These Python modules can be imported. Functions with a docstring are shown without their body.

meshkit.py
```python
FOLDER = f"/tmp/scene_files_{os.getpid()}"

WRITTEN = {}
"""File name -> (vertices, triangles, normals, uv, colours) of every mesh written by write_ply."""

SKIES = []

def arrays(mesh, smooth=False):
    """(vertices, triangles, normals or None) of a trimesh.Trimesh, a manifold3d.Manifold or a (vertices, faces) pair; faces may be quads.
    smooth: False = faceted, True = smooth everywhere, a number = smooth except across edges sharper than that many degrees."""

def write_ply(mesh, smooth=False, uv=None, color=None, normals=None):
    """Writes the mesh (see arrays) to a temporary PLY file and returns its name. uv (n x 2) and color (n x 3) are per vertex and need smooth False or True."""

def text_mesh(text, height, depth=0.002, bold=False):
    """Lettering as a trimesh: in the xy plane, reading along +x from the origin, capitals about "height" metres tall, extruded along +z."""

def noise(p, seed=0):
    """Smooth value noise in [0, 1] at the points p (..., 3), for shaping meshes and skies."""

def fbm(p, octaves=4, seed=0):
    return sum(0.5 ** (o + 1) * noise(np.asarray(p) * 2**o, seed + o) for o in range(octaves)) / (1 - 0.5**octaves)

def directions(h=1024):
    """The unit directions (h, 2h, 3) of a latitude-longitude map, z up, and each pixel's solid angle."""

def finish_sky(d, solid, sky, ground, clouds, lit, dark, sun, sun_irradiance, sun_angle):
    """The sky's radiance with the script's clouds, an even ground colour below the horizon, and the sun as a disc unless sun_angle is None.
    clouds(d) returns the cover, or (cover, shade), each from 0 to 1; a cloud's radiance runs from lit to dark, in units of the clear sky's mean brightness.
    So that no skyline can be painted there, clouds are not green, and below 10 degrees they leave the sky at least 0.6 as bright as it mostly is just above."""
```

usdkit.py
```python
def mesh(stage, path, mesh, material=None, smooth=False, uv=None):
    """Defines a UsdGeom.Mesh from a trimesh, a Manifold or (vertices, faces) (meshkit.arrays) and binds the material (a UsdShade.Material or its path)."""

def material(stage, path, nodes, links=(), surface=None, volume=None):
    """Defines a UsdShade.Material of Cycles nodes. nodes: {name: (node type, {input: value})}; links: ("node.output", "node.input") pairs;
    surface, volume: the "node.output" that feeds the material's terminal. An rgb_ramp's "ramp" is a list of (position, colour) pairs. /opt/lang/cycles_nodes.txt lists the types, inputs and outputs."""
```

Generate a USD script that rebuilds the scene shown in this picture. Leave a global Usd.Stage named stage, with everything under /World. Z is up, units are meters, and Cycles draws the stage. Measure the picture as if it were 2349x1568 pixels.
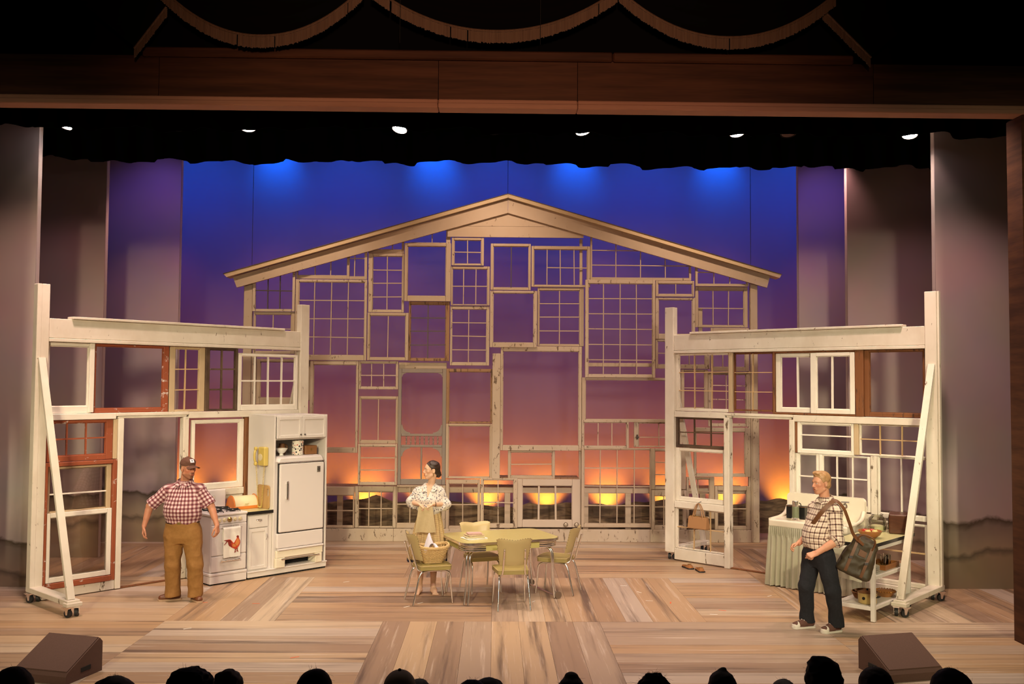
import math, random
import numpy as np, trimesh, shapely
import shapely.geometry as sg
from shapely.ops import unary_union
import manifold3d as m3
import usdkit, meshkit
from pxr import Usd, UsdGeom, UsdLux, UsdShade, Gf, Sdf, Vt

stage = Usd.Stage.CreateInMemory()
UsdGeom.SetStageUpAxis(stage, 'Z'); UsdGeom.SetStageMetersPerUnit(stage, 1.0)
UsdGeom.Xform.Define(stage, '/World'); UsdGeom.Scope.Define(stage, '/World/Looks')
rnd = random.Random(7)

# ------------------------------------------------------------------ camera
EXPOSURE = 0.0
yaw, pitch, roll = math.radians(1.0), math.radians(2.5), 0.0065
fwd = np.array([math.sin(yaw)*math.cos(pitch), math.cos(yaw)*math.cos(pitch), math.sin(pitch)])
r0 = np.cross(fwd, [0, 0, 1.0]); r0 /= np.linalg.norm(r0); u0 = np.cross(r0, fwd)
rt = r0*math.cos(roll) + u0*math.sin(roll); up = np.cross(rt, fwd)
cam = UsdGeom.Camera.Define(stage, '/World/camera')
cam.CreateHorizontalApertureAttr(36.0); cam.CreateFocalLengthAttr(36.0*2200/2349)
cam.CreateFStopAttr(0.0); cam.CreateClippingRangeAttr((0.1, 200.0)); cam.CreateExposureAttr(EXPOSURE)
cam.AddTransformOp().Set(Gf.Matrix4d(*rt, 0, *up, 0, *(-fwd), 0, 0.0, 0.0, 2.7, 1))

# ------------------------------------------------------------------ stage lighting
def aim(prim, pos, target):
    pos, target = np.array(pos, float), np.array(target, float)
    z = pos-target; z /= np.linalg.norm(z)
    x = np.cross([0, 0, 1.0] if abs(z[2]) < .99 else [0, 1.0, 0], z); x /= np.linalg.norm(x); y = np.cross(z, x)
    prim.AddTransformOp().Set(Gf.Matrix4d(*x, 0, *y, 0, *z, 0, *pos, 1))
NL = [0]
def spot(pos, target, color, power, angle, soft=0.5, radius=0.12):
    """a theatre spotlight: a small lamp with a soft-edged cone"""
    NL[0] += 1
    L = UsdLux.SphereLight.Define(stage, '/World/lamp_%03d' % NL[0])
    L.CreateRadiusAttr(radius); L.CreateNormalizeAttr(True); L.CreateColorAttr(Gf.Vec3f(*color)); L.CreateIntensityAttr(power)
    s = UsdLux.ShapingAPI.Apply(L.GetPrim()); s.CreateShapingConeAngleAttr(angle); s.CreateShapingConeSoftnessAttr(soft)
    aim(L, pos, target)
WARM, CREAM, ROSE, PINK, FLESH = (1.0, .80, .50), (1.0, .86, .53), (.88, .70, .60), (1.0, .68, .45), (1.0, .60, .52)
AMBER, BLUE, LAV = (1.0, .33, .022), (.0, .16, 1.0), (1.0, .74, .59)
# far front of house, nearly level: the sets and wing flats up to the shadow of the header
for x, tx, p, c in ((-1.5, -5.6, 1.0, WARM), (-3.0, -2.6, .55, CREAM), (0, .2, .5, WARM), (3.0, 2.8, .55, ROSE), (1.5, 5.6, 1.0, CREAM)):
    spot((x, -14.0, 7.1), (tx, 13.0, 2.5), c, 4800*p, 6.3, .9, 1.0)
spot((0.5, -14.0, 7.1), (-7.0, 12.8, 1.2), WARM, 5200, 2.3, .9, .3); spot((-.5, -14.0, 7.1), (6.95, 12.8, 1.2), CREAM, 7000, 2.3, .9, .3)
# nearer front of house: the deck and the actors
for x, tx, p, c in ((-5.0, -4.2, 1.0, CREAM), (-2.2, -1.4, 1.15, CREAM), (2.2, 1.4, 1.15, ROSE), (5.0, 4.2, 1.0, CREAM), (-4.0, 3.6, .6, CREAM), (4.0, -3.6, .6, ROSE)):
    spot((x, -5.0, 8.15), (tx, 11.9, .6), c, 1450*p, 9.2, .8, .3)
# dim house light reaching the header and the swags
spot((0.3, -2.0, 5.0), (0.0, 10, 6.05), (1.0, .52, .30), 640, 21, 1.0, .4)
# portal bridge behind the header and first electric behind the first border: pale rose down light
for x in (-5.0, -3.0, -1.0, 1.0, 3.0, 5.0):
    spot((x, 10.8, 6.15), (x, 10.5, 0), LAV, 118, 52, 1.0, .12)
for x in (-5.7, -3.3, -1.27, 1.13, 3.22, 5.58):
    spot((x, 12.75, 6.25), (x*.86, 13.4, 0), LAV, 180 if abs(x) < 5 else 100, 50, 1.0, .12)
# upstage electric: warm top light on the house front, and rose washes on the wing flats
for x in (-3.5, 0, 3.5):
    spot((x, 14.6, 6.5), (x*.9, 16.6, 3.9), PINK, 105, 50, 1.0, .12)
for s_ in (-1, 1):
    spot((s_*6.2, 13.3, 6.4), (s_*6.9, 14.9, .9), (1.0, .52, .50), 26, 40, 1.0, .12)
    spot((s_*5.3, 14.9, 6.4), (s_*6.1, 16.4, .6), (1.0, .50, .42), 44, 38, 1.0, .12)
    spot((s_*5.2, 15.0, 6.9), (s_*5.9, 16.4, 5.2), (.25, .16, 1.0), 30, 40, 1.0, .12)
    spot((s_*5.0, 11.0, 6.3), (s_*6.7, 12.8, .9), FLESH, 130, 40, 1.0, .12)
# blue from above on the backdrop
for x in np.linspace(-7.4, 7.4, 11):
    spot((x, 18.1, 7.9), (x, 19.2, 6.6), BLUE, 75, 48, 1.0, .12)
for x in (-4.4, -1.25, 1.6, 4.5):
    spot((x, 18.5, 7.6), (x, 19.2, 7.0), BLUE, 95, 36, 1.0, .12)
for x in np.linspace(-6, 6, 5):
    spot((x, 16.9, 7.9), (x, 19.2, 4.9), (.03, .10, 1.0), 170, 40, 1.0, .12)
# ground row lamps behind the painted hills: amber scallops
for k in range(-6, 7):
    spot((1.04+1.2*k, 18.86, 0.06), (1.04+1.2*k, 19.2, .95), AMBER, 215, 44, 1.0, .05)
# wide red footlights that carry the orange up the cloth
for x in (-6.6, -4.4, -2.2, 0, 2.2, 4.4, 6.6):
    spot((x, 18.1, 0.08), (x, 19.2, 1.9), (1.0, .25, .10), 62, 56, 1.0, .06)
# magenta wash on the middle of the backdrop
for x in np.linspace(-6.6, 6.6, 7):
    spot((x, 17.1, 7.8), (x, 19.2, 2.0), (1.0, .22, .40), 135, 25, 1.0, .12)

# ------------------------------------------------------------------ helpers
USED = {}
def uname(parent, name):
    k = (parent, name); n = USED.get(k, -1)+1; USED[k] = n
    return '%s/%s' % (parent, name if n == 0 else '%s_%03d' % (name, n))
def tagp(prim, label=None, cat=None, group=None, kind=None):
    for k, v in (('label', label), ('category', cat), ('group', group), ('kind', kind)):
        if v: prim.SetCustomDataByKey(k, v)
def thing(name, label, cat, loc=(0, 0, 0), rot=0, group=None, kind=None):
    x = UsdGeom.Xform.Define(stage, uname('/World', name))
    x.AddTranslateOp().Set(Gf.Vec3d(*map(float, loc)))
    if rot: x.AddRotateZOp().Set(float(rot))
    tagp(x.GetPrim(), label, cat, group, kind)
    return str(x.GetPath())
def obj(name, mesh, material, parent='/World', label=None, cat=None, group=None, kind=None, smooth=False, st=None, tint=None):
    if isinstance(mesh, list): mesh = cat_(mesh)
    p = uname(parent, name)
    m = usdkit.mesh(stage, p, mesh, M[material] if isinstance(material, str) else material, smooth=smooth, uv=st)
    if tint is not None:
        UsdGeom.PrimvarsAPI(m).CreatePrimvar('tint', Sdf.ValueTypeNames.Color3fArray, 'vertex').Set(Vt.Vec3fArray.FromNumpy(np.asarray(tint, np.float32)))
    tagp(m.GetPrim(), label, cat, group, kind)
    return p
def copy_of(src, name, loc, rot, label, cat, group=None):
    x = UsdGeom.Xform.Define(stage, uname('/World', name)); pr = x.GetPrim()
    pr.GetReferences().AddInternalReference(src); x.ClearXformOpOrder()
    x.AddTranslateOp(opSuffix='at').Set(Gf.Vec3d(*map(float, loc))); x.AddRotateZOp(opSuffix='turn').Set(float(rot))
    tagp(pr, label, cat, group); pr.SetInstanceable(True)
    return str(x.GetPath())
cat_ = trimesh.util.concatenate
def tm(v, f): return trimesh.Trimesh(np.asarray(v, float), np.asarray(f), process=False)
BV = np.array([[x, y, z] for x in (0, 1) for y in (0, 1) for z in (0, 1)], float)
BF = np.array([[0, 1, 3], [0, 3, 2], [4, 6, 7], [4, 7, 5], [0, 4, 5], [0, 5, 1], [2, 3, 7], [2, 7, 6], [0, 2, 6], [0, 6, 4], [1, 5, 7], [1, 7, 3]])
def box(x0, x1, y0, y1, z0, z1):
    return tm(np.array([x0, y0, z0])+BV*np.array([x1-x0, y1-y0, z1-z0]), BF)
def hull(pts):
    return tm(*(lambda m: (m.vert_properties[:, :3], m.tri_verts))(m3.Manifold.hull_points(np.asarray(pts, float)).to_mesh()))
def cbox(x0, x1, y0, y1, z0, z1, c=.006):
    """a box with chamfered edges"""
    P = []
    for sx, x in ((1, x0), (-1, x1)):
        for sy, y in ((1, y0), (-1, y1)):
            for sz, z in ((1, z0), (-1, z1)):
                P += [(x+sx*c, y+sy*c, z), (x+sx*c, y, z+sz*c), (x, y+sy*c, z+sz*c)]
    return hull(P)
def rbox(x0, x1, y0, y1, z0, z1, r, seg=8):
    """a box with rounded edges"""
    s = trimesh.creation.icosphere(2 if seg <= 8 else 3, r).vertices
    return hull(np.vstack([s+np.array([x, y, z]) for x in (x0+r, x1-r) for y in (y0+r, y1-r) for z in (z0+r, z1-r)]))
def beam(a, b, w, h, up_=(0, 0, 1.0)):
    """a squared timber from a to b, w wide and h high"""
    a, b = np.array(a, float), np.array(b, float); d = b-a; L = np.linalg.norm(d); d /= L
    s = np.cross(d, up_); s = s/np.linalg.norm(s) if np.linalg.norm(s) > 1e-6 else np.array([1.0, 0, 0]); t = np.cross(s, d)
    return tm(a+(BV[:, :1]*L)*d+(BV[:, 1:2]-.5)*w*s+(BV[:, 2:3]-.5)*h*t, BF)
def tube(pts, r, n=8, cap=True):
    pts = np.asarray(pts, float); N = len(pts); R = np.broadcast_to(np.asarray(r, float), (N,))
    t = np.gradient(pts, axis=0); t /= np.maximum(np.linalg.norm(t, axis=1, keepdims=True), 1e-9)
    ref = np.array([0, 0, 1.0]) if abs(t[0, 2]) < .9 else np.array([1.0, 0, 0])
    V = []; s = np.cross(t[0], ref); s /= np.linalg.norm(s)
    a = np.arange(n)*2*np.pi/n
    for k in range(N):
        s = s-t[k]*(s@t[k]); s /= np.linalg.norm(s); q = np.cross(t[k], s)
        V.append(pts[k]+R[k]*(np.cos(a)[:, None]*s+np.sin(a)[:, None]*q))
    V = np.vstack(V); F = []
    for k in range(N-1):
        for j in range(n):
            p, q_ = k*n+j, k*n+(j+1) % n
            F += [[p, q_, q_+n], [p, q_+n, p+n]]
    if cap:
        V = np.vstack([V, pts[0], pts[-1]]); i0, i1 = len(V)-2, len(V)-1
        for j in range(n):
            F += [[i0, (j+1) % n, j], [i1, (N-1)*n+j, (N-1)*n+(j+1) % n]]
    return tm(V, F)
def spline(pts, n=24):
    """Catmull-Rom through the points"""
    p = np.asarray(pts, float); p = np.vstack([2*p[0]-p[1], p, 2*p[-1]-p[-2]]); out = []
    m = len(p)-3
    for k in range(m):
        t = np.linspace(0, 1, max(2, n//m), endpoint=(k == m-1))[:, None]; a, b, c, d = p[k:k+4]
        out.append(.5*((2*b)+(c-a)*t+(2*a-5*b+4*c-d)*t*t+(3*b-a-3*c+d)*t**3))
    return np.vstack(out)
def lathe(prof, n=24, loc=(0, 0, 0)):
    """profile of (radius, z) turned about z; ends closed where the radius is 0"""
    prof = np.asarray(prof, float); a = np.arange(n)*2*np.pi/n; m = len(prof)
    V = np.stack([prof[:, None, 0]*np.cos(a), prof[:, None, 0]*np.sin(a), np.repeat(prof[:, 1:2], n, 1)], -1).reshape(-1, 3)+np.array(loc)
    F = []
    for k in range(m-1):
        for j in range(n):
            p, q = k*n+j, k*n+(j+1) % n
            F += [[p, q, q+n], [p, q+n, p+n]]
    t = trimesh.Trimesh(V, F, process=False); t.merge_vertices(); t.update_faces(t.nondegenerate_faces()); return t
def extrude(poly, y0, y1):
    """a shapely polygon in (x, z), extruded from y0 to y1"""
    out = []
    for g in getattr(poly, 'geoms', [poly]):
        if g.is_empty or g.area < 1e-6 or g.geom_type != 'Polygon': continue
        e = trimesh.creation.extrude_polygon(g, y1-y0, engine='earcut'); v = e.vertices
        out.append(tm(np.stack([v[:, 0], y1-v[:, 2], v[:, 1]], 1), e.faces))
    return cat_(out) if out else None
def disc(c, n, r, d, seg=16):
    """a short cylinder at c, along direction n"""
    c, n = np.array(c, float), np.array(n, float); n /= np.linalg.norm(n)
    return tube([c, c+n*d], r, seg)
def move(m, loc=(0, 0, 0), rot=0, rx=0, ry=0, s=1):
    m = m.copy(); T = trimesh.transformations
    m.vertices = m.vertices*s
    A = T.rotation_matrix(math.radians(rot), [0, 0, 1]) @ T.rotation_matrix(math.radians(ry), [0, 1, 0]) @ T.rotation_matrix(math.radians(rx), [1, 0, 0]); A[:3, 3] = loc
    m.apply_transform(A); return m
def sheet(P, th=.004):
    """a grid of points (a x b x 3) thickened to a closed cloth"""
    P = np.asarray(P, float); a, b = P.shape[:2]
    du, dv = np.gradient(P, axis=0), np.gradient(P, axis=1); n = np.cross(du, dv); n /= np.maximum(np.linalg.norm(n, axis=2, keepdims=True), 1e-9)
    V = np.vstack([(P+n*th/2).reshape(-1, 3), (P-n*th/2).reshape(-1, 3)]); F = []; o = a*b
    i = np.arange(a*b).reshape(a, b)
    q = np.stack([i[:-1, :-1], i[1:, :-1], i[1:, 1:], i[:-1, 1:]], -1).reshape(-1, 4)
    F = [q[:, [0, 1, 2]], q[:, [0, 2, 3]], o+q[:, [0, 2, 1]], o+q[:, [0, 3, 2]]]
    rim = np.concatenate([i[0, :], i[1:, -1], i[-1, -2::-1], i[-2:0:-1, 0]]); r2 = np.roll(rim, -1)
    F += [np.stack([rim, r2, r2+o], 1), np.stack([rim, r2+o, rim+o], 1)]
    return tm(V, np.vstack(F))

# ------------------------------------------------------------------ materials
M = {}
def mat(name, color, rough=.6, metal=0, **k):
    p = {'base_color': color, 'roughness': rough, 'metallic': metal}; p.update(k)
    M[name] = usdkit.material(stage, '/World/Looks/'+name, {'p': ('principled_bsdf', p)}, surface='p.BSDF')
def grain(name, stops, scale=(1, 1, 1), nscale=3.0, detail=5, rough=.55, bump=.25, per_object=0.0, space='pos', dist=.02, spec=.5, distort=0.0):
    """stretched noise through a colour ramp: wood, worn paint, cloth"""
    n = {'g': ('geometry', {}) if space == 'pos' else ('texture_coordinate', {}), 'o': ('object_info', {}), 'a': ('combine_xyz', {}),
         'mul': ('math', {'math_type': 'multiply', 'value2': 37.0}), 'm': ('mapping', {'scale': scale}),
         'n': ('noise_texture', {'scale': nscale, 'detail': detail, 'roughness': .62, 'distortion': distort}), 'r': ('rgb_ramp', {'ramp': stops}),
         'b': ('bump', {'strength': bump, 'distance': dist}), 'h': ('hsv', {}), 'hv': ('map_range', {'from_min': 0, 'from_max': 1, 'to_min': 1-per_object, 'to_max': 1+per_object}),
         'p': ('principled_bsdf', {'roughness': rough, 'specular_ior_level': spec})}
    l = [('g.position' if space == 'pos' else 'g.object', 'm.vector'), ('o.random', 'mul.value1'), ('m.vector', 'n.vector'), ('n.fac', 'r.fac'), ('n.fac', 'b.height'),
         ('o.random', 'hv.value'), ('hv.result', 'h.value'), ('r.color', 'h.color'), ('h.color', 'p.base_color'), ('b.normal', 'p.normal')]
    n['n'][1]['dimensions'] = '4D'; l.append(('mul.value', 'n.w'))
    del n['a']
    M[name] = usdkit.material(stage, '/World/Looks/'+name, n, l, surface='p.BSDF')
def worn(name, paint, wood, amount=.36, scale=(3, 3, 1.2), rough=.6, grime=(.36, .25, .14), grime_amt=.5):
    """old paint: chips of bare wood, and grime in patches"""
    n = {'g': ('geometry', {}), 'o': ('object_info', {}), 'mul': ('math', {'math_type': 'multiply', 'value2': 31.0}),
         'm1': ('mapping', {'scale': scale}), 'n1': ('noise_texture', {'dimensions': '4D', 'scale': 3.6, 'detail': 7, 'roughness': .68, 'distortion': .4}),
         'r1': ('rgb_ramp', {'ramp': [(0, (1, 1, 1)), (amount-.03, (1, 1, 1)), (amount+.02, (0, 0, 0)), (1, (0, 0, 0))]}),
         'n2': ('noise_texture', {'dimensions': '4D', 'scale': 1.6, 'detail': 4, 'roughness': .6}), 'm2': ('mapping', {'scale': (1.5, 1.5, 1.0)}),
         'r2': ('rgb_ramp', {'ramp': [(0, (grime_amt,)*3), (.42, (grime_amt*.35,)*3), (.58, (0, 0, 0)), (1, (0, 0, 0))]}),
         'x1': ('mix', {'color1': paint, 'color2': grime}), 'x2': ('mix', {'color2': wood}), 'b': ('bump', {'strength': .35, 'distance': .01, 'invert': True}),
         'p': ('principled_bsdf', {'roughness': rough})}
    l = [('g.position', 'm1.vector'), ('g.position', 'm2.vector'), ('o.random', 'mul.value1'), ('mul.value', 'n1.w'), ('mul.value', 'n2.w'), ('m1.vector', 'n1.vector'), ('m2.vector', 'n2.vector'),
         ('n1.fac', 'r1.fac'), ('n2.fac', 'r2.fac'), ('r2.color', 'x1.fac'), ('x1.color', 'x2.color1'), ('r1.color', 'x2.fac'), ('x2.color', 'p.base_color'), ('r1.color', 'b.height'), ('b.normal', 'p.normal')]
    M[name] = usdkit.material(stage, '/World/Looks/'+name, n, l, surface='p.BSDF')

WOODC = (.10, .05, .025)
worn('paint', (.74, .69, .60), WOODC, .345, scale=(5, 5, 2))
worn('paint_clean', (.80, .76, .68), WOODC, .24, grime_amt=.25)
worn('paint_chipped', (.72, .67, .58), (.14, .10, .06), .40)
worn('paint_tan', (.52, .40, .25), WOODC, .31)
worn('paint_house', (.42, .335, .255), (.08, .05, .03), .345, scale=(5, 5, 2.2)); worn('paint_house_clean', (.50, .42, .35), (.08, .05, .03), .22, grime_amt=.2)
worn('paint_house_chipped', (.46, .38, .30), (.13, .085, .055), .40, scale=(5, 5, 2))
worn('paint_grey', (.21, .185, .175), (.2, .17, .14), .34)
worn('paint_oxide', (.30, .075, .03), (.62, .52, .48), .40, scale=(2, 2, 3), grime=(.18, .05, .02))
worn('stain_brown', (.20, .075, .025), (.07, .025, .01), .42, scale=(8, 8, .7), grime=(.08, .03, .012))
worn('stain_dark', (.055, .030, .02), (.45, .36, .28), .33, scale=(5, 5, .9))
worn('wood_house', (.26, .14, .07), (.07, .035, .02), .42, scale=(6, 6, .8))
mat('muntin_dark', (.05, .035, .03), .5)
mat('muntin_gold', (.55, .38, .2), .4)
def planked(name, scale):
    """stage paint on a plank: long streaks over one of several board colours, chosen board by board"""
    n = {'g': ('geometry', {}), 'o': ('object_info', {}), 'k': ('math', {'math_type': 'multiply', 'value2': 53.0}), 'm': ('mapping', {'scale': scale}), 'm2': ('mapping', {'scale': tuple(q*2.6 for q in scale)}),
         'n': ('noise_texture', {'dimensions': '4D', 'scale': 1.0, 'detail': 5, 'roughness': .6, 'distortion': .25}), 'n2': ('noise_texture', {'dimensions': '4D', 'scale': 1.0, 'detail': 4, 'roughness': .65}), 'n3': ('noise_texture', {'scale': .9, 'detail': 2}),
         'base': ('rgb_ramp', {'interpolate': False, 'ramp': [(0, (.44, .290, .175)), (.16, (.37, .245, .155)), (.30, (.50, .355, .225)), (.46, (.40, .295, .215)), (.58, (.53, .405, .285)), (.70, (.33, .225, .155)), (.80, (.46, .300, .170)), (.90, (.48, .385, .310))]}),
         'dk': ('rgb_ramp', {'ramp': [(0, (1, 1, 1)), (.33, (.85,)*3), (.42, (.28,)*3), (.50, (0, 0, 0)), (1, (0, 0, 0))]}), 'lt': ('rgb_ramp', {'ramp': [(0, (0, 0, 0)), (.56, (0, 0, 0)), (.66, (.45,)*3), (.8, (.85,)*3), (1, (.9,)*3)]}),
         'x1': ('mix', {'color2': (.105, .070, .055)}), 'x2': ('mix', {'color2': (.68, .57, .47)}), 'b': ('bump', {'strength': .05, 'distance': .01}), 'p': ('principled_bsdf', {'roughness': .42, 'specular_ior_level': .35})}
    l = [('g.position', 'm.vector'), ('g.position', 'm2.vector'), ('o.random', 'k.value1'), ('o.random', 'base.fac'), ('k.value', 'n.w'), ('k.value', 'n2.w'), ('m.vector', 'n.vector'), ('m2.vector', 'n2.vector'),
         ('n.fac', 'dk.fac'), ('n2.fac', 'lt.fac'), ('base.color', 'x1.color1'), ('dk.color', 'x1.fac'), ('x1.color', 'x2.color1'), ('lt.color', 'x2.fac'), ('x2.color', 'p.base_color'), ('n2.fac', 'b.height'), ('b.normal', 'p.normal')]
    M[name] = usdkit.material(stage, '/World/Looks/'+name, n, l, surface='p.BSDF')
planked('plank_across', (.30, 7.5, 1)); planked('plank_along', (7.5, .30, 1))
mat('subfloor', (.42, .32, .24), .8)
mat('black', (.012, .011, .011), .9)
mat('velour', (.0045, .004, .004), 1.0, specular_ior_level=.05)
mat('rubber', (.02, .02, .022), .6)
mat('steel', (.55, .55, .55), .3, 1.0)
mat('chrome', (.88, .86, .84), .2, 1.0)
mat('screw', (.3, .25, .2), .4, .8)
grain('muslin', [(0, (.085, .066, .095)), (1, (.095, .074, .105))], nscale=2, rough=.95, bump=0.02)

# ------------------------------------------------------------------ the setting: deck, backdrop, proscenium
fl = thing('floor', None, None, kind='structure')
obj('deck', box(-10, 10, 8.15, 20.5, -.3, -.03), 'subfloor', fl)
MOD, OFF = 2.46, -.02
def planks(x0, x1, y0, y1, along):
    g = .0011
    n = max(1, round(((x1-x0) if along else (y1-y0))/(MOD/8)))
    for k in range(n):
        if along:
            a, b = x0+(x1-x0)*k/n, x0+(x1-x0)*(k+1)/n; bb = (a+g, b-g, y0+g, y1-g)
        else:
            a, b = y0+(y1-y0)*k/n, y0+(y1-y0)*(k+1)/n; bb = (x0+g, x1-g, a+g, b-g)
        obj('plank', box(*bb, -.03, rnd.uniform(-.0012, 0)), 'plank_along' if along else 'plank_across', fl)
Y = [8.15, 11.04, 13.51, 15.97, 18.43]
c = OFF
for x0, x1, al in ((-9, c-1.5*MOD, 0), (c-1.5*MOD, c-.5*MOD, 0), (c-.5*MOD, c+.5*MOD, 1), (c+.5*MOD, c+1.5*MOD, 0), (c+1.5*MOD, 9, 0)): planks(x0, x1, Y[0], Y[1], al)
for x0, x1, al in ((-9, c-1.5*MOD, 0), (c-1.5*MOD, c-MOD, 1), (c-MOD, c, 0), (c, c+MOD, 1), (c+MOD, c+1.5*MOD, 0), (c+1.5*MOD, 9, 1)): planks(x0, x1, Y[1], Y[2], al)
for x0, x1, al in ((-8.6, c-1.5*MOD, 1), (c-1.5*MOD, c-.5*MOD, 0), (c-.5*MOD, c+.5*MOD, 1), (c+.5*MOD, c+1.5*MOD, 0), (c+1.5*MOD, 8.6, 1)): planks(x0, x1, Y[2], Y[3], al)
for x0, x1, al in ((-8.6, c-1.5*MOD, 0), (c-1.5*MOD, c+1.5*MOD, 0), (c+1.5*MOD, 8.6, 0)): planks(x0, x1, Y[3], Y[4], al)

# backdrop: one stretched cloth
obj('backdrop', box(-9.5, 9.5, 19.2, 19.22, -.03, 9.2), 'muslin', label='tall smooth backdrop cloth glowing blue above and orange below', kind='structure')
# painted hills in front of it
hx = np.linspace(-9, 9, 240)
def ridge(x, seed, amp): return amp*(meshkit.fbm(np.stack([x*1.15, 0*x, 0*x], 1), 4, seed)-.5)
hz = .54+ridge(hx, 3, .26)+.05*np.exp(-((hx+2.1)/.16)**2)+.05*np.exp(-((hx-.62)/.16)**2)+.05*np.exp(-((hx-4.75)/.2)**2)
n = {'g': ('geometry', {}), 'm': ('mapping', {'scale': (.8, 1, 4.5)}), 'n': ('noise_texture', {'scale': 2.3, 'detail': 5, 'roughness': .55, 'distortion': 1.2}),
     'r': ('rgb_ramp', {'ramp': [(0, (.03, .02, .012)), (.42, (.075, .05, .03)), (.55, (.16, .11, .065)), (.7, (.24, .17, .10)), (1, (.3, .22, .14))]}), 'p': ('principled_bsdf', {'roughness': .9})}
M['hills'] = usdkit.material(stage, '/World/Looks/hills', n, [('g.position', 'm.vector'), ('m.vector', 'n.vector'), ('n.fac', 'r.fac'), ('r.color', 'p.base_color')], surface='p.BSDF')
gr = thing('ground_row', 'long low cutout of dark brown painted hills in front of the backdrop', 'scenery', (0, 17.6, 0))
obj('hill_cutout', extrude(sg.Polygon([(-9, 0)]+list(zip(hx, hz))+[(9, 0)]), -.01, .01), 'hills', gr)
for x in np.arange(-8, 9, 2.0): obj('jack', [box(x-.02, x+.02, .01, .3, 0, .04), beam((x, .02, .42), (x, .29, .03), .03, .03)], 'subfloor', gr)

# wing flats
def flat_mat(name, seed, base, hill):
    n = {'g': ('geometry', {}), 's': ('separate_xyz', {}), 'mp': ('mapping', {'scale': (1, 1, .0), 'location': (seed*3.1, 0, 0)}),
         'n1': ('noise_texture', {'scale': 1.25, 'detail': 4, 'roughness': .5}), 'n2': ('noise_texture', {'scale': 2.6, 'detail': 5, 'roughness': .6, 'distortion': .8}),
         'h': ('math', {'math_type': 'multiply_add', 'value2': .55, 'value3': hill-.27}), 'd': ('math', {'math_type': 'subtract'}),
         'rr': ('map_range', {'from_min': -.9, 'from_max': .1, 'to_min': 0, 'to_max': 1, 'clamp': True}),
         'ramp': ('rgb_ramp', {'ramp': [(0, (.34, .25, .17)), (.35, (.36, .27, .18)), (.44, (.17, .13, .09)), (.5, (.40, .31, .22)), (.62, (.35, .28, .21)), (.78, (.26, .21, .17)), (.86, (.10, .075, .05)), (.905, base), (1, base)]}),
         'ad': ('math', {'math_type': 'multiply_add', 'value2': .16, 'value3': -.08}), 'sm': ('math', {'math_type': 'add'}),
         'n3': ('noise_texture', {'scale': .9, 'detail': 3}), 'mx': ('mix', {'mix_type': 'multiply', 'fac': .35}), 'p': ('principled_bsdf', {'roughness': .9})}
    l = [('g.position', 'mp.vector'), ('mp.vector', 'n1.vector'), ('g.position', 'n2.vector'), ('g.position', 'n3.vector'), ('g.position', 's.vector'), ('n1.fac', 'h.value1'), ('s.z', 'd.value1'), ('h.value', 'd.value2'),
         ('n2.fac', 'ad.value1'), ('d.value', 'sm.value1'), ('ad.value', 'sm.value2'), ('sm.value', 'rr.value'), ('rr.result', 'ramp.fac'), ('ramp.color', 'mx.color1'), ('n3.color', 'mx.color2'), ('mx.color', 'p.base_color')]
    M[name] = usdkit.material(stage, '/World/Looks/'+name, n, l, surface='p.BSDF')
FB = (.50, .42, .40)
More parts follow.
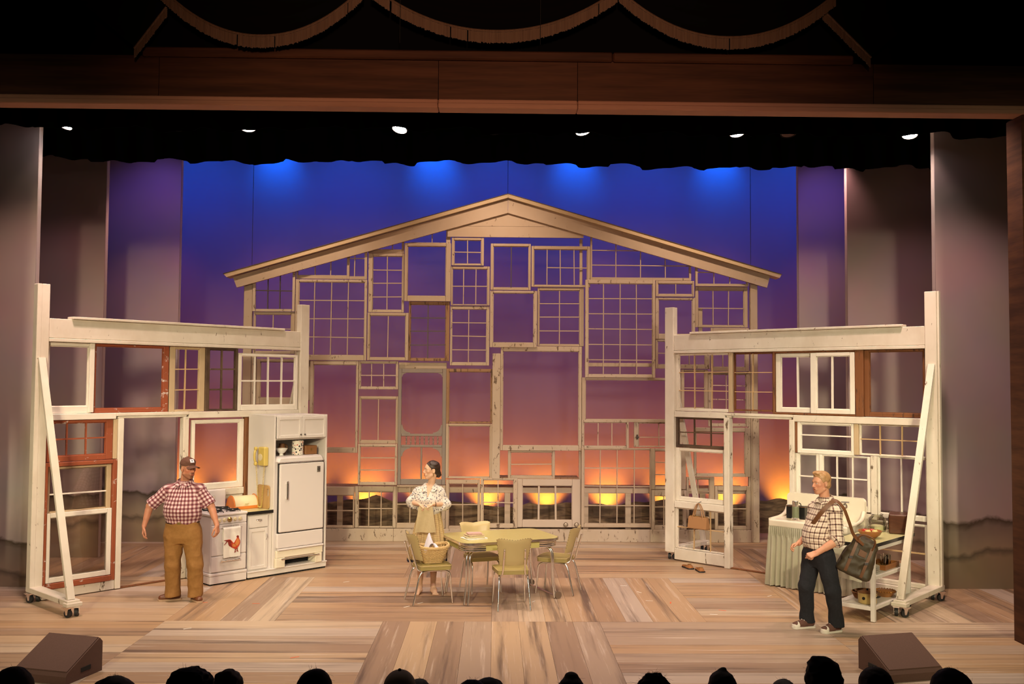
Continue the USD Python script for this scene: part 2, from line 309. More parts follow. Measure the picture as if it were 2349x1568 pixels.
for i, (side, x, y, hill) in enumerate(((-1, -6.13, 12.83, .62), (-1, -6.08, 14.95, .95), (-1, -5.41, 16.42, .86), (1, 5.97, 12.86, .95), (1, 5.54, 14.95, .8), (1, 5.23, 16.4, .8))):
    flat_mat('flat_paint_%d' % i, i+1, FB if i % 3 == 0 else (.43, .335, .345), hill)
mat('flat_edge', (.55, .47, .45), .85)
FLATS = (('tall grey wing flat nearest the audience at the left', -1, -6.13, 12.83), ('second tall grey wing flat behind the left rolling wall', -1, -6.08, 14.95), ('third tall wing flat at the left, next to the backdrop', -1, -5.41, 16.42),
         ('tall grey wing flat nearest the audience at the right', 1, 5.97, 12.86), ('second tall grey wing flat behind the right rolling wall', 1, 5.54, 14.95), ('third tall wing flat at the right, next to the backdrop', 1, 5.23, 16.4))
for i, (lab, side, x, y) in enumerate(FLATS):
    t = thing('wing_flat', lab, 'scenery flat', (x, y, 0), group=None)
    w = 3.2*side
    obj('panel', box(min(0, w), max(0, w), 0, .02, 0, 7.4), 'flat_paint_%d' % i, t)
    obj('edge_batten', box(min(0, .02*side), max(0, .02*side), .021, .11, 0, 7.4), 'flat_edge', t)
    for z in (0.01, 2.4, 4.8, 7.3): obj('rail', box(min(.021*side, w), max(.021*side, w), .021, .09, z, z+.09), 'subfloor', t)

# black borders
def border(name, lab, y, z0, x0, x1, seed):
    n = 420; x = np.linspace(x0, x1, n); r = np.random.default_rng(seed)
    ph = np.cumsum(r.uniform(.5, 1.5, n)*(x1-x0)/n*2*np.pi/.42)
    yy = .05*np.sin(ph)+.03*np.sin(ph*.37)
    step = np.repeat(r.uniform(-.035, .035, n//12+1), 12)[:n]
    zb = z0+.02*np.sin(ph*.5)+step+.03*(meshkit.noise(np.stack([x*.8, 0*x, 0*x], 1), seed)-.5)
    zt = z0+2.2
    P = np.stack([np.stack([x, yy*(.4+.6*t), zb+(zt-zb)*(1-t)], 1) for t in np.linspace(0, 1, 8)], 0)
    t = thing(name, lab, 'stage curtain', (0, y, 0))
    obj('curtain', sheet(P, .006), 'velour', t, smooth=40)
    obj('batten', tube([(x0, 0, zt+.03), (x1, 0, zt+.03)], .03), 'black', t)
border('border_curtain', 'black pleated border curtain hung just behind the wooden header', 12.3, 5.965, -9, 9, 1)
border('border_curtain', 'second black border curtain with ragged hem above the blue backdrop', 14.3, 6.0, -8.5, 8.5, 2)

# side and rear darkness of the stage house
wl = thing('wall_left', None, None, kind='structure'); obj('masonry', box(-9.9, -9.6, 10.4, 20.5, 0, 10), 'black', wl); obj('house_wall', box(-9.9, -9.6, -16, 10.39, -2, 10), 'black', wl)
wr = thing('wall_right', None, None, kind='structure'); obj('masonry', box(9.6, 9.9, 10.4, 20.5, 0, 10), 'black', wr); obj('house_wall', box(9.6, 9.9, -16, 10.39, -2, 10), 'black', wr)
wb = thing('wall_back', None, None, kind='structure'); obj('masonry', box(-9.9, 9.9, 20.5, 20.8, 0, 10), 'black', wb)

# proscenium
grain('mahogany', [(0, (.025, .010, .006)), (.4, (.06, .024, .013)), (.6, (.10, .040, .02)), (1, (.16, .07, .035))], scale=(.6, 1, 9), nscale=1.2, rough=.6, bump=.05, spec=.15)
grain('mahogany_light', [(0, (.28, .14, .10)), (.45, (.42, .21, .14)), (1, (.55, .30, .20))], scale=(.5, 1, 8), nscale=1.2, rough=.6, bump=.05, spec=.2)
pr = thing('wall_proscenium', 'dark mahogany header beam spanning the top of the stage opening', None, kind='structure')
for x0, x1 in ((-9, -3.55), (-3.55, -.62), (-.62, .85), (.85, 4.0), (4.0, 9)):
    obj('header_panel', box(x0+.003, x1-.003, 10.0, 10.12, 5.68, 6.12), 'mahogany', pr)
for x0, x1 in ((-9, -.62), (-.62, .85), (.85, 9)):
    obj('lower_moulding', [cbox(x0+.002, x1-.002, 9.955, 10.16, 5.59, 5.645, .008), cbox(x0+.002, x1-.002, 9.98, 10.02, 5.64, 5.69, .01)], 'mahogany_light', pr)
for x0, x1 in ((-3.72, 1.22), (1.22, 3.78)):
    obj('upper_moulding', [cbox(x0+.002, x1-.002, 9.95, 10.05, 6.10, 6.20, .015)], 'mahogany', pr)
obj('upper_wall', box(-9, 9, 10.06, 10.2, 6.12, 9), 'velour', pr)
obj('pilaster', cbox(5.57, 9, 9.96, 10.3, -.3, 5.6, .02), 'mahogany', pr)
obj('pilaster', cbox(-9, -5.75, 9.96, 10.3, -.3, 5.6, .02), 'mahogany', pr)

# swags with fringe over the header
n = {'g': ('geometry', {}), 'm': ('mapping', {'scale': (60, 1, 1.5)}), 'n': ('noise_texture', {'scale': 1.0, 'detail': 3}), 'r': ('rgb_ramp', {'ramp': [(0, (.05, .025, .013)), (.45, (.14, .075, .04)), (1, (.20, .12, .07))]}), 'p': ('principled_bsdf', {'roughness': .7, 'sheen_weight': .2})}
M['fringe'] = usdkit.material(stage, '/World/Looks/fringe', n, [('g.position', 'm.vector'), ('m.vector', 'n.vector'), ('n.fac', 'r.fac'), ('r.color', 'p.base_color')], surface='p.BSDF')
def fringe_band(path, drop, y, seed):
    """strands hanging from a curve in (x, z)"""
    r = np.random.default_rng(seed); out = []
    d = np.cumsum(np.r_[0, np.hypot(*np.diff(path, axis=0).T)]); s = np.arange(0, d[-1], .012)
    xs, zs = np.interp(s, d, path[:, 0]), np.interp(s, d, path[:, 1])
    for x, z in zip(xs, zs):
        if r.random() < .02: continue
        L = drop*r.uniform(.93, 1.04); yo = y+r.uniform(-.006, .006)
        out.append(box(x-.0058, x+.0058, yo-.005, yo+.005, z-L, z))
    out.append(tube(np.stack([path[:, 0], 0*path[:, 0]+y-.008, path[:, 1]], 1), .013, 6))
    return cat_(out)
for i, (xa, xb, zm, lab) in enumerate(((-3.5, -1.38, 6.255, 'dark velvet swag with gold fringe over the left of the header'), (-1.30, 1.24, 6.335, 'dark velvet swag with gold fringe over the middle of the header'), (1.26, 3.52, 6.30, 'dark velvet swag with gold fringe over the right of the header'))):
    xm, hw = (xa+xb)/2, (xb-xa)/2; xs = np.linspace(xa, xb, 60); u = (xs-xm)/hw
    top = 6.78; path = np.stack([xs, zm+(top-zm)*np.abs(u)**2.1], 1)
    t = thing('swag_curtain', lab, 'swag curtain', (0, 9.82, 0))
    P = []
    for q in np.linspace(0, 1, 26):
        zz = path[:, 1]+(7.35-path[:, 1])*(1-q)*(1.0); yy = -.05*np.sin(np.pi*np.clip(1-u*u, 0, 1)*.5)-.02*np.sin(q*40)*(1-u*u)
        P.append(np.stack([xs, yy, zz], 1))
    obj('drape', sheet(np.array(P), .006), 'velour', t, smooth=50)
    obj('fringe', fringe_band(path, .125, -.06, 20+i), 'fringe', t, kind='stuff')
for i, (pa, pb, lab) in enumerate((((-3.42, 6.56), (-3.74, 6.12), 'dark velvet tail with fringe hanging at the left end of the swags'), ((3.40, 6.62), (3.90, 6.12), 'dark velvet tail with fringe hanging at the right end of the swags'))):
    s = -1 if pa[0] < 0 else 1
    t = thing('swag_tail', lab, 'swag curtain', (0, 9.84, 0))
    q = np.linspace(0, 1, 20)[:, None]; path = np.array(pa)*(1-q)+np.array(pb)*q
    P = np.array([[(x+s*w*1.2, -.02*math.sin(w*30), z+w*1.0+.02) for x, z in path] for w in np.linspace(0, .8, 14)])
    obj('drape', sheet(P, .006), 'velour', t, smooth=50)
    obj('fringe', fringe_band(path, .10, -.03, 40+i), 'fringe', t, kind='stuff')
for x in (-1.0, .44):
    obj('hanging_cable', tube([(x, 9.7, 6.18), (x, 9.7, 7.4)], .003, 6), 'black', label='thin black cable hanging in front of the %s swag' % ('middle' if x < 0 else 'middle swag, nearer the right'), cat='cable')
# flown loudspeaker, upper right
sp = thing('flown_loudspeaker', 'black loudspeaker with a grey grille flown at the upper right', 'loudspeaker', (4.74, 9.25, 6.72))
obj('cabinet', cbox(-.2, .2, 0, .35, -.04, .75, .01), 'black', sp)
obj('grille', [box(-.16, .16, -.012, 0, z, z+.009) for z in np.arange(-.01, .7, .018)], 'screw', sp)
# lamps on the first electric
mat('lens_glow', (0, 0, 0), .5, emission_color=(1, .95, .95), emission_strength=30.0)
mat('lens_dim', (.1, .06, .05), .3)
pipe = obj('lighting_pipe', tube([(-8.5, 12.72, 6.62), (8.5, 12.72, 6.62)], .025), 'black', label='black lighting pipe behind the first border', cat='pipe')
parl = None
SPOTS = [(-5.70, 28, 1), (-4.26, 0, 0), (-3.32, -8, 1), (-1.27, 22, 1), (-.04, 0, 0), (1.13, -18, 1), (3.22, -6, 1), (3.92, 0, 0), (5.58, 12, 1)]
for i, (x, roll_, lit) in enumerate(SPOTS):
    t = thing('stage_lamp', None, 'stage light', (x, 12.72, 6.5))
    tagp(stage.GetPrimAtPath(t), ('stage light whose %s lens peeks below the black border, number %s from the left' % ('bright white' if lit else 'unlit', ['one', 'two', 'three', 'four', 'five', 'six', 'seven', 'eight', 'nine'][i])))
    can = lathe([(0, .16), (.05, .16), (.085, .10), (.095, 0), (.105, -.16), (.10, -.16), (.09, -.02), (0, -.02)], 20)
    lens = lathe([(0, -.148), (.09, -.15), (.09, -.155), (0, -.158)], 20)
    A = dict(loc=(0, .02, -.27), ry=roll_*.5, rx=-18)
    obj('can', move(can, **A), 'black', t, smooth=40); obj('lens', move(lens, **A), 'lens_glow' if lit else 'lens_dim', t)
    obj('yoke', [tube([(-.12, .02, -.27), (-.12, 0, 0), (-.03, 0, .08)], .008, 6), tube([(.12, .02, -.27), (.12, 0, 0), (.03, 0, .08)], .008, 6), box(-.03, .03, -.02, .02, .07, .094)], 'black', t)

# ------------------------------------------------------------------ the house front: a wall of old window sashes under a gable
ROOF = sg.Polygon([(-4.47, -1), (-4.47, 4.40), (.2, 5.79), (4.74, 4.49), (4.74, -1)])
def sash(parent, O, I, V, H, fm, mm, y=0.0, d=.045, mw=.017, clip=None, name='window_sash', label=None, seed=0, split_v=None):
    """one window sash: frame of two stiles and two rails with a glazing rebate; each muntin a sub-part. O, I: outer and inner (x0, z0, x1, z1)"""
    r = random.Random(seed*7+3); x0, z0, x1, z1 = O; a, b, c_, e = I
    R = lambda *q: sg.box(*q)
    pieces = [R(x0, z0, a, z1), R(c_, z0, x1, z1)]
    g = .0015
    if b-z0 > .004: pieces.append(R(a+g, z0, c_-g, b))
    if z1-e > .004: pieces.append(R(a+g, e, c_-g, z1))
    back = [R(a, b, a+.010, e), R(c_-.010, b, c_, e), R(a, b, c_, b+.010), R(a, e-.010, c_, e)] if not clip else []
    out = []
    for k, q in enumerate(pieces):
        if clip is not None: q = q.intersection(clip)
        if q.is_empty or q.area < 1e-5: continue
        o = r.uniform(-.003, .003)
        if clip is None:
            X0, Z0, X1, Z1 = q.bounds
            out.append(cbox(X0, X1, y+o, y+d+o, Z0, Z1, min(.004, .3*min(X1-X0, Z1-Z0))))
        else: out.append(extrude(q, y+o, y+d+o))
    for q in back:
        X0, Z0, X1, Z1 = q.bounds; out.append(box(X0, X1, y+d*.45, y+d*.9, Z0, Z1))
    p = obj(name, out, fm, parent, label=label)
    jig = lambda: r.uniform(-.006, .006)
    for v in V:
        s0, s1 = v+jig(), v+jig()
        q = sg.Polygon([(s0-mw/2, b), (s0+mw/2, b), (s1+mw/2, e), (s1-mw/2, e)])
        if clip is not None: q = q.intersection(clip)
        if not q.is_empty: obj('muntin', extrude(q, y+d*.2, y+d*.75), mm, p)
    for h in H:
        s0, s1 = h+jig(), h+jig(); xa, xb = (a, c_) if split_v is None else (split_v, c_)
        q = sg.Polygon([(xa, s0-mw/2), (xb, s1-mw/2), (xb, s1+mw/2), (xa, s0+mw/2)])
        if clip is not None: q = q.intersection(clip)
        if not q.is_empty: obj('muntin', extrude(q, y+d*.22, y+d*.73), mm, p)
    return p
HOUSE = [
    ('A1','w',[-4.192,3.923,-3.465,4.739],[-4.144,3.963,-3.509,4.739],[-3.935,-3.719],[4.28],{'md':'d'}),
    ('A2','w',[-4.178,3.189,-3.464,3.918],[-4.152,3.233,-3.53,3.874],[-3.844],[3.624,3.41],{}),
    ('A3','w',[-4.116,2.323,-3.41,3.104],[-4.055,2.433,-3.471,3.055],[],[],{}),
    ('A4','w',[-3.452,3.086,-2.222,4.481],[-3.395,3.17,-2.26,4.437],[-3.126,-2.835,-2.546],[4.115,3.8,3.483],{}),
    ('A5','w',[-3.456,4.498,-2.538,4.969],[-3.428,4.562,-2.582,4.969],[-3.136,-2.86],[],{}),
    ('A6','w',[-2.538,4.49,-2.229,5.109],[-2.534,4.541,-2.273,5.109],[-2.441],[4.852],{}),
    ('A7','w',[-2.209,3.922,-1.589,4.946],[-2.136,3.962,-1.622,4.901],[-1.877],[4.661,4.429,4.193],{}),
    ('A8','w',[-2.217,4.953,-1.597,5.247],[-2.206,5.024,-1.637,5.247],[-1.803],[],{}),
    ('A9','w',[-1.58,4.117,-0.778,5.126],[-1.531,4.206,-0.864,5.075],[],[],{}),
    ('A10','w',[-1.499,5.109,-0.793,5.433],[-1.499,5.147,-0.866,5.433],[-1.11],[],{}),
    ('B1','w',[-0.768,4.746,-0.208,5.233],[-0.726,4.773,-0.253,5.189],[-0.493],[4.979],{}),
    ('B2','w',[-0.776,4.056,-0.104,4.736],[-0.754,4.067,-0.143,4.691],[-0.558,-0.343],[4.383],{}),
    ('B3','w',[-0.783,3.014,-0.104,4.045],[-0.757,3.062,-0.152,3.994],[-0.462],[3.756,3.523,3.286],{}),
    ('B4','w',[-2.207,3.092,-1.501,3.912],[-2.168,3.137,-1.55,3.867],[-1.85],[],{}),
    ('B5','b',[-1.502,3.086,-0.795,4.117],[-1.474,3.131,-0.861,4.068],[-1.171],[3.835,3.602,3.363],{'md':'d'}),
    ('C1','w',[-3.183,1.501,-2.355,3.079],[-3.128,1.584,-2.386,3.013],[],[],{}),
    ('C2','c',[-2.352,2.592,-1.673,3.078],[-2.323,2.63,-1.706,3.044],[-2.136,-1.927],[2.83],{}),
    ('C3','w',[-2.341,1.658,-1.669,2.471],[-2.317,1.707,-1.702,2.427],[-2.012],[],{}),
    ('C4','w',[-2.338,0.954,-1.673,1.654],[-2.309,0.997,-1.699,1.614],[],[1.413,1.209],{}),
    ('C5','b',[-0.847,2.012,-0.037,2.956],[-0.794,2.036,-0.07,2.905],[],[],{}),
    ('C6','w',[-0.838,1.075,-0.03,2.007],[-0.794,1.097,-0.079,1.974],[],[],{}),
    ('C7','c',[0.096,1.554,1.5,3.353],[0.134,1.637,1.454,3.27],[],[],{}),
    ('C8','w',[0.233,1.066,1.045,1.553],[0.279,1.114,1.001,1.524],[],[1.316],{}),
    ('D1','c',[-0.234,0.235,0.398,1.08],[-0.188,0.3,0.335,1.052],[0.07],[0.669],{}),
    ('D2','w',[0.398,0.239,1.486,1.062],[0.484,0.359,1.347,0.953],[0.766,1.059],[],{'thick':1}),
    ('D3','w',[-0.83,0.201,-0.243,1.052],[-0.781,0.255,-0.276,0.987],[-0.54],[0.622],{}),
    ('D4','w',[-1.68,0.22,-0.836,0.951],[-1.673,0.296,-0.891,0.924],[-1.446,-1.176],[0.623],{}),
    ('D5','w',[-2.391,0.217,-1.686,0.925],[-2.337,0.234,-1.735,0.844],[-2.151,-1.943],[0.539],{}),
    ('D6','w',[-3.254,0.225,-2.391,0.921],[-3.222,0.257,-2.407,0.78],[-3.058,-2.861],[0.514],{}),
    ('E1','w',[-0.091,4.328,0.609,5.14],[-0.046,4.369,0.575,5.095],[0.263],[],{'md':'d'}),
    ('E2','w',[-0.096,3.33,0.722,4.312],[-0.044,3.409,0.664,4.274],[],[],{}),
    ('E3','w',[0.62,4.387,1.643,5.102],[0.661,4.417,1.593,5.046],[0.892,1.122,1.362],[4.727],{}),
    ('E4','w',[0.731,3.359,1.539,4.38],[0.76,3.388,1.465,4.335],[1.11],[4.1,3.867,3.629],{}),
    ('E5','w',[1.556,2.821,2.773,4.516],[1.608,2.87,2.727,4.452],[1.872,2.157,2.445],[4.187,3.927,3.66,3.393,3.129],{}),
    ('E6','w',[1.649,4.519,3.41,5.457],[1.679,4.565,3.375,5.457],[2.092,2.527,2.959],[5.04,4.78],{}),
    ('E7','w',[2.784,4.233,3.454,4.51],[2.823,4.274,3.424,4.46],[3.131],[],{}),
    ('E8','w',[2.784,3.497,3.476,4.222],[2.836,3.581,3.43,4.184],[],[],{}),
    ('E9','w',[3.483,3.707,4.403,4.422],[3.533,3.741,4.34,4.358],[3.801,4.071],[4.036],{}),
    ('E10','w',[3.473,4.422,4.399,5.014],[3.511,4.463,4.365,5.014],[3.796,4.08],[4.661],{}),
    ('F1','w',[2.789,2.982,3.735,3.504],[2.824,3.05,3.655,3.459],[3.097,3.375],[3.25],{}),
    ('F2','w',[3.743,2.944,4.406,3.695],[3.781,3.013,4.345,3.589],[3.949],[],{}),
    ('F3','c',[1.507,1.594,2.321,2.092],[1.542,1.634,2.285,2.045],[1.79,2.033],[],{}),
    ('F4','w',[2.415,1.623,3.259,2.081],[2.493,1.634,3.214,2.038],[2.852],[1.796],{}),
    ('F5','w',[1.498,0.252,2.699,1.607],[1.545,0.31,2.687,1.583],[1.823,2.115,2.411],[1.267,0.951,0.625],{}),
    ('F6','w',[2.703,0.897,3.313,1.6],[2.777,0.937,3.199,1.56],[],[1.358,1.148],{}),
    ('F7','w',[2.706,0.216,3.316,0.886],[2.762,0.279,3.264,0.792],[2.923,3.088],[0.601],{}),
    ('F8','w',[1.507,2.051,3.286,2.82],[1.568,2.096,3.233,2.782],[],[],{}),
    ('F9','w',[3.233,2.253,3.704,2.971],[3.286,2.306,3.65,2.94],[],[2.653],{}),
    ('F10','w',[3.443,1.124,4.426,1.969],[3.479,1.171,4.331,1.899],[],[],{}),
    ('F11','w',[3.324,0.397,3.808,1.11],[3.359,0.421,3.725,1.075],[3.524],[0.865,0.654],{}),
    ('F12','w',[3.807,0.22,4.414,0.961],[3.854,0.271,4.358,0.891],[4.102],[0.575],{}),
    ('F13','c',[3.703,1.985,4.44,2.937],[3.756,2.03,4.364,2.891],[4.022],[2.695,2.453],{})
]
hf = thing('house_front', 'wide gabled house front of old white window sashes before the backdrop', 'stage set wall', (0, 16.6, 0))
SASHLAB = {'B5': 'brown wooden sash with dark bars', 'C5': 'chipped brown sash with one open pane', 'C2': 'small badly chipped six-pane sash', 'D2': 'white door panel with three panes and two brown knobs',
           'D1': 'peeling white four-pane sash', 'C7': 'largest sash, one open pane, chipped white', 'E5': 'tall white twenty-four-pane sash', 'A4': 'large white sixteen-pane sash', 'F3': 'peeling brown and white three-pane sash'}
CLIPPED = {'A1', 'A5', 'A6', 'A8', 'A10', 'E6', 'E10'}
for i, (nm, tone, O, I, V, H, k) in enumerate(HOUSE):
    fm = {'w': 'paint_house' if i % 3 else 'paint_house_chipped', 'b': 'wood_house', 'c': 'paint_house_chipped'}[tone]
    if nm == 'D2': fm = 'paint_house_clean'
    mm = fm if nm == 'D2' else 'muntin_dark' if k.get('md') == 'd' else ('paint_house' if tone != 'c' else 'paint_house_chipped')
    sash(hf, O, I, V, H, fm, mm, y=(-.03, .0, .03, -.045, .015)[i % 5], mw=.032 if k.get('thick') else .016, clip=ROOF if nm in CLIPPED else None, label=SASHLAB.get(nm), seed=i, split_v=V[0] if nm == 'E3' else None)
for x in (1.23, 1.415):
    obj('door_knob', lathe([(0, .0), (.016, 0), (.014, .02), (.034, .03), (.04, .05), (.03, .07), (0, .075)], 16).apply_transform(trimesh.transformations.rotation_matrix(math.pi/2, [1, 0, 0])).apply_translation((x, -.035, .30)), 'screw', hf, label='brown metal door knob', smooth=40)
obj('latch', [cbox(2.445, 2.475, -.06, -.03, 1.76, 1.84, .003), cbox(2.43, 2.49, -.075, -.06, 1.79, 1.81, .003)], 'muntin_dark', hf)
# roof
sl = lambda p: sg.Polygon(p)
obj('roof_beam', extrude(sl([(-4.515, 4.50), (.2, 5.90), (.2, 5.655), (-4.445, 4.323)]), -.11, -.06), 'paint_house', hf)
obj('roof_beam', extrude(sl([(.203, 5.90), (4.763, 4.611), (4.705, 4.394), (.203, 5.655)]), -.11, -.06), 'paint_house', hf)
obj('roof_board', extrude(sl([(-4.652, 4.544), (.2, 5.967), (.2, 5.905), (-4.60, 4.49)]), -.20, .06), 'paint_tan', hf)
obj('roof_board', extrude(sl([(.203, 5.967), (4.934, 4.612), (4.90, 4.555), (.203, 5.905)]), -.20, .06), 'paint_tan', hf)
obj('roofing', extrude(sl([(-4.66, 4.551), (.2, 5.976), (.2, 5.968), (-4.655, 4.545)]), -.215, .06), 'stain_dark', hf)
obj('roofing', extrude(sl([(.203, 5.976), (4.945, 4.617), (4.936, 4.612), (.203, 5.968)]), -.215, .06), 'stain_dark', hf)
under = sg.Polygon([(-4.4, 4.36), (.2, 5.70), (4.7, 4.43), (4.7, 4), (-4.4, 4)])
obj('gable_board', extrude(sg.box(-.84, 5.24, 1.52, 5.427).intersection(under), -.055, -.02), 'paint_house', hf)
obj('gable_board', extrude(sg.box(-.84, 5.431, 1.6, 5.9).intersection(under), -.055, -.02), 'paint_house', hf)
# posts, base board, back framing
obj('post', cbox(-4.345, -4.20, -.02, .06, 0, 4.43), 'paint_house', hf); obj('post', cbox(-4.195, -4.12, -.01, .05, 0, 3.2), 'paint_house_chipped', hf)
obj('post', cbox(4.435, 4.56, -.03, .06, 0, 4.50), 'paint_house', hf); obj('post', cbox(4.46, 4.575, -.05, -.03, 0, 2.2), 'paint_house_chipped', hf)
obj('post', cbox(-.045, .095, -.05, -.01, 1.07, 3.224), 'paint_house_chipped', hf, label='chipped white upright board')
obj('post', cbox(-3.30, -3.19, .02, .06, 2.39, 3.08), 'paint_house', hf)
obj('post', cbox(1.463, 1.515, .07, .11, .2, 5.24), 'paint_house', hf)
obj('post', cbox(4.40, 4.435, -.01, .05, .22, 2.95), 'paint_house_chipped', hf)
for a, b in ((-4.20, -1.72), (-1.718, .41), (.412, 2.68), (2.682, 4.43)):
    obj('base_board', cbox(a, b, -.05, .0, .0, .215, .005), 'paint_house_chipped', hf)
for a, b in ((-3.3, -.9), (-.898, 1.5), (1.502, 4.4)):
    obj('backing_rail', cbox(a, b, .10, .14, .815, .909), 'paint_house', hf); obj('ledge', box(a, b, .141, .62, .885, .908), 'wood_house', hf)
obj('ledge', box(.0, 1.46, .10, .5, 1.06, 1.085), 'wood_house', hf)
for x in (1.585, 2.325, -2.66, .23, 3.62, -1.2):
    obj('strut', cbox(x-.05, x+.05, .10, .14, .02, .815), 'paint_house', hf)
obj('spreader', cbox(-1.67, -.84, .07, .11, 2.95, 3.06), 'paint_house', hf)
obj('spreader', cbox(2.75, 3.46, .07, .11, 3.50, 3.56), 'paint_house', hf)
obj('spreader', cbox(1.56, 2.76, .075, .115, 3.01, 3.075), 'paint_house', hf)
obj('spreader', cbox(3.55, 3.62, .07, .11, 3.35, 4.05), 'paint_house', hf)
# grey screen door
sd = 'paint_grey'
p = obj('screen_door', [cbox(-1.668, -1.61, .0, .035, .96, 2.95), cbox(-.905, -.84, .0, .035, .96, 2.95), cbox(-1.608, -.907, .0, .035, 2.88, 2.95), cbox(-1.608, -.907, .0, .035, .96, 1.055),
     cbox(-1.608, -.907, .002, .033, 1.79, 1.83), cbox(-1.608, -.907, .002, .033, 1.60, 1.64), cbox(-1.272, -1.245, .004, .03, 1.056, 1.60)], sd, hf, label='weathered grey screen door with turned spindles')
for x in np.linspace(-1.52, -.98, 8):
    obj('spindle', lathe([(.0, 1.64), (.010, 1.642), (.008, 1.665), (.016, 1.685), (.007, 1.70), (.012, 1.715), (.007, 1.73), (.016, 1.75), (.008, 1.77), (.010, 1.788), (0, 1.79)], 8, (x, .017, 0)), sd, p)
for sx, xx, zz, sz in ((1, -1.61, 1.83, 1), (-1, -.907, 1.83, 1), (1, -1.61, 1.60, -1), (-1, -.907, 1.60, -1), (1, -1.61, 2.88, -1), (-1, -.907, 2.88, -1)):
    L = .155 if zz < 2.5 else .07
    t = np.linspace(0, np.pi/2, 9); arc = [(xx+sx*(L-L*math.sin(q)*.86), zz+sz*(L-L*math.cos(q)*.86)) for q in t]
    obj('corner_bracket', extrude(sg.Polygon([(xx, zz), (xx+sx*L, zz)]+arc+[(xx, zz+sz*L)]).buffer(0), .006, .03), sd, p)
for x, z0, z1, w in ((-4.22, 4.67, 7.4, 'left slope'), (.2, 5.98, 7.4, 'peak'), (4.45, 4.76, 7.4, 'right slope')):
    obj('hanging_wire', tube([(x, 16.6, z0), (x, 16.6, z1)], .004, 6), 'black', label='thin black wire holding the house front at the %s of its roof' % w, cat='wire')

# ------------------------------------------------------------------ the two rolling walls
def caster(parent, x, y, top=.12, turn=0):
    w = [disc((-.018, 0, .045), (1, 0, 0), .045, .036, 18), disc((-.022, 0, .045), (1, 0, 0), .012, .044, 10)]
    w.append(hull([(sx*.032, sy, z) for sx in (-1, 1) for sy, z in ((-.03, .10), (.03, .10), (.012, .03), (-.012, .03))][:0] or [(-.034, -.03, top-.01), (.034, -.03, top-.01), (.034, .045, top-.01), (-.034, .045, top-.01), (-.034, -.03, top-.022), (.034, -.03, top-.022), (.034, .045, top-.022), (-.034, .045, top-.022)]))
    for s in (-1, 1):
        w.append(hull([(s*.024, -.02, top-.02), (s*.024, .03, top-.02), (s*.024, .01, .03), (s*.024, -.012, .03), (s*.028, -.02, top-.02), (s*.028, .03, top-.02), (s*.028, .01, .03), (s*.028, -.012, .03)]))
    w.append(box(-.045, .045, -.045, .055, top-.01, top))
    p = obj('caster', move(cat_(w[:1]), (x, y, 0), turn), 'rubber', parent, smooth=40, label='swivel caster with dark wheel')
    obj('caster_fork', move(cat_(w[1:]), (x, y, 0), turn), 'chrome', p)
def rwall(loc, rot, label):
    return thing('rolling_wall', label, 'rolling set wall', loc, rot)
def sash2(parent, data, fm, mm, y=0.0, mw=.018, label=None, seed=1, d=.045):
    O, I = data[0], data[1]; V = data[2] if len(data) > 2 else []; H = data[3] if len(data) > 3 else []
    return sash(parent, O, I, V, H, fm, mm, y, d, mw, None, label=label, seed=seed)
lw = rwall((-5.62, 11.97, 0), 47, 'white timber rolling wall of old windows at the left, behind the man in the cap')
rw = rwall((2.76, 14.96, 0), -44, 'white timber rolling wall of old windows at the right, with the handbag and the sink')
obj('post', [cbox(-.085, .068, -.06, .055, .18, 3.90), cbox(-.085, -.03, -.064, -.058, .18, 3.90, .002)], 'paint', lw); obj('post', cbox(3.814, 3.972, -.06, .055, .02, 3.895), 'paint', lw)
obj('post', cbox(-.085, .073, -.06, .055, .12, 3.91), 'paint', rw); obj('post', [cbox(3.888, 4.035, -.06, .055, .14, 3.92), cbox(4.036, 4.06, -.03, .03, .14, 3.92, .003)], 'paint', rw)
for w, x0, x1, c0, c1 in ((lw, .07, 3.812, .343, 3.508), (rw, .075, 3.886, .381, 3.609)):
    obj('header_beam', [cbox(x0, x1, -.05, .05, 3.235, 3.478), cbox(x0, x1, -.062, .05, 3.188, 3.232)], 'paint', w)
    obj('cap_board', cbox(c0, c1, -.09, .08, 3.479, 3.512), 'paint', w)
# left wall, upper row
sash2(lw, [[.07, 2.29, .641, 3.186], [.103, 2.38, .596, 3.14]], 'paint_clean', 'paint', .0, seed=1)
sash2(lw, [[.650, 2.29, 1.696, 3.186], [.691, 2.345, 1.62, 3.158]], 'paint_oxide', 'paint', .0, seed=2, label='reddish brown and white sash with one open pane')
obj('mullion_board', cbox(.598, .66, -.03, .0, 2.30, 3.186), 'paint_clean', lw)
sash2(lw, [[1.713, 2.289, 2.243, 3.186], [1.791, 2.309, 2.16, 3.156], [1.95], [2.876, 2.59]], 'paint_tan', 'muntin_gold', .0, seed=3, mw=.014, label='tan six-pane sash')
sash2(lw, [[2.243, 2.291, 2.754, 3.186], [2.305, 2.307, 2.719, 3.158], [2.506], [2.882, 2.594]], 'stain_dark', 'stain_dark', -.02, seed=4, mw=.022, label='dark peeling six-pane sash')
sash2(lw, [[2.762, 2.289, 3.79, 3.122], [2.815, 2.363, 3.746, 3.084], [3.04, 3.272, 3.510], [2.721]], 'paint_clean', 'paint_clean', -.03, seed=5, mw=.022)
obj('mid_rail', cbox(.07, .955, -.045, .045, 2.21, 2.288), 'paint_clean', lw); obj('mid_rail', cbox(1.99, 3.812, -.045, .045, 2.195, 2.285), 'paint', lw)
obj('door_head', [cbox(.957, 1.988, -.05, .05, 2.245, 2.288), cbox(.985, 1.96, -.04, .03, 2.215, 2.243)], 'paint', lw)
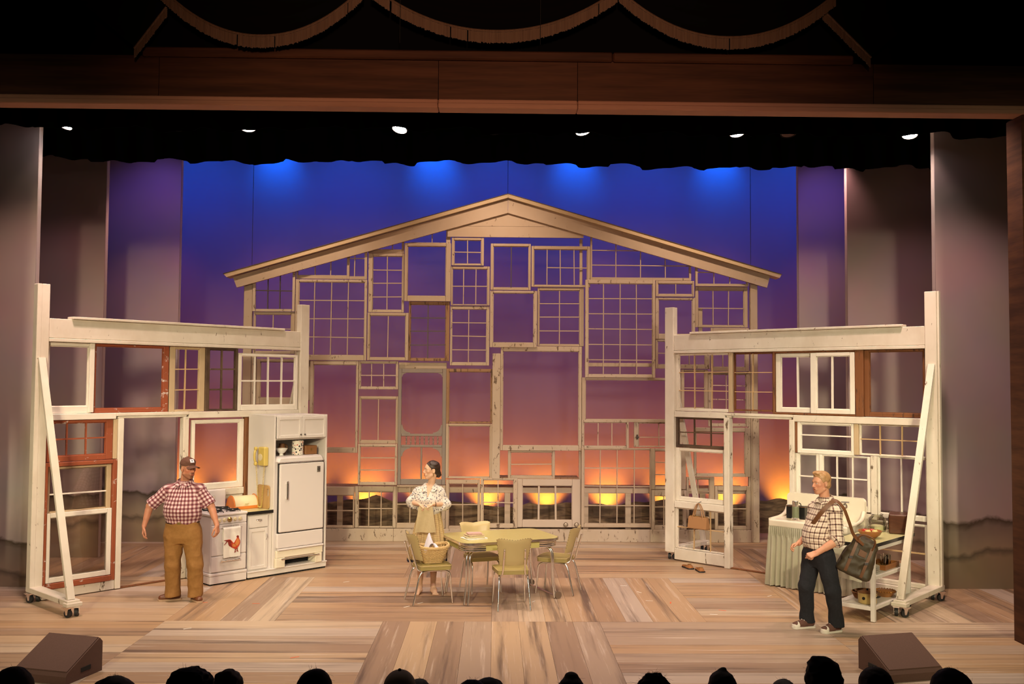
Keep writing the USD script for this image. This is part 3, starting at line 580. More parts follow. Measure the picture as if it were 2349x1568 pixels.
obj('door_jamb', cbox(.985, 1.058, -.055, .055, .01, 2.214), 'paint', lw); obj('door_jamb', cbox(1.905, 1.985, -.055, .055, .01, 2.214), 'paint_chipped', lw)
obj('door_sill', box(1.06, 1.903, -.03, .03, .004, .016), 'stain_brown', lw)
sash2(lw, [[.064, 1.69, .93, 2.207], [.125, 1.758, .843, 2.171], [.348, .588], [1.97]], 'paint_oxide', 'paint_oxide', -.01, seed=6, label='peeling red-brown six-pane sash')
obj('stile_board', cbox(.932, .982, -.03, .03, 1.69, 2.207), 'paint_tan', lw)
obj('window_frame', [cbox(.070, .106, -.05, .04, .13, 1.685), cbox(.93, .982, -.05, .04, .13, 1.685), cbox(.108, .928, -.05, .04, 1.635, 1.685), cbox(.108, .928, -.06, .04, .13, .20)], 'paint_oxide', lw, label='brown window frame holding two white sashes')
p = sash2(lw, [[.110, 1.02, .926, 1.632], [.150, 1.075, .868, 1.60], [], [1.283]], 'paint_tan', 'paint_clean', .0, seed=7)
p = sash2(lw, [[.110, .205, .926, 1.06], [.150, .268, .866, 1.005]], 'paint_clean', 'paint', -.045, seed=8, d=.035)
M['pane_glass'] = usdkit.material(stage, '/World/Looks/pane_glass', {'f': ('fresnel', {'IOR': 1.5}), 't': ('transparent_bsdf', {'color': (.86, .84, .80)}), 'g': ('glossy_bsdf', {'roughness': .03, 'color': (.9, .9, .9)}), 'm': ('mix_closure', {})},
                                  [('f.fac', 'm.fac'), ('t.BSDF', 'm.closure1'), ('g.BSDF', 'm.closure2')], surface='m.closure')
obj('pane', box(.146, .87, -.03, -.026, .262, 1.01), 'pane_glass', lw, label='dusty glass pane'); obj('pane', box(.146, .872, .02, .024, 1.07, 1.605), 'pane_glass', lw, label='dusty glass pane')
obj('base_board', cbox(.07, .982, -.04, .04, .01, .128), 'paint_chipped', lw)
sash2(lw, [[2.06, 1.19, 2.886, 2.167], [2.109, 1.265, 2.812, 2.121]], 'paint_clean', 'paint', .0, seed=9)
obj('mid_rail', cbox(1.99, 2.886, -.03, .03, 1.09, 1.185), 'paint', lw)
sash2(lw, [[2.06, .25, 2.886, 1.085], [2.11, .31, 2.83, 1.04], [2.46], []], 'paint', 'muntin_dark', .0, seed=10)
obj('base_board', cbox(1.99, 3.812, -.04, .04, .01, .24), 'paint_chipped', lw)
obj('stile_board', cbox(2.888, 2.964, -.04, .04, .245, 2.19), 'stain_brown', lw, label='brown stained upright board')
sash2(lw, [[2.97, .9, 3.81, 2.19], [3.04, .98, 3.75, 2.12], [3.4], [1.5]], 'paint', 'paint', .0, seed=11)
# right wall
sash2(rw, [[.077, 2.30, 1.031, 3.188], [.128, 2.335, 1.00, 3.164], [.411, .715], [2.895, 2.611]], 'paint', 'muntin_gold', .0, seed=21, mw=.014)
obj('mullion_board', cbox(1.026, 1.088, -.035, .03, 2.30, 3.188), 'paint_tan', rw)
sash2(rw, [[1.090, 2.324, 1.74, 3.188], [1.101, 2.337, 1.719, 3.168], [1.399], [2.893, 2.610]], 'stain_brown', 'muntin_gold', .0, seed=22, mw=.012)
obj('window_frame', [cbox(1.742, 1.77, -.04, .04, 2.29, 3.188), cbox(1.772, 2.954, -.04, .04, 3.163, 3.188), cbox(1.772, 2.954, -.04, .04, 2.29, 2.318)], 'stain_brown', rw)
sash2(rw, [[1.774, 2.322, 2.351, 3.162], [1.847, 2.386, 2.327, 3.112], [2.106], []], 'paint_clean', 'paint_clean', .0, seed=23, mw=.026)
sash2(rw, [[2.322, 2.319, 2.953, 3.160], [2.405, 2.38, 2.888, 3.111], [2.632], []], 'paint_clean', 'paint_clean', -.047, seed=24, mw=.026)
obj('stile_board', cbox(2.956, 3.07, -.045, .045, 2.29, 3.188), 'stain_brown', rw, label='dark red-brown stained upright board')
sash2(rw, [[3.072, 2.296, 3.884, 3.188], [3.136, 2.348, 3.844, 3.160]], 'stain_brown', 'stain_brown', -.01, seed=25, label='dark red-brown sash with one open pane')
obj('mid_rail', cbox(.077, .965, -.045, .045, 2.205, 2.294), 'paint', rw); obj('mid_rail', cbox(2.055, 3.886, -.045, .045, 2.195, 2.288), 'paint', rw)
obj('door_head', [cbox(.967, 2.053, -.05, .05, 2.25, 2.29), cbox(.99, 2.02, -.04, .03, 2.22, 2.248)], 'paint_chipped', rw)
obj('door_jamb', cbox(.955, 1.045, -.06, .055, .0, 2.218), 'paint_chipped', rw); obj('door_jamb', cbox(2.0, 2.074, -.055, .055, .0, 2.218), 'paint_chipped', rw)
obj('door_sill', box(1.047, 1.998, -.03, .03, .004, .016), 'stain_brown', rw)
sash2(rw, [[.078, 1.738, .953, 2.202], [.113, 1.775, .940, 2.184], [.402, .696], [1.97]], 'stain_dark', 'stain_dark', .0, seed=26, mw=.016, label='dark red-brown six-pane sash')
sash2(rw, [[.078, .917, .953, 1.732], [.140, .975, .905, 1.688]], 'paint', 'paint', .0, seed=27)
obj('mid_rail', cbox(.078, .953, -.05, .04, .815, .914), 'paint', rw)
sash2(rw, [[.078, .190, .953, .812], [.095, .198, .940, .80], [.397, .682], [.514]], 'paint', 'muntin_gold', .0, seed=28, mw=.013)
obj('base_board', cbox(.078, .953, -.05, .04, .02, .186), 'paint_chipped', rw)
sash2(rw, [[2.110, 1.760, 2.926, 2.192], [2.155, 1.811, 2.887, 2.165], [], [2.009]], 'paint_clean', 'paint_clean', -.02, seed=29)
obj('stile_board', cbox(2.076, 2.108, -.03, .03, 1.76, 2.192), 'stain_brown', rw)
obj('stile_board', cbox(2.928, 2.992, -.03, .03, 1.775, 2.192), 'paint_tan', rw)
sash2(rw, [[2.994, 1.776, 3.886, 2.192], [3.003, 1.79, 3.86, 2.185], [3.271, 3.56], [1.994]], 'paint', 'muntin_gold', .0, seed=30, mw=.014)
sash2(rw, [[2.076, 1.02, 2.425, 1.756], [2.118, 1.067, 2.376, 1.742], [], [1.438]], 'paint_clean', 'paint_clean', .0, seed=31)
sash2(rw, [[2.427, 1.02, 3.150, 1.756], [2.473, 1.085, 3.102, 1.742], [2.675, 2.896], [1.445]], 'paint_clean', 'paint_clean', -.015, seed=32)
obj('stile_board', cbox(3.156, 3.237, -.035, .035, 1.0, 1.772), 'paint_chipped', rw)
sash2(rw, [[3.240, .967, 3.886, 1.772], [3.25, 1.027, 3.864, 1.765], [3.545], []], 'paint_clean', 'paint_clean', .0, seed=33)
obj('mid_rail', cbox(2.076, 3.238, -.035, .035, .93, .998), 'paint', rw)
sash2(rw, [[2.076, .111, 3.05, .927], [2.13, .17, 3.0, .88], [2.55], [.55]], 'paint', 'paint', .0, seed=34)
sash2(rw, [[3.057, .111, 3.886, .927], [3.093, .163, 3.842, .905], [3.604], [.552]], 'paint', 'muntin_gold', .0, seed=35)
obj('base_board', cbox(2.076, 3.886, -.04, .04, .01, .107), 'paint', rw)
# feet with casters and raking braces
def foot(w, x, y0, y1, post_y, brace_top, mt='paint'):
    s = 1 if y1 > y0 else -1
    obj('foot_beam', [cbox(x-.075, x+.075, min(y0, y1), max(y0, y1), .125, .19), cbox(x-.09, x+.09, min(y1-s*.09, y1+s*.03), max(y1-s*.09, y1+s*.03), .120, .165)], mt, w)
    obj('brace', beam((x-.01, post_y, brace_top), (x-.01, y1-s*.06, .19), .04, .085, (1, 0, 0)), mt, w)
    for yy in (y0+s*.08, y1-s*.03):
        caster(w, x-.05, yy, turn=25); caster(w, x+.05, yy, turn=-40)
foot(lw, -.01, .06, -1.12, -.065, 2.98); foot(rw, 3.985, .06, -1.24, -.065, 2.98)
foot(lw, 3.89, -.05, 1.0, .06, 2.9); foot(rw, -.005, -.05, 1.0, .06, 2.9)

# ------------------------------------------------------------------ kitchen at the left
mat('enamel', (.70, .655, .645), .28, specular_ior_level=.5)
mat('enamel_cream', (.80, .74, .60), .3)
mat('cabinet_white', (.70, .66, .63), .45)
grain('laminate_green', [(0, (.48, .47, .22)), (.5, (.56, .54, .27)), (1, (.62, .60, .33))], nscale=30, rough=.3, bump=.0)
grain('laminate_yellow', [(0, (.49, .455, .15)), (.5, (.54, .49, .18)), (1, (.57, .52, .21))], nscale=25, rough=.22, bump=.0)
mat('vinyl', (.50, .40, .19), .38); mat('vinyl_dark', (.36, .29, .10), .45)
mat('black_trim', (.012, .012, .012), .35)
mat('phone_yellow', (.58, .45, .12), .35); mat('orange_tin', (.70, .22, .04), .35); mat('cream_tin', (.78, .70, .45), .3)
grain('board_wood', [(0, (.30, .17, .06)), (.5, (.46, .28, .11)), (1, (.56, .36, .16))], scale=(8, 8, .8), nscale=3, rough=.5, bump=.05)
mat('brass', (.55, .38, .14), .3, .9); mat('iron', (.02, .02, .02), .5, .3); mat('knob_ivory', (.66, .58, .38), .35)
mat('white_china', (.82, .80, .76), .2); mat('brown_box', (.25, .11, .04), .5)
KO, KA = np.array([-3.36, 13.30]), 45.0
def loc_in(o, ang, x, y, z=0.0):
    a = math.radians(ang); return (o[0]+x*math.cos(a)-y*math.sin(a), o[1]+x*math.sin(a)+y*math.cos(a), z)
def kthing(name, label, cat, x, y, z=0.0, group=None): return thing(name, label, cat, loc_in(KO, KA, x, y, z), KA, group)
def shaker(x0, x1, z0, z1, y, th=.018, st=.045):
    """a cabinet door with a recessed panel"""
    return [cbox(x0, x0+st, y-th, y, z0, z1, .003), cbox(x1-st, x1, y-th, y, z0, z1, .003), cbox(x0+st, x1-st, y-th, y, z0, z0+st, .003), cbox(x0+st, x1-st, y-th, y, z1-st, z1, .003), box(x0+st-.002, x1-st+.002, y-th*.45, y, z0+st-.002, z1-st+.002)]
t = kthing('plinth', 'low white wooden plinth under the fridge and base cabinet', 'plinth', 0, 0)
obj('plinth_body', [cbox(.0, 1.285, .0, .70, .022, .10, .004), cbox(-.006, 1.291, -.012, .70, .088, .106, .003)], 'cabinet_white', t); obj('toe_strip', box(.01, 1.275, .012, .69, 0, .021), 'black', t)
t = kthing('fridge_cabinet', 'tall white cabinet surround above and around the refrigerator', 'cabinet', 0, 0, .106)
Zc = -.106
obj('side_panel', cbox(.388, .414, .012, .70, 0, 2.235+Zc, .003), 'cabinet_white', t); obj('side_panel', cbox(1.252, 1.28, .012, .70, 0, 2.235+Zc, .003), 'cabinet_white', t)
obj('top_panel', cbox(.415, 1.251, .012, .70, 2.21+Zc, 2.235+Zc, .003), 'cabinet_white', t); obj('back_panel', box(.415, 1.251, .685, .70, 0, 2.2+Zc), 'cabinet_white', t); obj('shelf', cbox(.415, 1.251, .03, .684, 1.885+Zc, 1.905+Zc, .003), 'cabinet_white', t)
for x0, x1, kx in ((.418, .832, .80), (.836, 1.248, .868)):
    d = obj('door', shaker(x0, x1, 1.906+Zc, 2.214+Zc, .011), 'cabinet_white', t)
    obj('knob', move(lathe([(0, 0), (.006, 0), (.005, .012), (.013, .018), (.013, .025), (0, .028)], 12), (kx, -.007, 1.955+Zc), rx=90), 'steel', d, smooth=40)
# refrigerator
t = kthing('refrigerator', 'old white round-topped refrigerator with one long chrome handle', 'refrigerator', .815, .0, .106)
def rr2(x0, x1, z0, z1, r, k=8, corners='tl tr'):
    p = []
    for (cx, cz, a0) in ((x1-r, z1-r, 0), (x0+r, z1-r, 90)):
        p += [(cx+r*math.cos(math.radians(a0+q)), cz+r*math.sin(math.radians(a0+q))) for q in np.linspace(0, 90, k)]
    return sg.Polygon(p+[(x0, z0), (x1, z0)])
body = cat_([extrude(rr2(-.40, .40, .10, 1.545, .075), .02, .64)])
obj('body', body, 'enamel', t, smooth=30)
top = trimesh.util.concatenate([hull(np.vstack([v for v in [np.array([[sx*(.40-.075*(1-math.cos(q))), y+dy, 1.47+.078*math.sin(q)] for q in np.linspace(0, np.pi/2, 7) for sx in (-1, 1)] ) for y, dy in ((.02, 0), (.60, 0))]]+[np.array([[sx*.34, -.03, 1.47+.05], [sx*.37, -.03, 1.47]]) for sx in (-1, 1)]))])
obj('top', top, 'enamel', t, smooth=35, label='rounded white top with a chrome lip')
obj('top_trim', tube(spline([(-.385, -.034, 1.462), (-.2, -.040, 1.462), (.2, -.040, 1.462), (.385, -.034, 1.462)], 12), .007, 8), 'chrome', t)
d = obj('door', rbox(-.355, .385, -.04, .018, .485, 1.445, .02), 'enamel', t, smooth=35)
obj('handle', [rbox(-.262, -.235, -.078, -.055, .94, 1.205, .011), box(-.256, -.241, -.06, -.04, .96, .985), box(-.256, -.241, -.06, -.04, 1.16, 1.185)], 'chrome', d, smooth=40); obj('handle_grip', rbox(-.253, -.244, -.082, -.074, .97, 1.17, .004), 'black_trim', d)
obj('badge', [cbox(.255, .315, -.046, -.039, 1.30, 1.385, .003), ], 'steel', d); obj('badge_ring', [tube([(.285+.016*math.cos(a), -.048, 1.345+.016*math.sin(a)) for a in np.linspace(0, 2*np.pi, 17)], .004, 6), box(.270, .300, -.049, -.046, 1.372, 1.376)], 'black_trim', d)
obj('gasket', box(-.362, .392, -.012, .019, .476, 1.454), 'black_trim', t)
obj('lower_panel', rbox(-.385, .385, -.034, .019, .265, .472, .016), 'enamel', t, smooth=35)
obj('lower_ledge', rbox(-.375, .385, -.055, .0, .235, .262, .010), 'enamel', t, smooth=35); obj('kick_panel', cbox(-.385, .385, -.03, .02, .135, .234, .006), 'enamel_cream', t)
obj('foot_bar', tube([(-.33, -.062, .118), (.30, -.062, .118)], .011, 8), 'chrome', t)
for x0, x1 in ((-.395, -.25), (.26, .37)): obj('foot', cbox(x0, x1, -.035, .16, 0, .134, .005), 'enamel_cream', t)
obj('underside', box(-.39, .39, .17, .63, .001, .099), 'black', t)
# base cabinet and worktop
t = kthing('base_cabinet', 'narrow white base cabinet with drawer and door, between stove and refrigerator', 'cabinet', .19, .0, .106)
obj('body', cbox(-.18, .195, .04, .66, 0, .776, .003), 'cabinet_white', t)
d = obj('door', shaker(-.170, .125, .02, .575, .038), 'cabinet_white', t); obj('handle', tube(spline([(.098, .018, .41), (.098, -.004, .44), (.098, -.004, .47), (.098, .018, .50)], 10), .005, 8), 'steel', d)
d = obj('drawer', [cbox(-.170, .125, .018, .038, .590, .752, .004)], 'cabinet_white', t); obj('pull', [tube(spline([(-.062, .016, .695), (-.05, -.004, .690), (-.022, -.010, .680), (.006, -.004, .690), (.018, .016, .695)], 14), .005, 8), box(-.068, .024, .012, .018, .69, .702)], 'chrome', d)
t = kthing('worktop', 'pale green worktop with black edge beside the stove', 'worktop', .19, 0, .885)
obj('slab', cbox(-.215, .197, .012, .69, .0, .032, .003), 'laminate_green', t); obj('edge_band', cbox(-.215, .197, .0, .0118, -.006, .036, .002), 'black_trim', t)
# stove
t = kthing('stove', 'small white gas stove with brass knobs and a rooster towel', 'stove', -.30, .0, 0)
obj('body', cbox(-.262, .262, .0, .62, .16, .905, .006), 'enamel', t)
obj('cooktop', [rbox(-.275, .275, -.02, .62, .905, .942, .014)], 'enamel', t, smooth=35)
obj('base_moulding', [rbox(-.278, .278, -.018, .63, .118, .158, .012), cbox(-.272, .272, -.012, .625, .018, .117, .003)], 'enamel', t, smooth=35); obj('toe_strip', box(-.26, .26, 0, .61, 0, .017), 'black', t)
obj('control_panel', cbox(-.258, .258, -.012, 0, .80, .898, .003), 'enamel', t)
for i, x in enumerate((-.15, -.075, .0, .08, .155)):
    obj('knob', move(lathe([(0, 0), (.027, 0), (.027, .008), (.020, .012), (.017, .03), (0, .032)] if i != 2 else [(0, 0), (.034, 0), (.034, .014), (.028, .02), (.020, .035), (0, .037)], 16), (x, -.012, .852), rx=90), 'brass' if i == 2 else 'knob_ivory', t, smooth=40, label='larger brass oven knob' if i == 2 else None)
d = obj('oven_door', cbox(-.258, .258, -.018, -.001, .388, .790, .006), 'enamel', t)
obj('vent', [box(x, x+.006, -.021, -.017, .752, .778) for x in np.arange(-.10, .14, .022)], 'screw', d)
obj('towel_bar', [tube([(-.14, -.05, .745), (.165, -.05, .745)], .006, 8), tube([(-.14, -.018, .745), (-.14, -.05, .745)], .006, 8), tube([(.165, -.018, .745), (.165, -.05, .745)], .006, 8)], 'chrome', d)
d = obj('drawer', cbox(-.258, .258, -.018, -.001, .172, .375, .006), 'enamel', t); obj('drawer_handle', [tube([(-.11, -.05, .312), (.13, -.05, .312)], .010, 10), rbox(-.135, -.105, -.058, -.016, .298, .326, .008), rbox(.125, .15, -.058, -.016, .298, .326, .008)], 'chrome', d, smooth=40)
obj('drawer_grille', [box(x, x+.008, -.021, -.017, .335, .366) for x in np.arange(-.09, .13, .016)], 'screw', d)
g = obj('backguard', rbox(-.262, .262, .55, .61, .943, 1.20, .02), 'enamel', t, smooth=35)
obj('clock_panel', [cbox(-.02, .09, .543, .551, 1.075, 1.115, .004)], 'steel', g); obj('clock_face', cbox(-.014, .084, .540, .543, 1.081, 1.109, .002), 'enamel_cream', g)
for cx in (-.125, .125):
    for cy in (.13, .40):
        L = [tube([(cx+.085*math.cos(a), cy+.085*math.sin(a), .962) for a in np.linspace(0, 2*np.pi, 17)], .006, 6)]
        for a in np.arange(4)*np.pi/2+.4:
            L.append(tube([(cx+.02*math.cos(a), cy+.02*math.sin(a), .968), (cx+.12*math.cos(a), cy+.12*math.sin(a), .966), (cx+.125*math.cos(a), cy+.125*math.sin(a), .943)], .006, 6))
        obj('grate', L, 'iron', t); obj('burner', lathe([(0, .942), (.04, .942), (.04, .955), (.02, .958), (0, .958)], 14, (cx, cy, 0)), 'iron', t)
# rooster towel on the oven bar
mat('towel_white', (.82, .80, .74), .95); mat('rooster_red', (.50, .055, .02), .9); mat('rooster_gold', (.62, .22, .06), .9); mat('rooster_dark', (.22, .02, .012), .9)
t = kthing('tea_towel', 'white tea towel printed with a red rooster, hanging on the oven door', 'towel', -.30+.015, 0, 0)
u_ = np.linspace(0, 1, 17)
def towel_y(x, z): return -.063-.006*math.sin(x*38+z*3)*(1-(z-.36)/.4*.7)
P = np.array([[(-.128+.256*u, towel_y(u*.25, z), z) for u in u_] for z in np.linspace(.752, .355, 20)]); P[0, :, 1] = -.062; P[0, :, 2] = .742; P = np.concatenate([np.array([[(-.128+.256*u, y, z) for u in u_] for y, z in ((-.036, .56), (-.037, .744), (-.050, .7555))]), P])
tw = obj('cloth', sheet(P, .004), 'towel_white', t, smooth=50)
def flat_print(parent, name, pts, m, y=-.0735, dx=.0):
    pg = sg.Polygon(pts).buffer(.0012); e = extrude(pg, y-.001, y+.0125); obj(name, e, m, parent)
R = lambda pts: [(x*.00245-.128, .745-z*.00245) for x, z in pts]
# rooster drawn in print units on a 104 x 156 field
flat_print(tw, 'rooster_body', R([(24, 66), (30, 62), (40, 63), (49, 72), (58, 84), (64, 82), (72, 70), (79, 62), (82, 52), (86, 49), (90, 55), (92, 62), (98, 74), (99, 86), (94, 98), (86, 108), (78, 116), (70, 118), (62, 112), (52, 108), (46, 104), (38, 98), (32, 84)]), 'rooster_red')
flat_print(tw, 'rooster_neck', R([(74, 74), (80, 64), (86, 60), (92, 70), (95, 82), (88, 94), (80, 100), (70, 98), (68, 88)]), 'rooster_gold', y=-.0750)
flat_print(tw, 'rooster_wing', R([(56, 86), (66, 90), (76, 96), (72, 104), (60, 104), (52, 98)]), 'rooster_gold', y=-.0750)
flat_print(tw, 'rooster_comb', R([(80, 53), (79, 46), (83, 49), (84, 44), (87, 49), (90, 47), (89, 54), (84, 56)]), 'rooster_dark', y=-.0752)
flat_print(tw, 'rooster_tail', R([(2, 64), (24, 63), (38, 66), (50, 82), (40, 78), (30, 72), (22, 70), (14, 80), (3, 88), (16, 76), (20, 69)]), 'rooster_dark', y=-.0745)
flat_print(tw, 'rooster_tail', R([(28, 72), (36, 76), (46, 92), (50, 106), (44, 102), (36, 98), (30, 86)]), 'rooster_dark', y=-.0752)
flat_print(tw, 'rooster_leg', R([(70, 116), (75, 116), (72, 126), (74, 136), (70, 130), (66, 137), (69, 126)]), 'rooster_dark', y=-.0745)
flat_print(tw, 'rooster_leg', R([(80, 114), (84, 112), (84, 124), (89, 134), (83, 128), (80, 132), (81, 124)]), 'rooster_dark', y=-.0745)
# telephone on the side of the fridge cabinet
t = kthing('telephone', 'yellow wall telephone with handset and long coiled cord', 'telephone', .387, .24, 1.52)
obj('body', [rbox(-.075, -.002, -.095, .075, 0, .265, .018)], 'phone_yellow', t, smooth=40)
obj('dial', [move(lathe([(0, 0), (.05, 0), (.05, .006), (.018, .008), (0, .008)], 20), (-.076, .0, .12), ry=-90)], 'knob_ivory', t, smooth=40)
obj('handset', [tube(spline([(-.098, .085, .03), (-.118, .085, .09), (-.118, .085, .18), (-.098, .085, .24)], 20), .017, 12), rbox(-.125, -.078, .06, .11, .0, .05, .018), rbox(-.125, -.078, .06, .11, .215, .265, .018)], 'phone_yellow', t, smooth=50)
q = np.linspace(0, 1, 700); loop = spline([(-.09, .085, 0), (-.07, .08, -.3), (-.06, .06, -.56), (-.07, .02, -.575), (-.07, -.03, -.56), (-.062, -.05, -.3), (-.045, -.05, 0)], 720); loop = np.stack([np.interp(q, np.linspace(0, 1, len(loop)), loop[:, k]) for k in range(3)], 1)
obj('coiled_cord', tube(loop+.010*np.stack([np.cos(q*2*np.pi*85), np.sin(q*2*np.pi*85), 0*q], 1), .0028, 5), 'phone_yellow', t)
# on the worktop
t = kthing('bread_box', 'roll-top bread box with orange ends and cream lid, on the worktop', 'bread box', .170, .46, .918)
arc = [(.115*math.cos(a)*1.0-.0, .02+.165*math.sin(a)) for a in np.linspace(0, np.pi, 20)]
prof = sg.Polygon([(-.125, 0), (.125, 0)]+[(x, z) for x, z in arc])
def lying(poly, x0, x1):
    e = trimesh.creation.extrude_polygon(poly, x1-x0, engine='earcut'); v = e.vertices; return tm(np.stack([x0+v[:, 2], -v[:, 0]*1.0, v[:, 1]], 1), e.faces[:, ::-1])
obj('end', lying(prof, -.192, -.180), 'orange_tin', t); obj('end', lying(prof, .180, .192), 'orange_tin', t); obj('tray', cbox(-.18, .18, -.125, .125, .0, .04, .004), 'orange_tin', t)
obj('lid', lying(prof.buffer(-.006).difference(sg.box(-1, -1, 1, .041)), -.179, .179), 'cream_tin', t, smooth=30); obj('lid_grip', rbox(-.03, .03, -.125, -.105, .07, .085, .006), 'cream_tin', t)
obj('seam', [tube([(s*.18, -math.cos(a)*.117, .02+.168*math.sin(a)) for a in np.linspace(0.1, np.pi-.1, 16)], .005, 6) for s in (-1, 1)], 'orange_tin', t)
t = kthing('cutting_board', 'wooden cutting board with a handle slot, upright behind the phone cord', 'cutting board', .364, .24, .918)
pg = sg.box(-.15, 0, .15, .33).buffer(-.04).buffer(.04).difference(sg.box(-.125, .19, -.10, .27).buffer(.012))
e = trimesh.creation.extrude_polygon(pg, .018, engine='earcut'); v = e.vertices
obj('board', tm(np.stack([v[:, 2], v[:, 0], v[:, 1]], 1), e.faces), 'board_wood', t)
# on top of the refrigerator
Zf = 1.657
t = kthing('mixing_bowl', 'white footed bowl on top of the refrigerator', 'bowl', .60, .16, Zf)
obj('bowl', lathe([(0, 0), (.045, 0), (.04, .012), (.03, .03), (.07, .06), (.105, .11), (.115, .135), (.108, .135), (.06, .065), (0, .04)], 28).apply_scale(.76), 'white_china', t, smooth=40)
t = kthing('jug', 'dark brown jug between the bowl and the canister', 'jug', .735, .36, Zf)
obj('jug_body', lathe([(0, 0), (.05, 0), (.062, .04), (.055, .10), (.04, .13), (.045, .155), (.038, .155), (.03, .13), (0, .1)], 22), 'brown_box', t, smooth=40); obj('handle', tube(spline([(.04, 0, .14), (.085, 0, .12), (.08, 0, .06), (.055, 0, .04)], 14), .007, 8), 'brown_box', t, smooth=40)
M['canister_print'] = usdkit.material(stage, '/World/Looks/canister_print', {'t': ('texture_coordinate', {}), 'v': ('voronoi_texture', {'scale': 26}), 'r': ('rgb_ramp', {'ramp': [(0, (.02, .02, .03)), (.3, (.05, .04, .06)), (.36, (.75, .7, .6)), (.72, (.8, .76, .68)), (.78, (.55, .06, .05)), (1, (.5, .05, .05))]}), 'p': ('principled_bsdf', {'roughness': .3})},
                                      [('t.object', 'v.vector'), ('v.distance', 'r.fac'), ('r.color', 'p.base_color')], surface='p.BSDF')
t = kthing('canister', 'white canister with a dark flower pattern on top of the refrigerator', 'canister', .865, .15, Zf)
obj('canister_body', lathe([(0, 0), (.078, 0), (.082, .005), (.082, .175), (.086, .18), (.086, .20), (.06, .212), (.0, .214)], 26), 'canister_print', t, smooth=40)
t = kthing('wooden_box', 'small brown wooden box with a latch on top of the refrigerator', 'box', 1.06, .16, Zf)
obj('box_body', cbox(-.10, .10, -.07, .07, 0, .125, .006), 'brown_box', t); obj('latch', box(-.012, .012, -.076, -.07, .06, .085), 'brass', t)

# ------------------------------------------------------------------ dinette set
TC, TR = (.08, 12.37), 22.0
t = thing('dinette_table', 'yellow laminate dinette table with chrome corners and double tube legs', 'table', (*TC, 0), TR)
def rrect(hx_, hy_, r, k=10): return sg.box(-hx_+r, -hy_+r, hx_-r, hy_-r).buffer(r, quad_segs=k)
def flatx(poly, z0, z1):
    e = trimesh.creation.extrude_polygon(poly, z1-z0, engine='earcut'); e.apply_translation((0, 0, z0)); return tm(e.vertices, e.faces)
obj('tabletop', flatx(rrect(.66, .445, .15), .738, .764), 'laminate_yellow', t, smooth=30)
obj('edge_band', flatx(rrect(.667, .452, .157).difference(rrect(.6605, .4455, .1505)), .732, .762), 'chrome', t, smooth=30)
ap = rrect(.625, .41, .135)
obj('apron', flatx(ap.difference(rrect(.605, .39, .115)), .652, .7315), 'laminate_yellow', t, smooth=30)
for sx in (-1, 1):
    for sy in (-1, 1):
        L = []
        for z in (.662, .684, .706, .726):
            a0 = math.atan2(sy, sx); pts = [(sx*.36, sy*.416, z), (sx*.45, sy*.418, z)]
            cx, cy = sx*(.625-.135), sy*(.41-.135)
            for q in np.linspace(0, 1, 8): 
                a = (1-q)*(math.pi/2)*1.0; pts.append((cx+sx*.143*math.cos(a), cy+sy*.143*math.sin(a), z))
            pts.append((sx*.633, sy*.20, z)); L.append(tube(pts, .0105, 6))
        obj('corner_band', L, 'chrome', t, smooth=50)
        for o in (-.022, .022):
            dx, dy = o*sy*sx*.7, -o*.7
            pts = spline([(sx*.50+dx, sy*.30+dy, .655), (sx*.555+dx, sy*.345+dy, .60), (sx*.57+dx, sy*.36+dy, .50), (sx*.575+dx, sy*.365+dy, .25), (sx*.60+dx*1.2, sy*.385+dy*1.2, .012)], 26)
            obj('leg', tube(pts, .0135, 10), 'chrome', t, smooth=50)
obj('stretcher', [tube([(.60, -.385, .03), (.60, .385, .03)], .010, 8)], 'chrome', t)
for sy in (-1, 1): obj('wheel', disc((.625, sy*.40, .045), (0, sy, 0), .045, .03, 18), 'screw', t)
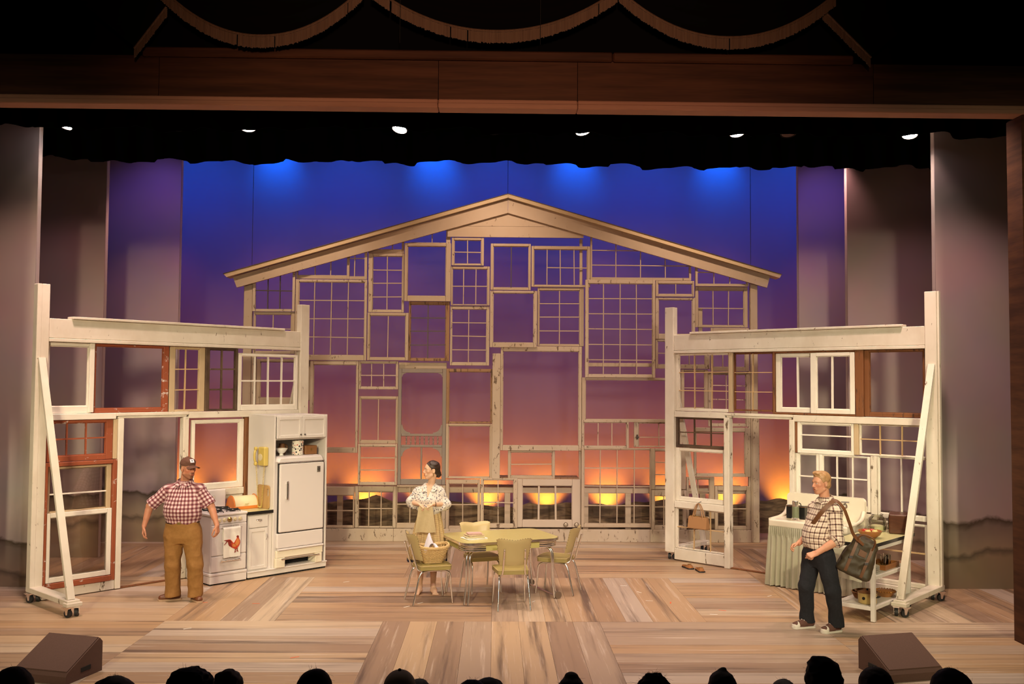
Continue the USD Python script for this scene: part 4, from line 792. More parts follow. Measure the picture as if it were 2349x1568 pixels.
def dinette_chair(name, label, loc, rot, proto=None):
    if proto: return copy_of(proto, name, (*loc, 0), rot, label, 'chair', 'dinette chairs around the table')
    t = thing(name, label, 'chair', (*loc, 0), rot, 'dinette chairs around the table')
    seat = hull([(x+.03*math.cos(a), y+.03*math.sin(a), z) for x, y in ((-.16, -.155), (-.16, .155), (.17, -.185), (.17, .185), (.19, 0)) for a in np.linspace(0, 2*np.pi, 10) for z in (.415, .462)]+[(x, y, .475) for x, y in ((-.14, -.13), (-.14, .13), (.15, -.15), (.15, .15))])
    obj('seat', seat, 'vinyl_dark', t, smooth=35); obj('seat_piping', tube([(x, y, .463) for x, y in [(-.19, -.16), (-.17, -.186), (.18, -.215), (.205, -.19), (.222, 0), (.205, .19), (.18, .215), (-.17, .186), (-.19, .16), (-.19, -.16)]], .005, 6), 'vinyl', t)
    nb, mb = 15, 11; F_, B_ = [], []
    for j in range(mb):
        v = j/(mb-1); z = .53+.345*v; row1, row2 = [], []
        for i in range(nb):
            u = 2*i/(nb-1)-1; half = .165+.055*v-.02*max(0, v-.85)/.15*0; y = u*half
            zz = z-(.045*(1-abs(u))**.9*v if v > .5 else 0)*(v-.5)*2*.8-(.03*abs(u)**6 if v > .9 else 0)
            x = -.215-.13*v*.75+.055*u*u
            fat = .024*math.sqrt(max(0, 1-abs(u)**6))*math.sqrt(max(0, 1-abs(2*v-1)**8))+.003
            row1.append((x+fat, y, zz)); row2.append((x-fat*.55, y, zz))
        F_.append(row1); B_.append(row2)
    F_, B_ = np.array(F_), np.array(B_); i = np.arange(nb*mb).reshape(mb, nb); o = nb*mb
    qd = np.stack([i[:-1, :-1], i[:-1, 1:], i[1:, 1:], i[1:, :-1]], -1).reshape(-1, 4)
    rim = np.concatenate([i[0, :], i[1:, -1], i[-1, -2::-1], i[-2:0:-1, 0]]); r2 = np.roll(rim, -1)
    obj('backrest', tm(np.vstack([F_.reshape(-1, 3), B_.reshape(-1, 3)]), np.vstack([qd[:, [0, 1, 2]], qd[:, [0, 2, 3]], o+qd[:, [0, 2, 1]], o+qd[:, [0, 3, 2]], np.stack([rim, rim+o, r2+o], 1), np.stack([rim, r2+o, r2], 1)])), 'vinyl', t, smooth=45)
    tk = []
    edge = [(F_[j, k]*.35+B_[j, k]*.65) for j, k in [(a, 0) for a in range(2, mb-1, 1)]+[(mb-1, b) for b in range(1, nb-1)]+[(a, nb-1) for a in range(mb-2, 1, -1)]]
    obj('backrest_tack', [trimesh.creation.icosphere(0, .0042).apply_translation(q+np.array([-.006, 0, .002])) for q in edge], 'muntin_dark', t, kind='stuff')
    for s in (-1, 1):
        up_ = spline([(-.308, s*.125, .74), (-.299, s*.125, .70), (-.258, s*.128, .56), (-.226, s*.135, .45), (-.19, s*.15, .41), (-.05, s*.165, .405), (.13, s*.18, .405)], 26)
        obj('back_tube', tube(up_, .011, 8), 'chrome', t, smooth=50)
        obj('leg', tube(spline([(-.10, s*.16, .402), (-.17, s*.17, .39), (-.205, s*.175, .34), (-.24, s*.185, .2), (-.285, s*.195, .006)], 18), .0115, 8), 'chrome', t, smooth=50)
        obj('leg', tube(spline([(.06, s*.17, .402), (.15, s*.182, .39), (.185, s*.188, .34), (.195, s*.192, .2), (.215, s*.20, .006)], 18), .0115, 8), 'chrome', t, smooth=50)
        for z, x in ((.72, -.312), (.62, -.284)): obj('bolt', disc((x+.006, s*.125, z), (-1, 0, -.3), .008, .012, 10), 'steel', t)
    return t
ch0 = dinette_chair('dinette_chair', 'yellow vinyl dinette chair holding the laundry basket', (-.775, 12.06), 21)
dinette_chair('dinette_chair', 'yellow vinyl dinette chair on the far side of the table', (-.165, 12.68), -69, ch0)
dinette_chair('dinette_chair', 'yellow vinyl dinette chair nearest the audience, its back turned', (.215, 11.80), 97, ch0)
dinette_chair('dinette_chair', 'yellow vinyl dinette chair at the table end near the brown door knobs', (.815, 12.62), 160, ch0)
# laundry basket on the first chair
grain('wicker', [(0, (.30, .18, .06)), (.5, (.62, .44, .20)), (1, (.74, .56, .30))], nscale=60, rough=.55, bump=.1)
t = thing('laundry_basket', 'tan wicker laundry basket of white cloth on the dinette chair', 'basket', (-.765, 12.06, .478), 20)
def ring(sx_, sy_, z, r, wob=0, nw=24, ph=0):
    a = np.linspace(0, 2*np.pi, 97); e = 1+wob*np.sin(a*nw+ph)
    sq = (np.abs(np.cos(a))**3+np.abs(np.sin(a))**3)**(-1/3)
    return tube(np.stack([sx_*np.cos(a)*e*sq*.94, sy_*np.sin(a)*e*sq*.94, np.full_like(a, z)+(.03*(np.cos(a)**2) if z > .17 else 0)], 1), r, 5)
bx_, by_ = lambda z: .125+.42*z, lambda z: .105+.34*z
obj('weave', [ring(bx_(z), by_(z), z, .0058, .030, 24, np.pi*(k % 2)) for k, z in enumerate(np.arange(.008, .185, .0135))], 'wicker', t, kind='stuff', smooth=50)
obj('stake', [tube([(c_*bx_(0)*.9, s_*by_(0)*.9, .0), (c_*bx_(.19)*1.02, s_*by_(.19)*1.02, .195)], .005, 5) for c_, s_ in [((np.cos(a))*((abs(np.cos(a))**3+abs(np.sin(a))**3)**(-1/3))*.94, np.sin(a)*((abs(np.cos(a))**3+abs(np.sin(a))**3)**(-1/3))*.94) for a in np.linspace(0, 2*np.pi, 25)[:-1]]], 'wicker', t, kind='stuff')
obj('rim', [ring(bx_(.19)*1.03, by_(.19)*1.03, .198, .013), ring(bx_(.19)*1.045, by_(.19)*1.045, .182, .009)], 'wicker', t, smooth=50); obj('base', flatx(rrect(.12, .095, .06), .0, .012), 'wicker', t)
mat('cloth_white', (.66, .64, .74), .95)
t = thing('laundry', 'crumpled white cloths peaking out of the wicker basket', 'laundry', (-.775, 12.055, .515), 20)
gx, gy = np.meshgrid(np.linspace(-.105, .09, 40), np.linspace(-.075, .075, 34), indexing='ij')
zz = .10+.20*np.exp(-((gx+.035)**2/.0025+(gy+.02)**2/.004))+.06*np.exp(-((gx-.05)**2/.003+(gy-.03)**2/.003))+.07*(np.abs(meshkit.fbm(np.stack([gx*14, gy*14, 0*gx], -1), 3, 5)-.5)*2)-.10*np.clip((np.hypot(gx/.12, gy/.10)-.7), 0, 1)
obj('cloth', sheet(np.stack([gx, gy, zz], -1), .004), 'cloth_white', t, smooth=55)
# folded napkins on the table
NP = (('lowest folded napkin, white, on the dinette table', (.78, .76, .72), .135, .105, .0, .016, 8), ('folded cream napkin with a dark green hem above the white one', (.62, .55, .34), .115, .09, .017, .022, -6), ('folded tan napkin, second from the top of the table pile', (.60, .47, .30), .10, .085, .040, .018, 5), ('small folded pinkish napkin topmost on the table pile', (.58, .38, .33), .085, .07, .0585, .016, -8))
for k, (lab, col, hx_, hy_, z, th, rt_) in enumerate(NP):
    mat('napkin_%d' % k, col, .95)
    t = thing('napkin', lab, 'napkin', (*loc_in(TC, TR, -.40, -.12)[:2], .7645+z), TR+rt_, 'folded napkins on the table')
    L = []
    for q in range(2):
        gx, gy = np.meshgrid(np.linspace(-hx_, hx_, 12), np.linspace(-hy_, hy_, 10), indexing='ij'); r_ = np.maximum(np.abs(gx)/hx_, np.abs(gy)/hy_)
        L.append(sheet(np.stack([gx*(1+.02*q), gy, .003+q*th*.5+.001*np.sin(gx*40+k)+0*r_], -1), th*.42))
    L.append(tube([(-hx_, y, th*.40) for y in np.linspace(-hy_, hy_, 8)], th*.36, 8))
    obj('cloth', L, 'napkin_%d' % k, t, smooth=50)

# ------------------------------------------------------------------ sink, cart and their things at the right
RO, RA = np.array([2.76, 14.96]), -44.0
def rthing(name, label, cat, x, y, z=0.0, group=None, turn=0): return thing(name, label, cat, loc_in(RO, RA, x, y, z), RA+turn, group)
mat('porcelain', (.80, .75, .62), .18, specular_ior_level=.6)
t = rthing('farmhouse_sink', 'old cream farmhouse sink with high back and a gathered cloth skirt', 'sink', 2.55, -.06, 0)
pr_ = sg.box(-.55, .80, .56, 1.21).buffer(-.06).buffer(.06)
obj('backsplash', extrude(pr_, -.06, .0), 'porcelain', t, smooth=35)
def bowl_rim():
    """basin with rolled rim: outer block with a hollow"""
    o = m3.Manifold.hull_points(np.array(rbox(-.55, .56, -.62, -.061, .785, .892, .028, 10).vertices))
    i_ = m3.Manifold.hull_points(np.array(rbox(-.40, .40, -.56, -.12, .80, 1.1, .05, 10).vertices))
    q = (o-i_).to_mesh(); return tm(q.vert_properties[:, :3], q.tri_verts)
obj('basin', bowl_rim(), 'porcelain', t, smooth=35)
# drainboard lip that sweeps up to the back at both ends
for s, x in ((-1, -.55), (1, .56)):
    pts = spline([(x-s*.02, -.60, .885), (x-s*.012, -.30, .895), (x-s*.010, -.13, .94), (x-s*.016, -.055, 1.03)], 20)
    obj('end_roll', tube(pts, np.linspace(.022, .028, len(pts)), 10), 'porcelain', t, smooth=60)
tp = obj('tap', [disc((.30, -.062, 1.09), (0, -1, 0), .034, .022, 18), tube(spline([(.30, -.08, 1.09), (.28, -.13, 1.10), (.25, -.17, 1.085), (.24, -.18, 1.06)], 14), .014, 10), tube([(.30, -.075, 1.09), (.30, -.075, 1.135)], .012, 8)], 'chrome', t, smooth=50)
obj('tap_handle', [tube([(.245, -.075, 1.14), (.355, -.075, 1.145)], .009, 8)], 'steel', tp)
grain('skirt_cloth', [(0, (.42, .42, .32)), (1, (.50, .50, .38))], nscale=4, rough=.95, bump=.05)
path = [(-.535, -.06)]+[(-.55, y) for y in np.linspace(-.10, -.58, 14)]+[(x, -.625) for x in np.linspace(-.53, .53, 40)]+[(.555, y) for y in np.linspace(-.58, -.10, 14)]
path = np.array(path); d = np.cumsum(np.r_[0, np.hypot(*np.diff(path, axis=0).T)]); s_ = np.linspace(0, d[-1], 360); px_, py_ = np.interp(s_, d, path[:, 0]), np.interp(s_, d, path[:, 1]); nx, ny = np.gradient(py_), -np.gradient(px_); nl = np.hypot(nx, ny); nx, ny = -nx/nl, -ny/nl
rows = []
for v in np.linspace(0, 1, 18):
    z = .80-.788*v; amp = .006+.022*v; wob = amp*np.sin(s_*2*np.pi/.085+1.3*np.sin(s_*9)+.8*v)+.010*v*np.sin(s_*14)+.05*v*.5
    if v < .12: wob = .012*np.sin(s_*2*np.pi/.03)*(1 if v > .03 else .4)
    rows.append(np.stack([px_-nx*wob, py_-ny*wob, np.full_like(s_, z)+.006*np.sin(s_*20)*(v > .95)], 1))
obj('skirt', sheet(np.array(rows), .004), 'skirt_cloth', t, smooth=60, label='gathered cream cloth skirt')
t = rthing('lunch_box', 'black lunch case with a carrying handle on the sink ledge', 'lunch box', 2.285, -.40, .893)
obj('case', cbox(-.135, .135, -.045, .045, 0, .178, .006), 'black_trim', t); obj('lid_seam', cbox(-.137, .137, -.048, .048, .165, .171, .001), 'brown_box', t); obj('handle', tube(spline([(-.06, 0, .178), (-.045, 0, .212), (.045, 0, .212), (.06, 0, .178)], 14), .006, 8), 'black_trim', t)
mat('thermos_green', (.17, .20, .12), .35)
t = rthing('vacuum_flask', 'green vacuum flask with a silver cup, in front of the black lunch case', 'flask', 2.33, -.53, .893)
obj('flask_body', lathe([(0, 0), (.05, 0), (.05, .03), (.047, .032), (.047, .17), (.042, .18), (0, .18)], 22), 'thermos_green', t, smooth=40); obj('base_ring', lathe([(.0, -.0), (.052, 0), (.052, .028), (.05, .03)], 22), 'chrome', t, smooth=40); obj('cup', lathe([(.0, .181), (.038, .181), (.043, .19), (.043, .25), (.036, .256), (0, .256)], 22), 'chrome', t, smooth=40)
# kitchen cart
t = rthing('kitchen_cart', 'white wooden kitchen cart with pale green top and two shelves', 'kitchen cart', 3.64, -1.70, 0)
mat('cart_white', (.80, .77, .73), .5)
for x in (-.225, .225):
    for y in (.0, 1.06): obj('leg', cbox(x-.025, x+.025, y-.025, y+.025, .075 if (x > 0) == (y > .5) else .004, .845, .004), 'cart_white', t)
obj('top_rail', [cbox(-.2, .2, -.012, .012, .80, .845, .003)], 'cart_white', t); obj('top_rail', cbox(-.2, .2, 1.048, 1.072, .80, .845, .003), 'cart_white', t)
for x in (-.225, .225): obj('top_rail', cbox(x-.012, x+.012, .026, 1.034, .80, .845, .003), 'cart_white', t)
obj('top', cbox(-.27, .245, -.05, 1.22, .852, .888, .004), 'laminate_green', t); obj('top_edge', [cbox(-.275, .25, -.056, -.0505, .846, .886, .002), cbox(.2455, .251, -.056, 1.226, .846, .886, .002), cbox(-.276, -.2705, -.056, 1.226, .846, .886, .002)], 'black_trim', t)
for z in (.47, .125): obj('shelf', [cbox(-.199, .199, -.02, 1.08, z, z+.045, .003), cbox(-.235, .235, .026, 1.034, z+.002, z+.044, .003)], 'cart_white', t)
for x, y in ((-.225, .0), (.225, 1.06)): obj('caster', [disc((x-.012, y+.02, .035), (1, 0, 0), .035, .024, 16), cbox(x-.02, x+.02, y-.015, y+.03, .055, .074, .002)], 'black', t)
obj('towel_rail', [tube([(-.24, -.085, .825), (.20, -.085, .825)], .014, 10), trimesh.creation.icosphere(2, .028).apply_translation((.215, -.085, .825)), tube([(-.2, -.02, .825), (-.2, -.085, .825)], .012, 8), tube([(.17, -.02, .825), (.17, -.085, .825)], .012, 8)], 'cart_white', t, smooth=40)
mat('towel_green', (.62, .62, .48), .95)
t2 = rthing('dish_towel', 'pale green dish towel over the rail of the white cart', 'towel', 3.64, -1.70, 0)
P = np.array([[(-.20+.33*u+.02*v*(u-.5), -.085-.0215*(1 if v > .0 else 0)-.008*math.sin(u*16)*v, .842-.36*v-.03*v*u) for u in np.linspace(0, 1, 26)] for v in np.linspace(0, 1, 16)])
P0 = np.array([[(-.20+.33*u, -.085+.0215, .842-.2*v) for u in np.linspace(0, 1, 26)] for v in (1, .5, .1)])
obj('cloth', sheet(np.concatenate([P0, np.array([[(-.20+.33*u, -.085, .8465) for u in np.linspace(0, 1, 26)]]), P]), .004), 'towel_green', t2, smooth=55)
# on the cart top
Zt = .889
M['clear_glass'] = usdkit.material(stage, '/World/Looks/clear_glass', {'f': ('fresnel', {'IOR': 1.45}), 't': ('transparent_bsdf', {'color': (.93, .93, .90)}), 'g': ('glossy_bsdf', {'roughness': .02, 'color': (1, 1, 1)}), 'k': ('math', {'math_type': 'multiply', 'value2': .7}), 'm': ('mix_closure', {})},
                                   [('f.fac', 'k.value1'), ('k.value', 'm.fac'), ('t.BSDF', 'm.closure1'), ('g.BSDF', 'm.closure2')], surface='m.closure')
t = rthing('cookie_jar', 'large clear glass jar with rounded shoulders on the cart top', 'jar', 3.50, -.68, Zt)
obj('jar_body', lathe([(0, .0), (.09, .0), (.105, .01), (.11, .03), (.11, .13), (.10, .16), (.07, .185), (.066, .20), (.063, .20), (.066, .185), (.096, .158), (.106, .13), (.106, .03), (.10, .012), (0, .006)], 30), 'clear_glass', t, smooth=40); obj('lid', lathe([(0, .215), (.07, .213), (.078, .205), (.078, .198), (.0, .198)], 28), 'clear_glass', t, smooth=40)
mat('jar_fill', (.60, .58, .36), .8); obj('contents', lathe([(0, .008), (.098, .014), (.103, .03), (.102, .06), (.06, .075), (0, .078)], 24), 'jar_fill', t, smooth=60, label='pale green contents')
t = rthing('glass_tumbler', 'short glass in front of the large jar on the cart top', 'glass', 3.53, -.93, Zt)
obj('glass', lathe([(0, 0), (.032, 0), (.04, .085), (.0375, .085), (.03, .006), (0, .006)], 20), 'clear_glass', t, smooth=40)
grain('bowl_wood', [(0, (.20, .07, .02)), (.5, (.34, .13, .04)), (1, (.42, .19, .07))], scale=(1, 1, 9), nscale=4, rough=.35, bump=.05)
t = rthing('fruit_bowl', 'brown wooden bowl of fruit on the green cart top', 'bowl', 3.66, -1.28, Zt)
obj('bowl', lathe([(0, 0), (.065, 0), (.075, .008), (.115, .040), (.140, .085), (.133, .088), (.108, .042), (.06, .018), (0, .016)], 30), 'bowl_wood', t, smooth=40)
mat('apple_red', (.45, .05, .03), .3); mat('apple_yellow', (.66, .52, .20), .35); mat('stem', (.1, .06, .02), .7)
fp = lathe([(0, -.030), (.015, -.034), (.030, -.022), (.037, .0), (.034, .020), (.022, .032), (.008, .030), (0, .024)], 16)
for k, (x, y, z, m_, lb) in enumerate(((-.060, -.0, .068, 'apple_red', 'red apple at the left in the wooden fruit bowl'), (.0, -.060, .068, 'apple_yellow', 'yellow apple at the front of the wooden fruit bowl'), (.060, .0, .068, 'apple_yellow', 'yellow apple at the right in the wooden fruit bowl'), (.0, .060, .068, 'apple_red', 'red apple at the back of the wooden fruit bowl'))):
    t = rthing('apple', lb, 'apple', 3.66+x, -1.28+y, Zt+z, 'apples in the wooden bowl'); obj('fruit', fp, m_, t, smooth=60); obj('stem', tube([(0, 0, .024), (.003, 0, .042)], .002, 5), 'stem', t)
t = rthing('table_radio', 'brown wooden table radio at the back of the cart top', 'radio', 3.745, -.62, Zt, turn=20)
grain('radio_wood', [(0, (.035, .012, .006)), (.5, (.08, .026, .012)), (1, (.14, .05, .022))], scale=(3, 3, 14), nscale=3, rough=.3, bump=.03)
obj('cabinet', rbox(-.11, .11, -.16, .16, 0, .24, .02), 'radio_wood', t, smooth=35)
obj('speaker_slot', [box(-.118, -.108, y, y+.03, z, z+.02) for y in (-.12, -.08, -.04) for z in (.05, .08, .11, .14, .17)], 'black_trim', t, kind='stuff'); obj('dial_window', cbox(-.116, -.108, .02, .12, .12, .19, .002), 'knob_ivory', t)
for y in (.04, .10): obj('knob', disc((-.11, y, .06), (-1, 0, 0), .02, .02, 14), 'knob_ivory', t)
# on the middle shelf
Zm, Zb = .516, .171
for k in range(6):
    t = rthing('plate', 'white plate %s' % ('lowest of the pile', 'second from the bottom of the pile', 'third from the bottom of the pile', 'third from the top of the pile', 'second from the top of the pile', 'topmost of the pile')[k] + " on the cart's middle shelf", 'plate', 3.72, -1.45, Zm+.012*k, 'plates on the middle shelf')
    obj('plate', lathe([(0, .0), (.06, .0), (.075, .004), (.115, .014), (.116, .017), (.075, .008), (0, .005)], 28), 'white_china', t, smooth=40)
t = rthing('wooden_tray', 'shallow brown wooden tray on the middle shelf behind the plates', 'tray', 3.70, -1.04, Zm)
obj('tray_bottom', box(-.12, .12, -.20, .20, 0, .01), 'board_wood', t)
for q in (box(-.13, -.12, -.2, .2, 0, .06), box(.12, .13, -.2, .2, 0, .06), box(-.13, .13, -.21, -.20, 0, .06), box(-.13, .13, .20, .21, 0, .06)): obj('tray_side', q, 'bowl_wood', t)
for k, (x, y) in enumerate(((-.06, -.12), (.06, -.10), (-.05, .02), (.06, .04), (.0, .13))):
    t = rthing('drinking_glass', 'clear drinking glass, %s in the wooden tray' % ('front left', 'front right', 'middle left', 'middle right', 'rearmost')[k], 'glass', 3.70+x, -1.04+y, Zm+.0105, 'drinking glasses in the tray'); obj('glass', lathe([(0, 0), (.030, 0), (.038, .14), (.0355, .14), (.028, .008), (0, .008)], 18), 'clear_glass', t, smooth=40)
# on the lower shelf
mat('cane', (.34, .16, .06), .55); mat('pot_tan', (.50, .36, .13), .25); mat('amber_glass', (.35, .14, .03), .1, specular_ior_level=.8)
def wick(r0, r1, h, n): return [lathe([(r0+(r1-r0)*z/h-.006, z-.006), (r0+(r1-r0)*z/h+.006, z), (r0+(r1-r0)*z/h-.006, z+.006)], 28) for z in np.linspace(.008, h, n)]+[tube([((r0-.003)*math.cos(a), (r0-.003)*math.sin(a), 0), ((r1)*math.cos(a), (r1)*math.sin(a), h)], .004, 5) for a in np.linspace(0, 2*np.pi, 21)[:-1]]+[lathe([(0, 0), (r0, 0), (r0, .006), (0, .006)], 28)]
t = rthing('wicker_basket', 'shallow brown wicker basket with a smaller basket in it, lower cart shelf', 'basket', 3.60, -1.30, Zb); obj('weave', wick(.115, .150, .075, 8), 'cane', t, smooth=50, kind='stuff')
t = rthing('wicker_basket', 'smaller wicker tray basket nested inside the one on the lower cart shelf', 'basket', 3.605, -1.30, Zb+.02); obj('weave', wick(.085, .118, .07, 6), 'cane', t, smooth=50, kind='stuff')
t = rthing('stock_pot', 'tan enamel pot with a dark lid on the lower cart shelf', 'pot', 3.735, -1.55, Zb); obj('pot_body', lathe([(0, 0), (.09, 0), (.105, .012), (.108, .12), (.112, .125), (.0, .125)], 28), 'pot_tan', t, smooth=35); obj('lid', lathe([(0, .150), (.06, .145), (.10, .132), (.11, .126), (0, .1255)], 28), 'brown_box', t, smooth=40); obj('lid_knob', trimesh.creation.icosphere(1, .014).apply_translation((0, 0, .158)), 'black_trim', t, smooth=True)
obj('handle', [tube(spline([(.10*c_+.01, -.035+.0, .085), (.14*c_, -.03, .09), (.14*c_, .03, .09), (.10*c_, .035, .085)], 12), .006, 8) for c_ in (1.0,)], 'black_trim', t); obj('badge', disc((-.0, -.106, .07), (0, -1, 0), .018, .006, 12), 'black_trim', t)
t = rthing('pie_dish', 'amber fluted pie dish on the lower cart shelf', 'pie dish', 3.73, -1.02, Zb); obj('dish', lathe([(0, 0), (.08, 0), (.125, .055), (.13, .058), (.118, .05), (0, .03)], 30), 'amber_glass', t, smooth=40); obj('crust', lathe([(0, .085), (.05, .08), (.10, .062), (.122, .056), (0, .05)], 30), 'amber_glass', t, smooth=60)
obj('crimp', [trimesh.creation.icosphere(1, .014).apply_translation((.112*math.cos(a), .112*math.sin(a), .062)) for a in np.linspace(0, 2*np.pi, 23)[:-1]], 'amber_glass', t, smooth=True, kind='stuff')
# handbag on the right rolling wall
mat('handbag_tan', (.36, .19, .085), .4)
t = rthing('handbag', 'stiff tan handbag hanging by its handles on the right rolling wall', 'handbag', .568, -.135, .545)
obj('bag_body', hull([(x, y, z) for x, y, z in [(-.162, -.055, .012), (.162, -.055, .012), (-.162, .055, .012), (.162, .055, .012), (-.15, -.045, 0), (.15, -.045, 0), (-.15, .045, 0), (.15, .045, 0), (-.15, -.022, .178), (.15, -.022, .178), (-.15, .022, .178), (.15, .022, .178), (-.158, -.03, .16), (.158, -.03, .16), (-.158, .03, .16), (.158, .03, .16)]]), 'handbag_tan', t, smooth=25)
obj('clasp', cbox(-.15, .15, -.012, .012, .178, .188, .003), 'brass', t)
for y in (-.02, .02): obj('handle', tube(spline([(-.085, y*1.5, .14), (-.08, y*1.4, .20), (-.04, y, .33), (0, y*.6, .375), (.04, y, .33), (.08, y*1.4, .20), (.085, y*1.5, .14)], 30), .008, 8), 'handbag_tan', t, smooth=50)
obj('hook', [tube(spline([(0, .075, .40), (0, .0, .385), (0, -.02, .36), (0, .015, .350)], 12), .005, 6)], 'steel', t)
# slippers
mat('suede', (.30, .12, .035), .8)
def slipper(lab, loc, rot):
    t = thing('slipper', lab, 'slipper', loc, rot, 'pair of slippers')
    obj('sole', flatx(sg.Polygon([(-.045, .0), (-.042, -.1), (0, -.12), (.042, -.1), (.045, 0), (.04, .1), (0, .135), (-.04, .1)]).buffer(.006), 0, .014), 'rubber', t)
    obj('upper', hull([(s*.043, y, .015) for s in (-1, 1) for y in (-.08, .0)]+[(s*.03, -.115, .016) for s in (-1, 1)]+[(s*.03, y, .05) for s in (-1, 1) for y in (-.07, -.01)]+[(0, -.04, .06), (0, -.118, .03)]), 'suede', t, smooth=50)
    obj('heel_rim', tube(spline([(-.043, .0, .03), (-.04, .09, .022), (0, .125, .024), (.04, .09, .022), (.043, 0, .03)], 16), .009, 6), 'suede', t); obj('buckle', box(-.03, .03, -.05, -.035, .058, .066), 'brass', t)
slipper('brown suede slipper nearer the right rolling wall', (2.87, 14.25, .002), 20); slipper('brown suede slipper farther out from the right rolling wall', (3.00, 14.02, .002), 5)
# stage monitors
grain('monitor_paint', [(0, (.085, .044, .033)), (1, (.13, .066, .05))], nscale=80, rough=.8, bump=.05)
def wedge(lab, loc, rot):
    t = thing('stage_monitor', lab, 'loudspeaker', loc, rot); W2 = .285
    p2 = sg.Polygon([(-.24, 0), (.24, 0), (.24, .27), (.20, .31), (-.22, .10), (-.24, .07)])
    e = trimesh.creation.extrude_polygon(p2, 2*W2, engine='earcut'); v = e.vertices
    obj('cabinet', tm(np.stack([v[:, 2]-W2, v[:, 0], v[:, 1]], 1), e.faces[:, ::-1]), 'monitor_paint', t)
    obj('grille', hull([(sx*(W2-.012), y, .10+(y+.22)/.42*.21+d) for sx in (-1, 1) for y in (-.215, .195) for d in (.001, .010)]), 'monitor_paint', t)
    for s in (-1, 1): obj('side_handle', cbox(s*W2-.006, s*W2+.006, -.05, .08, .06, .10, .002), 'black', t)
wedge('darker wedge stage monitor at the left of the stage front', (-4.00, 9.02, 0), -16); wedge('brown-lit wedge stage monitor at the right of the stage front', (3.84, 9.10, 0), 13)
# spike tape on the deck
mat('tape_white', (.8, .78, .72), .6); mat('tape_orange', (.8, .16, .06), .6)
TAPE = [(-4.1, 12.2, 0), (-3.75, 12.75, 0), (-3.55, 11.95, 1), (-2.9, 11.9, 1), (-.9, 11.95, 0), (-1.05, 11.75, 0), (1.9, 12.6, 0), (1.95, 12.1, 0), (2.2, 12.0, 1), (2.75, 11.6, 1), (2.6, 11.4, 0), (1.75, 13.0, 0), (.5, 12.05, 0), (-3.35, 10.7, 0), (3.55, 12.4, 0), (-1.95, 9.6, 1), (-2.0, 13.2, 0)]
for x, y, o in TAPE:
    p = obj('spike_tape', box(-.045, .045, -.008, .008, .0002, .0012).apply_transform(trimesh.transformations.rotation_matrix(rnd.uniform(0, 3), [0, 0, 1])).apply_translation((x, y, 0)), 'tape_orange' if o else 'tape_white', '/World', ('tiny orange' if o else 'tiny white')+' strip of spike tape stuck on the stage floor', 'tape', 'orange spike tape' if o else 'white spike tape')

